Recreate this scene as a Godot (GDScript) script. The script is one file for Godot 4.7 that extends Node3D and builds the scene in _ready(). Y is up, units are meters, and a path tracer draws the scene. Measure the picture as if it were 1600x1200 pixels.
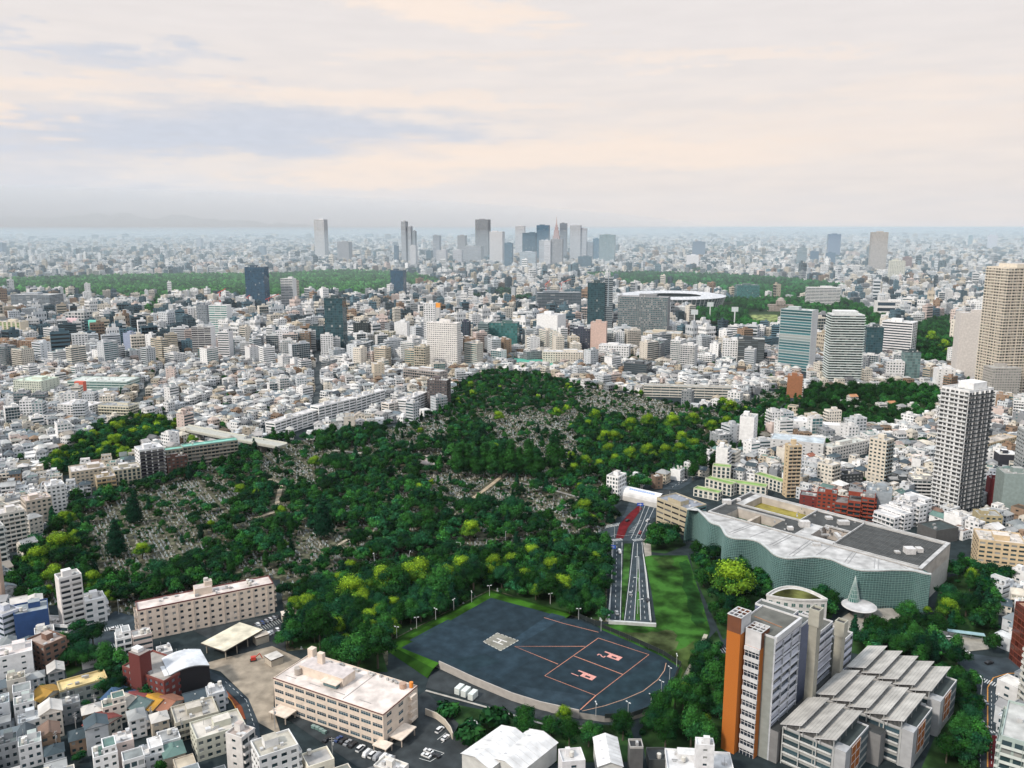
extends Node3D
# A city seen from a high tower towards evening: a large wooded cemetery, a landing ground, a wavy glass museum, dense houses, far towers.

var mats := {}
var taken := {}
var landmarks := []          # [Vector2, phrase] used to say where houses and trees stand
var blocked := []            # circles [Vector2, radius] where the fill builds nothing
var keep_out := []           # polygons where the fill builds nothing
var rng := RandomNumberGenerator.new()
const WARM := Color(1, 1, 1)


# ------------------------------------------------------------------ geometry
class Buf:
	var v := PackedVector3Array()
	var n := PackedVector3Array()
	var c := PackedColorArray()
	var ix := PackedInt32Array()

	func quad(a: Vector3, b: Vector3, e: Vector3, d: Vector3, col: Color) -> void:   # anticlockwise seen from outside
		var k := v.size()
		var nn := (e - a).cross(d - b).normalized()
		v.append(a); v.append(b); v.append(e); v.append(d)
		n.append(nn); n.append(nn); n.append(nn); n.append(nn)
		c.append(col); c.append(col); c.append(col); c.append(col)
		ix.append(k); ix.append(k + 2); ix.append(k + 1); ix.append(k); ix.append(k + 3); ix.append(k + 2)

	func tri(a: Vector3, b: Vector3, e: Vector3, col: Color) -> void:
		var k := v.size()
		var nn := (b - a).cross(e - a).normalized()
		v.append(a); v.append(b); v.append(e)
		n.append(nn); n.append(nn); n.append(nn)
		c.append(col); c.append(col); c.append(col)
		ix.append(k); ix.append(k + 2); ix.append(k + 1)

	func box(lo: Vector3, hi: Vector3, col: Color, top := Color(-1, 0, 0)) -> void:
		var t := col if top.r < 0 else top
		var p := [lo, Vector3(hi.x, lo.y, lo.z), Vector3(hi.x, lo.y, hi.z), Vector3(lo.x, lo.y, hi.z), Vector3(lo.x, hi.y, lo.z), Vector3(hi.x, hi.y, lo.z), hi, Vector3(lo.x, hi.y, hi.z)]
		quad(p[3], p[2], p[6], p[7], col)
		quad(p[2], p[1], p[5], p[6], col)
		quad(p[1], p[0], p[4], p[5], col)
		quad(p[0], p[3], p[7], p[4], col)
		quad(p[7], p[6], p[5], p[4], t)
		quad(p[0], p[1], p[2], p[3], col)

	func cbox(x: float, y: float, z: float, w: float, h: float, d: float, col: Color, top := Color(-1, 0, 0)) -> void:  # base centre
		box(Vector3(x - w / 2, y, z - d / 2), Vector3(x + w / 2, y + h, z + d / 2), col, top)

	func beam(a: Vector3, b: Vector3, w: float, h: float, col: Color) -> void:   # a bar from a to b
		var f := (b - a).normalized()
		var s := f.cross(Vector3.UP)
		s = (Vector3.RIGHT if s.length() < 0.01 else s.normalized()) * w / 2
		var u := s.cross(f).normalized() * h / 2
		var p := [a - s - u, a + s - u, a + s + u, a - s + u, b - s - u, b + s - u, b + s + u, b - s + u]
		quad(p[0], p[1], p[2], p[3], col); quad(p[5], p[4], p[7], p[6], col)
		quad(p[1], p[5], p[6], p[2], col); quad(p[4], p[0], p[3], p[7], col)
		quad(p[3], p[2], p[6], p[7], col); quad(p[4], p[5], p[1], p[0], col)

	func prism(poly: PackedVector2Array, y0: float, y1: float, col: Color, top: Color, bottom := false) -> void:
		var m := poly.size()
		var area := 0.0
		for i in m:
			area += poly[i].cross(poly[(i + 1) % m])
		for i in m:
			var a := poly[i]
			var b := poly[(i + 1) % m]
			if area > 0:   # x right, z towards us: turn so that walls look outward
				var s := a
				a = b
				b = s
			if y1 > y0:
				quad(Vector3(a.x, y0, a.y), Vector3(b.x, y0, b.y), Vector3(b.x, y1, b.y), Vector3(a.x, y1, a.y), col)
		sheet(poly, y1, top)

	func sheet(poly: PackedVector2Array, y: float, col: Color) -> void:
		var t := Geometry2D.triangulate_polygon(poly)
		for i in range(0, t.size(), 3):
			var a := poly[t[i]]
			var b := poly[t[i + 1]]
			var e := poly[t[i + 2]]
			if (b - a).cross(e - a) > 0:
				var s := b
				b = e
				e = s
			tri(Vector3(a.x, y, a.y), Vector3(b.x, y, b.y), Vector3(e.x, y, e.y), col)

	func cyl(o: Vector3, r0: float, r1: float, h: float, col: Color, seg := 12, cap := Color(-1, 0, 0)) -> void:
		for i in seg:
			var a := TAU * i / seg
			var b := TAU * (i + 1) / seg
			var p := Vector3(cos(a), 0, -sin(a))
			var q := Vector3(cos(b), 0, -sin(b))
			quad(o + p * r0, o + q * r0, o + q * r1 + Vector3(0, h, 0), o + p * r1 + Vector3(0, h, 0), col)
			if r1 > 0.01:
				tri(o + Vector3(0, h, 0), o + p * r1 + Vector3(0, h, 0), o + q * r1 + Vector3(0, h, 0), col if cap.r < 0 else cap)

	func strip(line: PackedVector2Array, w: float, y: float, col: Color) -> void:   # a painted or paved band along a line
		for i in line.size() - 1:
			var f := (line[i + 1] - line[i]).normalized()
			var s := Vector2(-f.y, f.x) * w / 2
			var g := s
			if i + 2 < line.size():
				var f2 := (line[i + 2] - line[i + 1]).normalized()
				g = (f + f2).normalized()
				g = Vector2(-g.y, g.x) * w / 2
			if i > 0:
				var f0 := (line[i] - line[i - 1]).normalized()
				s = (f + f0).normalized()
				s = Vector2(-s.y, s.x) * w / 2
			var a := line[i] - s
			var b := line[i] + s
			var e := line[i + 1] + g
			var d := line[i + 1] - g
			quad(Vector3(b.x, y, b.y), Vector3(a.x, y, a.y), Vector3(d.x, y, d.y), Vector3(e.x, y, e.y), col)

	func mesh(m: Material) -> ArrayMesh:
		return add_to(ArrayMesh.new(), m)

	func add_to(am: ArrayMesh, m: Material) -> ArrayMesh:
		if v.size() == 0:
			return am
		var a := []
		a.resize(Mesh.ARRAY_MAX)
		a[Mesh.ARRAY_VERTEX] = v
		a[Mesh.ARRAY_NORMAL] = n
		a[Mesh.ARRAY_COLOR] = c
		a[Mesh.ARRAY_INDEX] = ix
		am.add_surface_from_arrays(Mesh.PRIMITIVE_TRIANGLES, a)
		am.surface_set_material(am.get_surface_count() - 1, m)
		return am


func hx(s: String, k := 1.0) -> Color:       # an sRGB hex as the linear base colour it stands for
	var a := Color(s).srgb_to_linear()
	return Color(a.r * k, a.g * k, a.b * k)


# ------------------------------------------------------------------ nodes
func numbered(called: String) -> String:
	var k: int = taken.get(called, 0)
	taken[called] = k + 1
	return called if k == 0 else "%s_%03d" % [called, k]


func tag(o: Node, label: String, category := "", group := "", kind := "") -> void:
	if label: o.set_meta("label", label)
	if category: o.set_meta("category", category)
	if group: o.set_meta("group", group)
	if kind: o.set_meta("kind", kind)


func thing(called: String, label: String, category: String, p: Vector2, yaw := 0.0, group := "", y := 0.0) -> Node3D:
	var o := Node3D.new()
	o.name = numbered(called)
	o.position = Vector3(p.x, y, p.y)
	o.rotation.y = deg_to_rad(yaw)
	add_child(o)
	tag(o, label, category, group)
	return o


func part(called: String, b: Buf, m: Material, parent: Node3D, stuff := false) -> MeshInstance3D:
	if b.v.size() == 0:
		return null
	var o := MeshInstance3D.new()
	o.name = called
	o.mesh = b.mesh(m)
	parent.add_child(o, true)
	if stuff: o.set_meta("kind", "stuff")
	return o


func lone(called: String, b: Buf, m: Material, label: String, category := "", kind := "", group := "") -> MeshInstance3D:
	var o := MeshInstance3D.new()
	o.name = numbered(called)
	o.mesh = b.mesh(m)
	add_child(o)
	tag(o, label, category, group, kind)
	return o


func many(called: String, mesh: Mesh, where: Array, colors: Array, label: String) -> void:
	if where.is_empty():
		return
	var mm := MultiMesh.new()
	mm.transform_format = MultiMesh.TRANSFORM_3D
	mm.use_colors = true
	mm.mesh = mesh
	mm.instance_count = where.size()
	for i in where.size():
		mm.set_instance_transform(i, where[i])
		mm.set_instance_color(i, colors[i])
	var o := MultiMeshInstance3D.new()
	o.name = numbered(called)
	o.multimesh = mm
	add_child(o)
	tag(o, label, "", "", "stuff")


func dup(root: Node3D, called: String, p: Vector2, yaw: float, label: String, group: String, y := 0.0) -> Node3D:
	var r: Node3D = root.duplicate()
	r.name = numbered(called)
	add_child(r)
	r.position = Vector3(p.x, y, p.y)
	r.rotation.y = deg_to_rad(yaw)
	tag(r, label, root.get_meta("category"), group)
	return r


func nth(k: int) -> String:
	var ones := ["", "first", "second", "third", "fourth", "fifth", "sixth", "seventh", "eighth", "ninth", "tenth", "eleventh", "twelfth", "thirteenth", "fourteenth", "fifteenth", "sixteenth", "seventeenth", "eighteenth", "nineteenth"]
	var tens := ["", "", "twenty", "thirty", "forty", "fifty", "sixty", "seventy", "eighty", "ninety"]
	if k < 20:
		return ones[k]
	if k % 10 == 0:
		return tens[k / 10].trim_suffix("y") + "ieth"
	return tens[k / 10 % 10] + "-" + ones[k % 10]


func near_mark(p: Vector2) -> int:
	var best := 0
	for i in landmarks.size():
		if landmarks[i][0].distance_squared_to(p) < landmarks[best][0].distance_squared_to(p):
			best = i
	return best


func inside(p: Vector2, polys: Array) -> bool:
	for q in polys:
		if Geometry2D.is_point_in_polygon(p, q):
			return true
	return false


func free_at(p: Vector2, r: float) -> bool:
	for b in blocked:
		if b[0].distance_squared_to(p) < (b[1] + r) * (b[1] + r):
			return false
	return not inside(p, keep_out)


# ------------------------------------------------------------------ materials
func noise_tex(size: int, freq: float, lo: float, hi: float, seed_: int, oct := 4) -> NoiseTexture2D:
	var f := FastNoiseLite.new()
	f.seed = seed_
	f.frequency = freq
	f.fractal_octaves = oct
	var t := NoiseTexture2D.new()
	t.width = size
	t.height = size
	t.seamless = true
	t.noise = f
	var g := Gradient.new()
	g.set_color(0, Color(lo, lo, lo))
	g.set_color(1, Color(hi, hi, hi))
	t.color_ramp = g
	return t


func material(called: String, rough: float, tex: Texture2D = null, scale := 0.1, metal := 0.0) -> StandardMaterial3D:
	var m := StandardMaterial3D.new()
	m.resource_name = called
	m.vertex_color_use_as_albedo = true
	m.roughness = rough
	m.metallic = metal
	if tex:
		m.albedo_texture = tex
		m.uv1_triplanar = true
		m.uv1_world_triplanar = true
		m.uv1_scale = Vector3(scale, scale, scale)
	mats[called] = m
	return m


func make_materials() -> void:
	var grime := noise_tex(512, 0.01, 0.84, 1.0, 3)
	var stain := noise_tex(512, 0.008, 0.72, 1.02, 5, 7)
	var soil := noise_tex(1024, 0.01, 0.35, 1.15, 9, 6)
	material("wall", 0.85, grime, 0.05)
	material("roof", 0.9, stain, 0.025)
	material("metal", 0.45, grime, 0.08, 0.0)
	material("glass", 0.12)
	mats.glass.metallic_specular = 0.6
	material("asphalt", 0.9, noise_tex(1024, 0.01, 0.75, 1.06, 15, 7), 0.012)
	material("soil", 0.95, soil, 0.018)
	material("grass", 0.95, noise_tex(1024, 0.006, 0.3, 1.25, 12, 8), 0.009)
	mats.grass.metallic_specular = 0.15
	mats.soil.metallic_specular = 0.2
	mats.asphalt.metallic_specular = 0.2
	material("leaf", 0.7)
	mats.leaf.metallic_specular = 0.15
	mats.leaf.backlight_enabled = true
	mats.leaf.backlight = Color(0.12, 0.16, 0.05)
	material("bark", 0.95)
	material("paint", 0.7, stain, 0.3)
	material("plain", 0.85)
	material("brick", 0.9, noise_tex(512, 0.06, 0.6, 1.15, 41, 5), 0.4)


# ------------------------------------------------------------------ sky
func make_sky() -> PanoramaSkyMaterial:
	var w := 4096
	var h := 2048
	var f := FastNoiseLite.new(); f.seed = 11; f.frequency = 1.0; f.fractal_octaves = 5
	var g := FastNoiseLite.new(); g.seed = 23; g.frequency = 1.0; g.fractal_octaves = 3
	# streaks of cloud: azimuth and height of the middle, half length, half width (degrees), tilt, strength (grey veil < 0 < lit cream)
	var streaks := [
		[-16.5, 5.9, 14.0, 1.35, 0.00, -1.0], [-25.0, 5.2, 11.0, 1.0, 0.02, -0.75], [-24.5, 9.9, 4.6, 0.75, 0.06, -0.9], [-21.0, 8.4, 4.5, 0.55, 0.02, -0.45], [-31.0, 10.7, 2.2, 0.45, 0.10, -0.6], [-31.0, 1.6, 8.0, 2.6, 0.0, -0.5],
		[-8.0, 3.6, 9.0, 0.75, 0.05, 0.85], [4.0, 4.7, 14.0, 0.9, 0.0, 0.7], [-9.0, 8.1, 12.0, 0.5, -0.03, 0.6], [-34.0, 6.2, 5.0, 0.8, -0.05, 1.0], [-5.0, 13.6, 7.0, 1.0, -0.12, 0.85], [14.0, 10.4, 8.0, 0.35, 0.0, 0.5], [-27.0, 8.0, 8.0, 0.45, 0.03, 0.55], [16.0, 5.5, 16.0, 1.3, 0.02, 0.35], [-3.0, 10.6, 8.0, 0.4, 0.0, 0.35], [26.0, 8.0, 9.0, 0.6, 0.03, 0.3],
	]
	var px := PackedFloat32Array()
	var row := PackedFloat32Array()
	row.resize(w * 3)
	for y in h:
		var el := (0.5 - (y + 1.0) / h) * 180.0
		var step := 2 if el > -0.5 and el < 22.0 else 16
		if y % step:
			px.append_array(row)
			continue
		for x in range(0, w, step):
			var az := fposmod((x + 0.5 * step) / w * 360.0 + 180.0, 360.0) - 180.0
			var c := Vector3(0.62, 0.61, 0.61)
			if el > 0.0:
				var a := deg_to_rad(az)
				var d := Vector3(cos(a) * 7.0, el * 0.7, sin(a) * 7.0)
				var n1 := f.get_noise_3dv(d * Vector3(0.8, 1.1, 0.8))
				var n2 := g.get_noise_3dv(Vector3(d.x * 1.6, el * 1.5, d.z * 1.6))
				var n3 := f.get_noise_3dv(Vector3(d.x * 4.0, el * 2.6, d.z * 4.0))
				var left := smoothstep(10.0, -34.0, az) * smoothstep(-150.0, -60.0, az)
				c = Vector3(0.78, 0.705, 0.66).lerp(Vector3(0.74, 0.695, 0.68), smoothstep(3.0, 13.0, el))
				c = c.lerp(Vector3(0.70, 0.735, 0.79), left * smoothstep(6.0, 0.0, el) * 0.85)
				c = c.lerp(Vector3(0.66, 0.69, 0.75), smoothstep(0.6, -0.2, el) * 0.4)
				c *= (0.905 + 0.025 * n1 + 0.03 * n2) * 1.0
				c = c.lerp(Vector3(0.76, 0.665, 0.59), clampf(n2 * 0.5 + 0.1, 0.0, 0.35) * smoothstep(14.0, 5.0, el))
				for s in streaks:
					var ux: float = (az - s[0] + n2 * 5.0 + n3 * 2.0) / s[2]
					var uy: float = (el - s[1] - s[4] * (az - s[0]) + n1 * 1.0 + n3 * 0.4) / s[3]
					if ux * ux + uy * uy > 2.2:
						continue
					var k := smoothstep(1.9, 0.05, ux * ux + uy * uy) * absf(s[5])
					if s[5] < 0.0:
						c = c.lerp(Vector3(0.51, 0.54, 0.61) * (1.0 + 0.06 * n3), k * 0.9)
					else:
						c = c.lerp(Vector3(0.86, 0.70, 0.575) * (1.0 + 0.03 * n3), k * 0.7)
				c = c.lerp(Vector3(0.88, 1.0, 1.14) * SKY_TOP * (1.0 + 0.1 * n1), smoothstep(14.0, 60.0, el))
			for i in step:
				var o := (x + i) * 3
				row[o] = c.x; row[o + 1] = c.y; row[o + 2] = c.z
		px.append_array(row)
	var m := PanoramaSkyMaterial.new()
	m.panorama = ImageTexture.create_from_image(Image.create_from_data(w, h, false, Image.FORMAT_RGBF, px.to_byte_array()))
	return m

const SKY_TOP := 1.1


# ------------------------------------------------------------------ buildings
var W: Buf
var GL: Buf
var RF: Buf
var EQ: Buf
var BAL: Buf


func start_bufs() -> void:
	W = Buf.new(); GL = Buf.new(); RF = Buf.new(); EQ = Buf.new(); BAL = Buf.new()


func finish(o: Node3D) -> Node3D:
	part("wall", W, mats.wall, o)
	part("window", GL, mats.glass, o, true)
	part("roof", RF, mats.roof, o)
	part("balcony", BAL, mats.wall, o, true)
	part("roof_equipment", EQ, mats.metal, o, true)
	return o


# one side of a building: a wall with real openings, the glass set back behind it
func facade(a: Vector3, b: Vector3, y0: float, y1: float, nf: int, nw: int, wf: float, hf: float, sill: float, col: Color, glass: Color, deep := 0.25) -> void:
	var dir := (b - a).normalized()
	var len := (b - a).length()
	var out := Vector3(-dir.z, 0, dir.x)       # the side's outward direction
	if nf < 1 or nw < 1:
		W.quad(Vector3(a.x, y0, a.z), Vector3(b.x, y0, b.z), Vector3(b.x, y1, b.z), Vector3(a.x, y1, a.z), col)
		return
	var fh := (y1 - y0) / nf
	var bay := len / nw
	var ww := bay * wf
	var inn := -out * deep
	for f in nf:
		var yb := y0 + f * fh
		var ys := yb + sill * fh
		var yt := ys + hf * fh
		W.quad(a + Vector3(0, yb, 0), b + Vector3(0, yb, 0), b + Vector3(0, ys, 0), a + Vector3(0, ys, 0), col)
		if yb + fh - yt > 0.02:
			W.quad(a + Vector3(0, yt, 0), b + Vector3(0, yt, 0), b + Vector3(0, yb + fh, 0), a + Vector3(0, yb + fh, 0), col)
		for i in nw + 1:
			var s := (bay - ww) / 2 + (i - 1) * bay + ww if i > 0 else 0.0
			var e := (bay - ww) / 2 + i * bay if i < nw else len
			if e - s > 0.02:
				W.quad(a + dir * s + Vector3(0, ys, 0), a + dir * e + Vector3(0, ys, 0), a + dir * e + Vector3(0, yt, 0), a + dir * s + Vector3(0, yt, 0), col)
		# sill and head of the row of openings
		W.quad(a + Vector3(0, ys, 0), b + Vector3(0, ys, 0), b + inn + Vector3(0, ys, 0), a + inn + Vector3(0, ys, 0), col)
		if deep > 0.2:
			W.quad(a + inn + Vector3(0, yt, 0), b + inn + Vector3(0, yt, 0), b + Vector3(0, yt, 0), a + Vector3(0, yt, 0), col)
		for i in nw:      # each opening's glass, some with pale blinds drawn behind it
			var s := (bay - ww) / 2 + i * bay - 0.1
			if not keep_glass:
				openings.append([a + inn * 0.6 + dir * (s + 0.1 + ww / 2) + Vector3(0, ys, 0), Vector2(ww, yt - ys), atan2(-dir.z, dir.x)])
				continue
			var gc := glass * rng.randf_range(0.6, 1.25)
			var r := rng.randf()
			if r < blind_share:
				gc = glass.lerp(Color(0.42, 0.42, 0.4), rng.randf_range(0.1, 0.75))
			GL.quad(a + inn + dir * s + Vector3(0, ys, 0), a + inn + dir * (s + ww + 0.2) + Vector3(0, ys, 0), a + inn + dir * (s + ww + 0.2) + Vector3(0, yt, 0), a + inn + dir * s + Vector3(0, yt, 0), gc)


var blind_share := 0.3


func side(st: String, a: Vector3, b: Vector3, y0: float, y1: float, o: Dictionary) -> void:
	var col: Color = o.get("wall", Color(0.6, 0.59, 0.57))
	var glass: Color = o.get("glass", Color(0.03, 0.055, 0.065))
	var len := (b - a).length()
	var fh: float = o.get("fh", 3.1)
	var nf: int = maxi(1, roundi((y1 - y0) / fh))
	var bay: float = o.get("bay", 3.4)
	var nw: int = maxi(1, roundi(len / bay))
	var dir := (b - a).normalized()
	var out := Vector3(-dir.z, 0, dir.x)
	blind_share = o.get("blind", {"c": 0.02, "r": 0.07, "v": 0.1}.get(st, 0.3))
	match st:
		"n":   # blank
			facade(a, b, y0, y1, 0, 0, 0, 0, 0, o.get("blank", col), glass)
		"g":   # punched windows
			facade(a, b, y0, y1, nf, nw, o.get("wf", 0.55), o.get("hf", 0.48), 0.3, col, glass)
		"s":   # a few small windows
			facade(a, b, y0, y1, nf, maxi(1, nw / 2), 0.22, 0.35, 0.35, o.get("blank", col), glass)
		"r":   # ribbon windows
			facade(a, b, y0, y1, nf, maxi(1, nw / 3), 0.97, o.get("hf", 0.5), 0.3, col, glass)
		"c":   # curtain wall
			facade(a, b, y0, y1, nf, nw, 0.93, 0.86, 0.07, o.get("frame", col), glass, 0.12)
		"v":   # vertical strips
			facade(a, b, y0, y1, nf, nw, 0.6, 0.8, 0.1, col, glass)
		"b":   # balconies on every floor
			facade(a, b, y0, y1, nf, nw, o.get("bwf", 0.78), 0.68, 0.06, col, glass)
			var rail: Color = o.get("rail", col)
			var step := (y1 - y0) / nf
			var reach: float = o.get("reach", 1.3)
			for f in nf:
				var y := y0 + f * step
				if f == 0 and not o.get("low", false):
					continue
				var p := a + dir * 0.2 + Vector3(0, y, 0)
				var q := b - dir * 0.2 + Vector3(0, y, 0)
				var e := out * reach
				BAL.quad(p + e + Vector3(0, -0.15, 0), q + e + Vector3(0, -0.15, 0), q + e + Vector3(0, 1.05, 0), p + e + Vector3(0, 1.05, 0), rail)
				BAL.quad(q + e * 0.94 + Vector3(0, 0, 0), p + e * 0.94, p + e * 0.94 + Vector3(0, 1.05, 0), q + e * 0.94 + Vector3(0, 1.05, 0), rail)
				BAL.quad(p + e + Vector3(0, 1.05, 0), q + e + Vector3(0, 1.05, 0), q + e * 0.94 + Vector3(0, 1.05, 0), p + e * 0.94 + Vector3(0, 1.05, 0), rail)
				BAL.quad(p + e, q + e, q, p, col)
				BAL.quad(p + Vector3(0, -0.15, 0), q + Vector3(0, -0.15, 0), q + e + Vector3(0, -0.15, 0), p + e + Vector3(0, -0.15, 0), col)
				BAL.quad(p + Vector3(0, -0.15, 0), p + e + Vector3(0, -0.15, 0), p + e + Vector3(0, 1.05, 0), p + Vector3(0, 1.05, 0), rail)
				BAL.quad(q + e + Vector3(0, -0.15, 0), q + Vector3(0, -0.15, 0), q + Vector3(0, 1.05, 0), q + e + Vector3(0, 1.05, 0), rail)
				var nd: int = o.get("fins", 0)
				for i in nd:
					var m := p + (q - p) * (i + 1.0) / (nd + 1.0)
					BAL.beam(m + e * 0.5, m + e * 0.5 + Vector3(0, step - 0.15, 0), 0.14, reach, col)


func flat_roof(w: float, d: float, y: float, col: Color, wall: Color, par := 0.9, x := 0.0, z := 0.0) -> void:
	var t := 0.3
	RF.quad(Vector3(x - w / 2 + t, y + 0.05, z + d / 2 - t), Vector3(x + w / 2 - t, y + 0.05, z + d / 2 - t), Vector3(x + w / 2 - t, y + 0.05, z - d / 2 + t), Vector3(x - w / 2 + t, y + 0.05, z - d / 2 + t), col)
	W.box(Vector3(x - w / 2, y, z + d / 2 - t), Vector3(x + w / 2, y + par, z + d / 2), wall)
	W.box(Vector3(x - w / 2, y, z - d / 2), Vector3(x + w / 2, y + par, z - d / 2 + t), wall)
	W.box(Vector3(x - w / 2, y, z - d / 2 + t), Vector3(x - w / 2 + t, y + par, z + d / 2 - t), wall)
	W.box(Vector3(x + w / 2 - t, y, z - d / 2 + t), Vector3(x + w / 2, y + par, z + d / 2 - t), wall)


func clutter(w: float, d: float, y: float, wall: Color, amount: int, x := 0.0, z := 0.0) -> void:
	for i in amount:
		var px := x + rng.randf_range(-0.38, 0.38) * w
		var pz := z + rng.randf_range(-0.38, 0.38) * d
		var r := rng.randf()
		var c := Color(0.5, 0.5, 0.5) * rng.randf_range(0.6, 1.3)
		if r < 0.6:
			EQ.cbox(px, y, pz, rng.randf_range(0.8, 2.2), rng.randf_range(0.7, 1.6), rng.randf_range(0.8, 2.0), c)
		elif r < 0.75:
			EQ.cyl(Vector3(px, y + 0.5, pz), 0.9, 0.9, 1.8, Color(0.62, 0.6, 0.55), 8)
			EQ.cbox(px, y, pz, 1.2, 0.5, 1.2, Color(0.25, 0.25, 0.25))
		elif r < 0.9:
			EQ.beam(Vector3(px, y + 0.25, pz), Vector3(px + rng.randf_range(-1, 1) * w * 0.3, y + 0.25, pz), 0.5, 0.3, c)
		else:
			EQ.beam(Vector3(px, y, pz), Vector3(px, y + rng.randf_range(2.0, 5.0), pz), 0.15, 0.15, Color(0.4, 0.4, 0.4))


# a block of w x d x h in the current buffers; sides: front, right, back, left
func block(w: float, d: float, y0: float, y1: float, sides: String, o: Dictionary, x := 0.0, z := 0.0) -> void:
	var p := [Vector3(x - w / 2, 0, z + d / 2), Vector3(x + w / 2, 0, z + d / 2), Vector3(x + w / 2, 0, z - d / 2), Vector3(x - w / 2, 0, z - d / 2)]
	for i in 4:
		var so := o
		if o.has("alt") and i % 2 == 1:
			so = o.duplicate()
			so.merge(o.alt, true)
		side(sides[i], p[i], p[(i + 1) % 4], y0, y1, so)
	var wall: Color = o.get("wall", Color(0.6, 0.59, 0.57))
	flat_roof(w, d, y1, o.get("roof", Color(0.5, 0.5, 0.48)), o.get("cap", wall), o.get("par", 0.9), x, z)


# a whole building: block, roof house, things on the roof
func building(called: String, label: String, cat: String, p: Vector2, w: float, d: float, h: float, yaw: float, sides: String, o: Dictionary, group := "") -> Node3D:
	start_bufs()
	var wall: Color = o.get("wall", Color(0.6, 0.59, 0.57))
	if o.has("steps"):       # falls in steps towards one side
		var ns: int = o.steps
		for i in ns:
			block(w / ns, d * (0.8 + 0.2 * (i % 2)), 0, h * (0.42 + 0.58 * (i + 1) / ns), sides, o, -w / 2 + w * (i + 0.5) / ns)
	else:
		block(w, d, 0, h, sides, o)
	var ph: float = o.get("ph", 0.35)
	if ph > 0.0:
		var hh := minf(5.0, 2.6 + h * 0.04)
		W.cbox(w * rng.randf_range(-0.2, 0.2), h, d * rng.randf_range(-0.2, 0.2), w * ph, hh, d * ph, wall, o.get("roof", wall))
	clutter(w, d, h + 0.06, wall, o.get("junk", mini(14, int(w * d / 40.0) + 2)))
	blocked.append([p, 0.5 * Vector2(w, d).length() * 0.92])
	return finish(thing(called, label, cat, p, yaw, group))


# a small house; kind: 0 flat, 1 gable, 2 hip
func house_shape(w: float, d: float, nf: int, kind: int, wall: Color, roof: Color, rich: bool) -> void:
	var h := nf * 2.9 + 0.4
	var o := {"wall": wall, "roof": roof, "fh": 2.9, "bay": 3.0, "wf": 0.5, "hf": 0.45, "par": 0.5, "cap": wall}
	if kind == 0:
		block(w, d, 0, h, ["bgsg", "gggs", "rgsg", "ggsn"][rng.randi() % 4], o)
		if rich:
			clutter(w, d, h + 0.56 - 0.5, wall, 7)
			if rng.randf() < 0.5:
				W.cbox(w * rng.randf_range(-0.25, 0.25), h, -d * 0.22, w * 0.4, 2.5, d * 0.4, wall, roof)
			if rng.randf() < 0.3:   # a set-back upper floor beside a terrace
				block(w * 0.55, d * 0.9, h, h + 2.8, "gggg", o, w * 0.2, 0)
		return
	var p := [Vector3(-w / 2, 0, d / 2), Vector3(w / 2, 0, d / 2), Vector3(w / 2, 0, -d / 2), Vector3(-w / 2, 0, -d / 2)]
	var st: String = ["gggs", "ggsg", "bgsg"][rng.randi() % 3]
	for i in 4:
		side(st[i], p[i], p[(i + 1) % 4], 0, h, o)
	var e := 0.45
	var rise := minf(w, d) * 0.26
	var a := Vector3(-w / 2 - e, h - 0.1, d / 2 + e)
	var b := Vector3(w / 2 + e, h - 0.1, d / 2 + e)
	var c := Vector3(w / 2 + e, h - 0.1, -d / 2 - e)
	var f := Vector3(-w / 2 - e, h - 0.1, -d / 2 - e)
	var rx := w / 2 + e if kind == 1 else maxf(0.3, w / 2 - d * 0.35)
	var r0 := Vector3(-rx, h + rise, 0)
	var r1 := Vector3(rx, h + rise, 0)
	RF.quad(a, b, r1, r0, roof)
	RF.quad(c, f, r0, r1, roof)
	if kind == 1:
		W.tri(Vector3(-w / 2, h, -d / 2), Vector3(-w / 2, h, d / 2), Vector3(-w / 2, h + rise * 0.95, 0), wall)
		W.tri(Vector3(w / 2, h, d / 2), Vector3(w / 2, h, -d / 2), Vector3(w / 2, h + rise * 0.95, 0), wall)
	else:
		RF.tri(f, a, r0, roof)
		RF.tri(b, c, r1, roof)
	RF.quad(f, c, b, a, roof)
	if rich:   # ridge cap and a small vent
		RF.beam(r0 + Vector3(0, 0.05, 0), r1 + Vector3(0, 0.05, 0), 0.4, 0.25, roof * 0.9)
		if rng.randf() < 0.6:
			EQ.cbox(w * rng.randf_range(-0.3, 0.3), h + rise * 0.3, d * 0.2, 0.6, 0.9, 0.6, Color(0.5, 0.5, 0.48))


const WALLS := ["white", "cream", "pale grey", "beige", "light brown", "pinkish", "mid grey"]
const ROOFS := ["grey", "dark blue-grey", "green-grey", "pale", "brown", "rust red", "white"]


func wall_tone(i: int) -> Color:
	return [Color(0.8, 0.8, 0.8), Color(0.73, 0.68, 0.6), Color(0.6, 0.63, 0.66), Color(0.56, 0.49, 0.39), Color(0.32, 0.22, 0.15), Color(0.7, 0.58, 0.53), Color(0.27, 0.29, 0.31)][i] * rng.randf_range(0.85, 1.1)


func roof_tone(i: int) -> Color:
	return [Color(0.36, 0.37, 0.37), Color(0.06, 0.09, 0.11), Color(0.13, 0.22, 0.2), Color(0.66, 0.63, 0.59), Color(0.2, 0.13, 0.1), Color(0.34, 0.12, 0.07), Color(0.74, 0.72, 0.7)][i] * rng.randf_range(0.8, 1.1)


func pick(weights: Array) -> int:
	var t := 0.0
	for x in weights: t += x
	var r := rng.randf() * t
	for i in weights.size():
		r -= weights[i]
		if r <= 0.0:
			return i
	return weights.size() - 1


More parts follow.
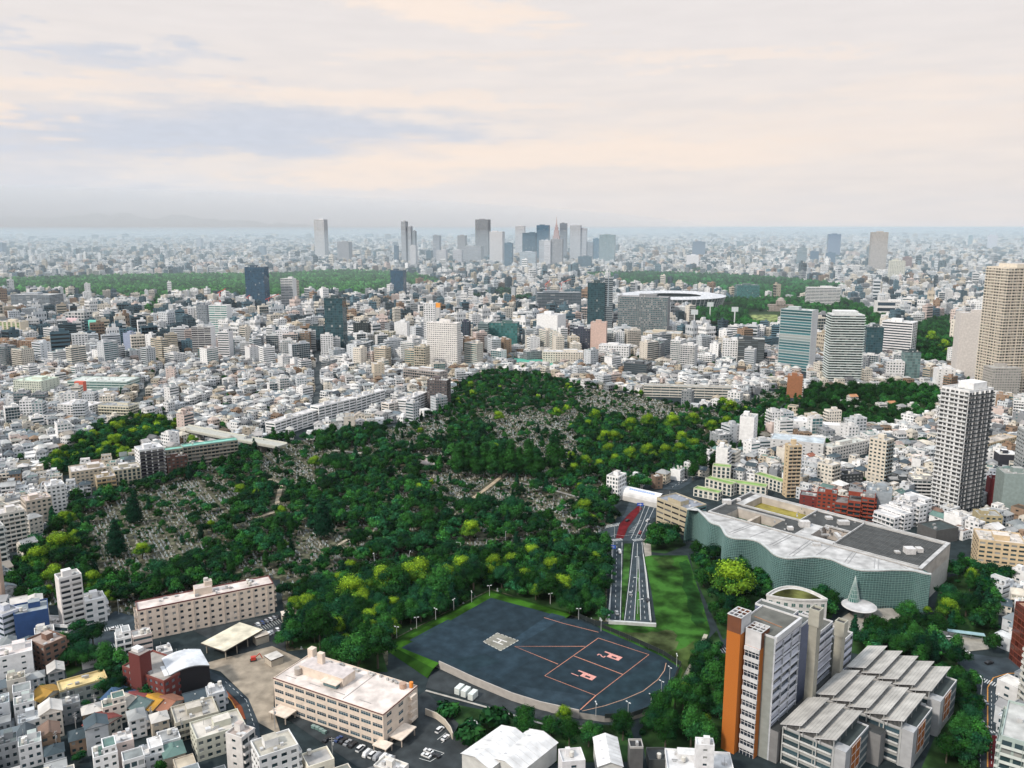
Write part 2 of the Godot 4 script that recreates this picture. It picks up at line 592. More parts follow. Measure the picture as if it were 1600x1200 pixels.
# ------------------------------------------------------------------ trees
# lobes: [centre, radius, tone]; leaves are small faces spread over the lobes
func crown(lobes: Array, count: int, size: float, spread := 0.16, fresh := false) -> Buf:
	var b := Buf.new()
	var total := 0.0
	for l in lobes: total += l[1] * l[1]
	var v := PackedVector3Array(); var nn := PackedVector3Array(); var cc := PackedColorArray(); var ix := PackedInt32Array()
	for l in lobes:
		var m := int(count * l[1] * l[1] / total)
		for i in m:
			var z := rng.randf_range(-0.55, 1.0)
			var t := rng.randf() * TAU
			var q := sqrt(1.0 - z * z)
			var dir := Vector3(q * cos(t), z, q * sin(t))
			var p: Vector3 = l[0] + dir * l[1] * (1.0 + rng.randf_range(-spread, spread)) * Vector3(1, 0.85, 1)
			var skip := false
			for k in lobes:
				if k != l and (p - k[0]).length() < k[1] * 0.78:
					skip = true
					break
			if skip:
				continue
			var ax := (dir + Vector3(rng.randf_range(-0.8, 0.8), rng.randf_range(-0.3, 0.9), rng.randf_range(-0.8, 0.8))).normalized()
			var u := ax.cross(Vector3(rng.randf() - 0.5, rng.randf() - 0.5, rng.randf() - 0.5)).normalized()
			var w := ax.cross(u)
			var s := size * rng.randf_range(0.5, 1.25)
			var col: Color = l[2] * (rng.randf_range(0.55, 1.4) if rng.randf() < 0.9 else 1.9)
			var sn := (dir * 0.7 + ax * 0.6).normalized()
			if fresh:
				col = col.lerp(Color(0.02, 0.085, 0.013), rng.randf() * rng.randf_range(0.3, 1.0))
			var k0 := v.size()
			v.append(p + u * s); v.append(p + w * s * 0.62); v.append(p - u * s * 0.9); v.append(p - w * s * 0.66)
			for j in 4:
				nn.append(sn); cc.append(col)
			ix.append(k0); ix.append(k0 + 2); ix.append(k0 + 1); ix.append(k0); ix.append(k0 + 3); ix.append(k0 + 2)
	b.v = v; b.n = nn; b.c = cc; b.ix = ix
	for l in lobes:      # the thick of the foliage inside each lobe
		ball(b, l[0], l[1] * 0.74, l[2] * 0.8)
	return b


func ball(b: Buf, o: Vector3, r: float, col: Color) -> void:
	var seg := 7
	var ring := [[-0.7, 0.71], [0.0, 1.0], [0.7, 0.71]]
	for i in seg:
		var a := TAU * i / seg
		var e := TAU * (i + 1) / seg
		for k in 2:
			var y0: float = ring[k][0] * r * 0.85
			var y1: float = ring[k + 1][0] * r * 0.85
			var q0: float = ring[k][1] * r
			var q1: float = ring[k + 1][1] * r
			b.quad(o + Vector3(cos(a) * q0, y0, -sin(a) * q0), o + Vector3(cos(e) * q0, y0, -sin(e) * q0), o + Vector3(cos(e) * q1, y1, -sin(e) * q1), o + Vector3(cos(a) * q1, y1, -sin(a) * q1), col)
		b.tri(o + Vector3(0, r * 0.85, 0), o + Vector3(cos(a) * ring[2][1] * r, ring[2][0] * r * 0.85, -sin(a) * ring[2][1] * r), o + Vector3(cos(e) * ring[2][1] * r, ring[2][0] * r * 0.85, -sin(e) * ring[2][1] * r), col)


func trunk(h: float, r: float, spread: float) -> Buf:
	var b := Buf.new()
	var bark := Color(0.07, 0.055, 0.04)
	b.cyl(Vector3.ZERO, r, r * 0.65, h, bark, 7)
	for i in 4:
		var a := TAU * i / 4.0 + rng.randf()
		b.beam(Vector3(0, h * 0.85, 0), Vector3(cos(a) * spread, h * rng.randf_range(1.35, 1.7), sin(a) * spread), r * 0.7, r * 0.7, bark)
	return b


# kinds: 0 wide dark, 1 round mid green, 2 yellow-green dome, 3 tall column, 4 dark cone, 5 small bush
const TREE_WORDS := ["broad dark green tree", "rounded mid-green tree", "domed tree with yellow-green fresh leaves", "tall narrow green tree", "dark pointed evergreen tree", "low green shrub"]
const TREE_NAMES := ["broad_tree", "round_tree", "yellow_green_tree", "column_tree", "evergreen_tree", "shrub"]


func tree_lobes(kind: int) -> Array:
	var l := []
	var dark := Color(0.008, 0.038, 0.017)
	var mid := Color(0.017, 0.066, 0.013)
	var lime := Color(0.19, 0.3, 0.02)
	var deep := Color(0.006, 0.028, 0.016)
	match kind:
		0:
			for i in 14:
				var a := TAU * i / 9.0 + rng.randf() * 0.7
				var q := rng.randf_range(0.8, 4.7)
				l.append([Vector3(cos(a) * q, 7.0 + rng.randf_range(-1.0, 1.0) - q * 0.2, sin(a) * q), rng.randf_range(1.1, 2.5), dark.lerp(mid, rng.randf())])
			l.append([Vector3(0, 7.8, 0), 2.7, dark])
		1:
			for i in 13:
				var a := TAU * i / 8.0 + rng.randf() * 0.7
				var q := rng.randf_range(0.9, 3.6)
				l.append([Vector3(cos(a) * q, rng.randf_range(5.0, 8.6), sin(a) * q), rng.randf_range(1.0, 2.2), mid.lerp(dark, rng.randf() * 0.8)])
			l.append([Vector3(0, 9.2, 0), 2.2, mid])
			l.append([Vector3(0, 6.5, 0), 3.0, mid])
		2:
			for i in 12:
				var a := TAU * i / 6.0 + rng.randf() * 0.6
				var q := rng.randf_range(2.6, 3.9) if i < 6 else rng.randf_range(0.8, 2.4)
				var y := rng.randf_range(4.6, 6.4) if i < 6 else rng.randf_range(7.2, 9.0)
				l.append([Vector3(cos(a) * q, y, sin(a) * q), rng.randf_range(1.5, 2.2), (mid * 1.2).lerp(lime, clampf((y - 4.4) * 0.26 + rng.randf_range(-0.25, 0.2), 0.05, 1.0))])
			l.append([Vector3(0, 6.6, 0), 3.0, mid * 1.3])
		3:
			for i in 7:
				l.append([Vector3(rng.randf_range(-0.6, 0.6), 3.0 + i * 1.55, rng.randf_range(-0.6, 0.6)), 2.1 - absf(i - 2.0) * 0.24, mid.lerp(dark, rng.randf() * 0.8)])
		4:
			for i in 8:
				l.append([Vector3(rng.randf_range(-0.5, 0.5), 2.6 + i * 1.35, rng.randf_range(-0.5, 0.5)), 2.5 - i * 0.25, deep.lerp(dark, rng.randf() * 0.6)])
		5:
			for i in 5:
				l.append([Vector3(rng.randf_range(-1.3, 1.3), rng.randf_range(0.7, 1.5), rng.randf_range(-1.3, 1.3)), rng.randf_range(0.7, 1.2), mid.lerp(dark, rng.randf())])
	return l


var tree_protos := []     # per kind: list of [crown mesh, trunk mesh, coarse mesh for the masses]


func make_trees() -> void:
	for k in 6:
		var row := []
		for j in (3 if k < 3 else 2):
			var l := tree_lobes(k)
			for q in l:
				q[2] = q[2] * ([0.6, 1.0, 1.55][j] if k < 2 else [1.0, 1.2, 0.85][j])
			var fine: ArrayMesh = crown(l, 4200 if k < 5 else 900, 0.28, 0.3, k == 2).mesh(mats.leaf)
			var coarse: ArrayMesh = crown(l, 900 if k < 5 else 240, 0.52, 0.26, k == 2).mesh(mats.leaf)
			var t: ArrayMesh = trunk([4.5, 4.5, 4.0, 3.0, 2.0, 0.4][k], [0.35, 0.32, 0.45, 0.25, 0.28, 0.1][k], [3.0, 2.0, 2.6, 0.6, 0.5, 0.3][k]).mesh(mats.bark)
			row.append([fine, t, coarse])
		tree_protos.append(row)


var tree_spots := []      # [Vector2, kind, scale, ground height]


func plant(p: Vector2, kind: int, s: float, y := 0.0) -> void:
	tree_spots.append([p, kind, s, y])


func grow_all() -> void:
	tree_spots.sort_custom(func(a, b): return a[0].length_squared() / (a[2] * a[2]) < b[0].length_squared() / (b[2] * b[2]))
	var left := {}
	var ranks := {}
	var kept := {}       # how many of each kind stand as single trees
	for t in tree_spots:
		var p: Vector2 = t[0]
		var k: int = t[1]
		var s: float = t[2]
		var j: int = rng.randi() % tree_protos[k].size()
		var proto = tree_protos[k][j]
		var turn := Basis(Vector3.UP, rng.randf() * TAU)
		var sc := Vector3(s, s * rng.randf_range(0.88, 1.12), s)
		var at := Transform3D(turn.scaled_local(sc), Vector3(p.x, t[3], p.y))
		var seen: bool = absf(p.x) < -p.y * 0.62 and (p.length() > 290.0)
		if seen and kept.get(k, 0) < [90, 70, 110, 30, 20, 0][k] and p.length() < 900.0:
			kept[k] = kept.get(k, 0) + 1
			var m := near_mark(p)
			var key: String = "%d %d" % [k, m]
			ranks[key] = ranks.get(key, 0) + 1
			var o := Node3D.new()
			o.name = numbered(TREE_NAMES[k])
			o.transform = at
			add_child(o)
			var c := MeshInstance3D.new(); c.name = "crown"; c.mesh = proto[0]; o.add_child(c)
			var r := MeshInstance3D.new(); r.name = "trunk"; r.mesh = proto[1]; o.add_child(r)
			spot_labels.append([o, p, k, m])
		else:
			var id: int = k * 10 + j
			if not left.has(id):
				left[id] = [[], []]
			left[id][0].append(at)
			var q := rng.randf_range(0.6, 1.6)
			left[id][1].append(Color(q, q * rng.randf_range(0.92, 1.06), q * 0.95))
	for id in left:
		var k: int = id / 10
		many(["broad_trees", "round_trees", "yellow_green_trees", "column_trees", "evergreen_trees", "shrubs"][k], tree_protos[k][id % 10][2], left[id][0], left[id][1], ["mass of broad dark green trees among the graves", "rounded mid-green trees of the wooded cemetery", "yellow-green topped trees farther off in the cemetery", "narrow green trees in rows farther off", "dark evergreens farther off among the graves", "low green shrubs on banks and beside walls"][k])
	for k in 6:       # name each single tree by its look and by what it stands nearest to
		var by := {}
		for s in spot_labels:
			if s[2] == k:
				if not by.has(s[3]): by[s[3]] = []
				by[s[3]].append(s)
		for m in by:
			var mp: Vector2 = landmarks[m][0]
			by[m].sort_custom(func(a, b): return a[1].distance_squared_to(mp) < b[1].distance_squared_to(mp))
			for i in by[m].size():
				var lead: String = "" if i == 0 else nth(i + 1) + " "
				tag(by[m][i][0], "%s, %snearest to %s" % [TREE_WORDS[k], lead, landmarks[m][1]], "tree" if k < 5 else "shrub", TREE_WORDS[k] + "s in and around the cemetery")


var spot_labels := []


# ------------------------------------------------------------------ the place
func _ready() -> void:
	rng.seed = 4711
	var cam := Camera3D.new()
	cam.name = "camera"
	cam.position = Vector3(0, 215, 0)
	cam.rotation.x = -0.18776
	cam.fov = 49.55
	cam.near = 1.0
	cam.far = 60000.0
	add_child(cam)
	var env := Environment.new()
	env.background_mode = Environment.BG_SKY
	env.sky = Sky.new()
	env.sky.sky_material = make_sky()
	env.tonemap_mode = Environment.TONE_MAPPER_LINEAR
	env.tonemap_exposure = 1.26
	env.background_energy_multiplier = 1.0
	env.fog_enabled = true
	env.fog_density = 0.000012
	env.fog_light_color = Color(0.9, 0.95, 1.0)
	env.sdfgi_enabled = true
	env.ssao_enabled = true
	env.ssil_enabled = true
	var we := WorldEnvironment.new()
	we.name = "world_environment"
	we.environment = env
	add_child(we)
	var sun := DirectionalLight3D.new()
	sun.name = "sun"
	sun.light_energy = 0.95
	sun.light_color = Color(1.0, 0.96, 0.91)
	sun.light_angular_distance = 6.0
	sun.rotation_degrees = Vector3(-42, -52, 0)
	sun.shadow_enabled = true
	add_child(sun)

	env.volumetric_fog_enabled = true
	env.volumetric_fog_density = 0.0
	for bank in [[-1300.0, 0.00006, 165.0], [-2300.0, 0.00007, 195.0]]:      # the air is thicker low over the far city
		var fog := FogVolume.new()
		fog.name = "far_haze"
		fog.size = Vector3(60000, bank[2], 31500.0 + bank[0])
		fog.position = Vector3(0, bank[2] * 0.5 - 1.0, (bank[0] - 31500.0) * 0.5)
		fog.material = FogMaterial.new()
		fog.material.density = bank[1]
		fog.material.albedo = Color(0.89, 0.96, 1.0)
		add_child(fog, true)
		fog.set_meta("kind", "stuff")
		fog.set_meta("label", "pale blue haze over the far city")

	var mist := FogVolume.new()
	mist.name = "hill_mist"
	mist.shape = RenderingServer.FOG_VOLUME_SHAPE_ELLIPSOID
	mist.size = Vector3(70000, 2600, 14000)
	mist.position = Vector3(-30000, 0, -19000)
	mist.material = FogMaterial.new()
	mist.material.density = 0.00024
	mist.material.albedo = Color(0.98, 0.99, 1.0)
	add_child(mist)
	tag(mist, "pale mist before the far hills", "", "", "stuff")

	make_materials()
	make_trees()
	lay_ground()
	landmark_buildings()
	towers()
	small_things()
	plant_everything()
	bury_graves()
	fill_city()
	grow_all()


func sheet_of(called: String, poly: Array, y: float, col: Color, m: String, kind := "structure", label := "") -> void:
	var b := Buf.new()
	b.sheet(PackedVector2Array(poly), y, col)
	lone(called, b, mats[m], label, "", kind)


var cemetery := PackedVector2Array([Vector2(-287.8, -444.2), Vector2(-310.1, -488.6), Vector2(-332.5, -553.8), Vector2(-345.5, -621.8), Vector2(-331.7, -650.3), Vector2(-314.6, -670.7), Vector2(-293.4, -684.9), Vector2(-280.7, -717.2), Vector2(-267.3, -781.8), Vector2(-240.3, -818.5), Vector2(-209, -823.6), Vector2(-162.6, -855.7), Vector2(-113.3, -896.3), Vector2(-82.4, -950.9), Vector2(-76.4, -1108.3), Vector2(-56.8, -1170.8), Vector2(-24.3, -1246.2), Vector2(32.9, -1202), Vector2(76.2, -1146), Vector2(103.8, -1103.8), Vector2(165.2, -1051.9), Vector2(221.1, -968.2), Vector2(259.3, -968.2), Vector2(333.8, -1077.3), Vector2(367.6, -1077.3), Vector2(282.6, -918.1), Vector2(199, -781.8), Vector2(157.5, -703.6), Vector2(131.6, -684.9), Vector2(85.6, -667.2), Vector2(77.6, -621.8), Vector2(82.3, -607), Vector2(68.1, -560), Vector2(52.3, -427), Vector2(35.8, -432.3), Vector2(-12.6, -464.5), Vector2(-65, -404.7), Vector2(-61.8, -380.7), Vector2(-99.6, -398.6), Vector2(-116.2, -394.6), Vector2(-126.9, -432.3), Vector2(-143.9, -483.8), Vector2(-189.6, -461), Vector2(-214.5, -436.2), Vector2(-226.3, -427), Vector2(-241.9, -444.2), Vector2(-262.5, -448.3)])
var left_wood := PackedVector2Array([Vector2(-412, -697.9), Vector2(-432.7, -788.9), Vector2(-450.4, -890.3), Vector2(-423.7, -934.2), Vector2(-354.3, -878.5), Vector2(-349.4, -818.5), Vector2(-365.8, -801), Vector2(-356.7, -752.5), Vector2(-383.4, -739.7), Vector2(-388.2, -703.6)])
var clearings := [
	PackedVector2Array([Vector2(-318.3, -586), Vector2(-311.2, -645.4), Vector2(-264.4, -703.6), Vector2(-215.2, -645.4), Vector2(-204.9, -536), Vector2(-221.9, -465.4), Vector2(-260.1, -488.6)]),
	PackedVector2Array([Vector2(-250.1, -786.5), Vector2(-206.6, -813.4), Vector2(-143.1, -748.2), Vector2(-162.7, -653.6), Vector2(-217.7, -688.6)]),
	PackedVector2Array([Vector2(-137.2, -867), Vector2(-80.5, -927.7), Vector2(-61.7, -818.5), Vector2(-125.4, -788.9)]),
	PackedVector2Array([Vector2(-89.3, -697.9), Vector2(-11.5, -721.2), Vector2(16.2, -629.5), Vector2(-19.1, -590.1), Vector2(-54.8, -618.8)]),
	PackedVector2Array([Vector2(-43.9, -927.7), Vector2(76.3, -968.2), Vector2(62.3, -743.9), Vector2(5.8, -731.4)]),
	PackedVector2Array([Vector2(87.2, -1112.9), Vector2(170.8, -1035.7), Vector2(217.4, -918.1), Vector2(144.9, -918.1), Vector2(80.1, -968.2)]),
	PackedVector2Array([Vector2(-152.7, -571.4), Vector2(-90.6, -558.7), Vector2(-100, -510.7), Vector2(-145.5, -517.1)]),
	PackedVector2Array([Vector2(0, -670.7), Vector2(53.2, -629.5), Vector2(40.9, -560), Vector2(2.4, -607)]),
	PackedVector2Array([Vector2(295.3, -1108.3), Vector2(367.7, -1131.6), Vector2(329.9, -1023.8), Vector2(266.9, -968.2)]),
]
var forests := [
	PackedVector2Array([Vector2(-1927.5, -2615.9), Vector2(-1591.6, -2591.8), Vector2(-1372.8, -2591.8), Vector2(-1027.6, -2477.3), Vector2(-949, -2521.9), Vector2(-673.4, -2434.3), Vector2(-532.8, -2477.3), Vector2(-394.3, -2568.1), Vector2(-309.5, -2884.3), Vector2(-243.2, -3176.8), Vector2(-454.7, -3720.1), Vector2(-790.3, -3981.2), Vector2(-1066.2, -3671.8), Vector2(-1523.6, -3624.8), Vector2(-1845.7, -3448.2), Vector2(-2308.7, -3141.5)]),
	PackedVector2Array([Vector2(298.4, -3720.1), Vector2(384.8, -3141.5), Vector2(420, -2884.3), Vector2(600.8, -2798.3), Vector2(670.3, -2568.1), Vector2(795, -2434.3), Vector2(949, -2521.9), Vector2(1193.7, -2884.3), Vector2(1132, -3287.8), Vector2(957.5, -3579), Vector2(583.6, -3820.3)]),
	PackedVector2Array([Vector2(440.8, -2042.5), Vector2(617.3, -2434.3), Vector2(776.2, -2434.3), Vector2(953.9, -2434.3), Vector2(893.3, -1929.1), Vector2(692.4, -1595.3), Vector2(646.9, -1780.5), Vector2(519, -1613.9), Vector2(432.7, -1595.3), Vector2(386.6, -1693.2)]),
	PackedVector2Array([Vector2(766.6, -1693.2), Vector2(1063.4, -1998.5), Vector2(706, -1293.7), Vector2(620.2, -1293.7)]),
	PackedVector2Array([Vector2(313.7, -902.4), Vector2(401.2, -1108.3), Vector2(468.3, -1086), Vector2(527.3, -1122.2), Vector2(559.4, -1077.3), Vector2(489.3, -934.2), Vector2(397.9, -867), Vector2(349.9, -867)]),
	PackedVector2Array([Vector2(-870.9, -1929.1), Vector2(-1056.2, -2477.3), Vector2(-1006.3, -2434.3), Vector2(-806.3, -1864.3)]),
]
var woods := [   # ground that carries trees near by: polygon, spacing, weights of the six kinds
	[PackedVector2Array([Vector2(118.1, -521.5), Vector2(132.2, -532.6), Vector2(160, -488.6), Vector2(149.1, -452.5), Vector2(111.6, -406.7), Vector2(114, -488.6)]), 8.0, [2, 4, 1, 0, 1, 0]],
	[PackedVector2Array([Vector2(103.2, -406.7), Vector2(110.8, -417.4), Vector2(108.3, -380.7), Vector2(86.3, -305.1), Vector2(54.9, -305.1), Vector2(55.6, -327.1), Vector2(80.9, -363)]), 6.5, [2, 4, 0.3, 0, 0, 2]],
	[PackedVector2Array([Vector2(-35.4, -349.4), Vector2(-11.6, -341.7), Vector2(28.2, -331.9), Vector2(51.8, -329.5), Vector2(52.3, -305.1), Vector2(-26, -303.1)]), 6.0, [1, 3, 0.2, 0, 0, 4]],
	[PackedVector2Array([Vector2(230.5, -424.7), Vector2(265.6, -483.8), Vector2(297.5, -498.4), Vector2(283.3, -452.5), Vector2(257.1, -406.7), Vector2(236.8, -406.7)]), 8.0, [3, 3, 0.5, 1, 1, 1]],
	[PackedVector2Array([Vector2(185.3, -417.4), Vector2(213.1, -406.7), Vector2(227.8, -383.8), Vector2(216.1, -367.6), Vector2(198.1, -381.9), Vector2(173.9, -393.3)]), 5.0, [2, 2, 0, 0, 1, 2]],
	[PackedVector2Array([Vector2(216.1, -367.6), Vector2(225.3, -368.8), Vector2(188.1, -301.1), Vector2(165.4, -301.1), Vector2(188.7, -331.9)]), 7.0, [2, 3, 0, 0, 1, 1]],
	[PackedVector2Array([Vector2(181.7, -465.4), Vector2(195.1, -465.4), Vector2(178.8, -432.3), Vector2(172, -428.5)]), 7.0, [2, 2, 0, 0, 0, 0]],
	[PackedVector2Array([Vector2(214.4, -452.5), Vector2(232.4, -432.3), Vector2(223.3, -413.8), Vector2(197.4, -417.4)]), 7.0, [2, 3, 1, 0, 0, 0]],
	[PackedVector2Array([Vector2(374.7, -1086), Vector2(327.9, -1004.6), Vector2(198.1, -765.8), Vector2(166, -703.6), Vector2(171.8, -692.3), Vector2(211.6, -759.1), Vector2(320.5, -934.2), Vector2(393.4, -1086)]), 8.0, [0, 4, 0, 6, 0, 0]],
	[PackedVector2Array([Vector2(95.3, -560), Vector2(116.7, -576.6), Vector2(119.3, -539.5), Vector2(102.6, -524.8), Vector2(91.2, -528.1)]), 8.0, [3, 1, 0, 0, 0, 0]],
	[PackedVector2Array([Vector2(-131.3, -462.8), Vector2(-110, -479.1), Vector2(-92.7, -492.5), Vector2(-61.6, -502.5), Vector2(-33.3, -509.7), Vector2(-4.3, -525.9), Vector2(21.9, -539.5), Vector2(64.5, -544.2), Vector2(51.8, -428.5), Vector2(34.1, -434.7), Vector2(-12.7, -469.9), Vector2(-68.8, -401.3), Vector2(-60.9, -374.6), Vector2(-75.4, -374.6), Vector2(-102.5, -396.6), Vector2(-115.9, -399.9)]), 5.6, [5, 5, 0.4, 0, 0.5, 1]],
	[PackedVector2Array([Vector2(-240.2, -406.7), Vector2(-228.5, -417.4), Vector2(-208.5, -386.9), Vector2(-215.1, -368.8)]), 7.0, [4, 1, 0, 0, 0, 0]],
	[PackedVector2Array([Vector2(-200.3, -354.8), Vector2(-202, -386.9), Vector2(-165.6, -357.5), Vector2(-164.8, -341.7)]), 7.0, [3, 1, 0, 0, 0, 0]],
	[PackedVector2Array([Vector2(309, -519.3), Vector2(323.9, -508.7), Vector2(293.9, -461), Vector2(283.1, -465.4)]), 8.0, [2, 2, 0, 0, 0, 0]],
]
var bare := []       # polygons that no tree stands on


func lay_ground() -> void:
	var b := Buf.new()
	b.quad(Vector3(-26000, 0, 400), Vector3(26000, 0, 400), Vector3(26000, 0, -31000), Vector3(-26000, 0, -31000), Color(0.03, 0.042, 0.046))
	lone("ground", b, mats.asphalt, "", "", "structure")
	sheet_of("cemetery_ground", Array(cemetery), 0.05, Color(0.13, 0.13, 0.09), "soil")
	sheet_of("wood_ground", Array(left_wood), 0.05, Color(0.05, 0.07, 0.03), "soil")
	for f in forests:
		sheet_of("forest_ground", Array(f), 0.05, Color(0.05, 0.09, 0.035), "soil")
	for w in woods:
		sheet_of("planted_ground", Array(w[0]), 0.06, Color(0.035, 0.075, 0.025), "grass")
	keep_out.append(cemetery); keep_out.append(left_wood)
	keep_out.append(PackedVector2Array([Vector2(-213.8, -434.7), Vector2(-145.4, -493.4), Vector2(-67.6, -406.7), Vector2(-13.4, -465.4), Vector2(47.9, -428.5), Vector2(67.6, -621.8), Vector2(123.7, -670.7), Vector2(174.4, -703.6), Vector2(220.4, -637.3), Vector2(303.8, -541.8), Vector2(299.5, -498.4), Vector2(177.3, -278.4), Vector2(-38.6, -278.4), Vector2(-87.9, -311.4), Vector2(-107.3, -337.7), Vector2(-142.5, -373.4), Vector2(-158.1, -377.6), Vector2(-198.2, -399.9)]))
	keep_out.append(PackedVector2Array([Vector2(-220.4, -380.7), Vector2(-191.7, -392), Vector2(-207.9, -440.2), Vector2(-232.9, -450), Vector2(-232.3, -403.3)]))
	keep_out.append(PackedVector2Array([Vector2(-159.3, -380.7), Vector2(-143.3, -375.8), Vector2(-106.4, -341.7), Vector2(-85.4, -310.2), Vector2(-95.2, -295.1), Vector2(-105.4, -295.1), Vector2(-118.7, -329.5), Vector2(-139.6, -352.1), Vector2(-154.8, -368.8)]))
	keep_out.append_array(forests)
	for w in woods: keep_out.append(w[0])
	# the field beside the road and the bank round the landing ground
	var field := [Vector2(87.5, -521.5), Vector2(116.4, -521.5), Vector2(114, -488.6), Vector2(107.3, -417.4), Vector2(94.7, -383.8), Vector2(72.8, -344.2), Vector2(56.3, -331.9), Vector2(71.2, -368.8), Vector2(54.1, -406.7), Vector2(45.7, -424.7), Vector2(79.1, -422.5), Vector2(83.4, -465.4)]
	sheet_of("grass_field", field, 0.1, Color(0.04, 0.125, 0.022), "grass")
	keep_out.append(PackedVector2Array(field))
	var patch := Buf.new()
	for q in [[[Vector2(50.1, -416.6), Vector2(68.7, -413.8), Vector2(86.6, -417.4), Vector2(87.3, -399.9), Vector2(78.5, -392), Vector2(64.2, -406)], Color(0.085, 0.11, 0.045)], [[Vector2(78.3, -390.7), Vector2(96.4, -406.7), Vector2(94.4, -386.9), Vector2(78.8, -360.2), Vector2(83.9, -379.5)], Color(0.065, 0.1, 0.03)], [[Vector2(84.8, -488.6), Vector2(92.1, -498.4), Vector2(91, -461), Vector2(89.4, -432.3), Vector2(81.7, -421), Vector2(82, -452.5)], Color(0.04, 0.11, 0.022)], [[Vector2(108, -508.7), Vector2(114.7, -512.9), Vector2(111.9, -469.9), Vector2(107.1, -428.5), Vector2(99.5, -421), Vector2(102.4, -461)], Color(0.022, 0.075, 0.018)], [[Vector2(92.8, -517.1), Vector2(105.6, -518.2), Vector2(104.3, -498.4), Vector2(94.4, -502.5)], Color(0.05, 0.1, 0.026)]]:
		var rag := PackedVector2Array()
		for i in q[0].size():
			for t in 5:
				rag.append(q[0][i].lerp(q[0][(i + 1) % q[0].size()], t / 5.0) + Vector2(rng.randf_range(-1.6, 1.6), rng.randf_range(-1.6, 1.6)))
		patch.sheet(rag, 0.13 + patch.v.size() * 0.0004, q[1])
	lone("worn_grass", patch, mats.grass, "", "", "structure")
	# roads: polygon sheets
	var roads := [
		["road", [Vector2(53.4, -427), Vector2(60.1, -427), Vector2(77, -547.7), Vector2(69.8, -547.7)]],
		["road", [Vector2(61.9, -427), Vector2(76.7, -427), Vector2(84, -488.6), Vector2(90.7, -547.7), Vector2(84.1, -547.7), Vector2(73.2, -488.6)]],
		["road", [Vector2(62.3, -547.7), Vector2(91.6, -547.7), Vector2(98.9, -576.6), Vector2(112.6, -607), Vector2(117.9, -637.3), Vector2(94.8, -637.3), Vector2(84.7, -599.8), Vector2(73.7, -576.6), Vector2(56.6, -558.7), Vector2(55.3, -544.2)]],
		["pavement", [Vector2(90.7, -547.7), Vector2(97.9, -558.7), Vector2(92.6, -521.5), Vector2(88, -519.3)]],
		["road", [Vector2(124.8, -662), Vector2(139.2, -662), Vector2(177.6, -717.2), Vector2(219.5, -788.9), Vector2(301.6, -927.7), Vector2(371.6, -1051.9), Vector2(435.8, -1207.4), Vector2(435.8, -1234.9), Vector2(347.6, -1023.8), Vector2(276.2, -896.3), Vector2(202.3, -770.3), Vector2(156.3, -697.9), Vector2(131.6, -684.9)]],
		["road", [Vector2(-221.5, -393.3), Vector2(-199.7, -403.3), Vector2(-209.2, -432.3), Vector2(-225.4, -440.2), Vector2(-230, -406.7)]],
		["road", [Vector2(-160.9, -380.7), Vector2(-152.8, -373.4), Vector2(-138.9, -363), Vector2(-126.2, -349.4), Vector2(-117.6, -334.3), Vector2(-105.4, -301.1), Vector2(-100.3, -301.1), Vector2(-112.3, -334.3), Vector2(-122, -351), Vector2(-137.4, -367.6), Vector2(-154.1, -379.5)]],
		["road", [Vector2(187.5, -299), Vector2(197.3, -299), Vector2(232.2, -360.2), Vector2(243.8, -367.6), Vector2(260, -368.8), Vector2(271.5, -386.9), Vector2(246.4, -388.2), Vector2(231.3, -393.3), Vector2(223, -383.8), Vector2(223.8, -367.6)]],
		["road", [Vector2(-312.1, -456.7), Vector2(-313.2, -477.2), Vector2(-325, -532.6), Vector2(-338.7, -586), Vector2(-340.6, -614.3), Vector2(-350.2, -624.9), Vector2(-348.1, -590.1), Vector2(-333.5, -536), Vector2(-327.1, -493.4), Vector2(-327.1, -474.4)]],
		["yard", [Vector2(-108.7, -342.7), Vector2(-62, -301.1), Vector2(-35.5, -295.1), Vector2(-15.5, -301.1), Vector2(-17.8, -322.5), Vector2(-28.7, -339.2), Vector2(-40.6, -357.5), Vector2(-57.1, -336.7)]],
		["yard", [Vector2(-131.2, -436.2), Vector2(-115.5, -393.3), Vector2(-128.9, -385.6), Vector2(-159, -406.7), Vector2(-173.1, -417.4)]],
		["sandy_ground", [Vector2(-147.1, -386.9), Vector2(-124.9, -399.9), Vector2(-106.7, -386.9), Vector2(-115.1, -368.8), Vector2(-107.3, -340.7), Vector2(-98.9, -322.5), Vector2(-111.5, -331.9), Vector2(-122, -351), Vector2(-142.9, -374.6), Vector2(-156.1, -380.7)]],
		["ramp_road", [Vector2(-39.9, -371.7), Vector2(-34.7, -377), Vector2(0, -353.1), Vector2(20, -337.7), Vector2(36.7, -332.8), Vector2(34.9, -329), Vector2(16.9, -331.9), Vector2(-11.7, -346.8), Vector2(-40.9, -360.2)]],
		["yard", [Vector2(105, -653.6), Vector2(130.1, -662), Vector2(155.2, -621.8), Vector2(137.1, -607), Vector2(116.5, -629.5)]],
		["plaza", [Vector2(167.9, -417.4), Vector2(216.2, -461), Vector2(218.1, -432.3), Vector2(184.1, -410.2)]],
		["plaza", [Vector2(230.3, -417.4), Vector2(252, -406.7), Vector2(246.3, -396.6), Vector2(229.7, -393.3), Vector2(225.9, -406.7)]],
		["road", [Vector2(-276.5, -399.9), Vector2(-256.2, -417.4), Vector2(-236, -432.3), Vector2(-225.1, -417.4), Vector2(-248.4, -403.3), Vector2(-268.3, -386.9)]],
	]
	var k := 0
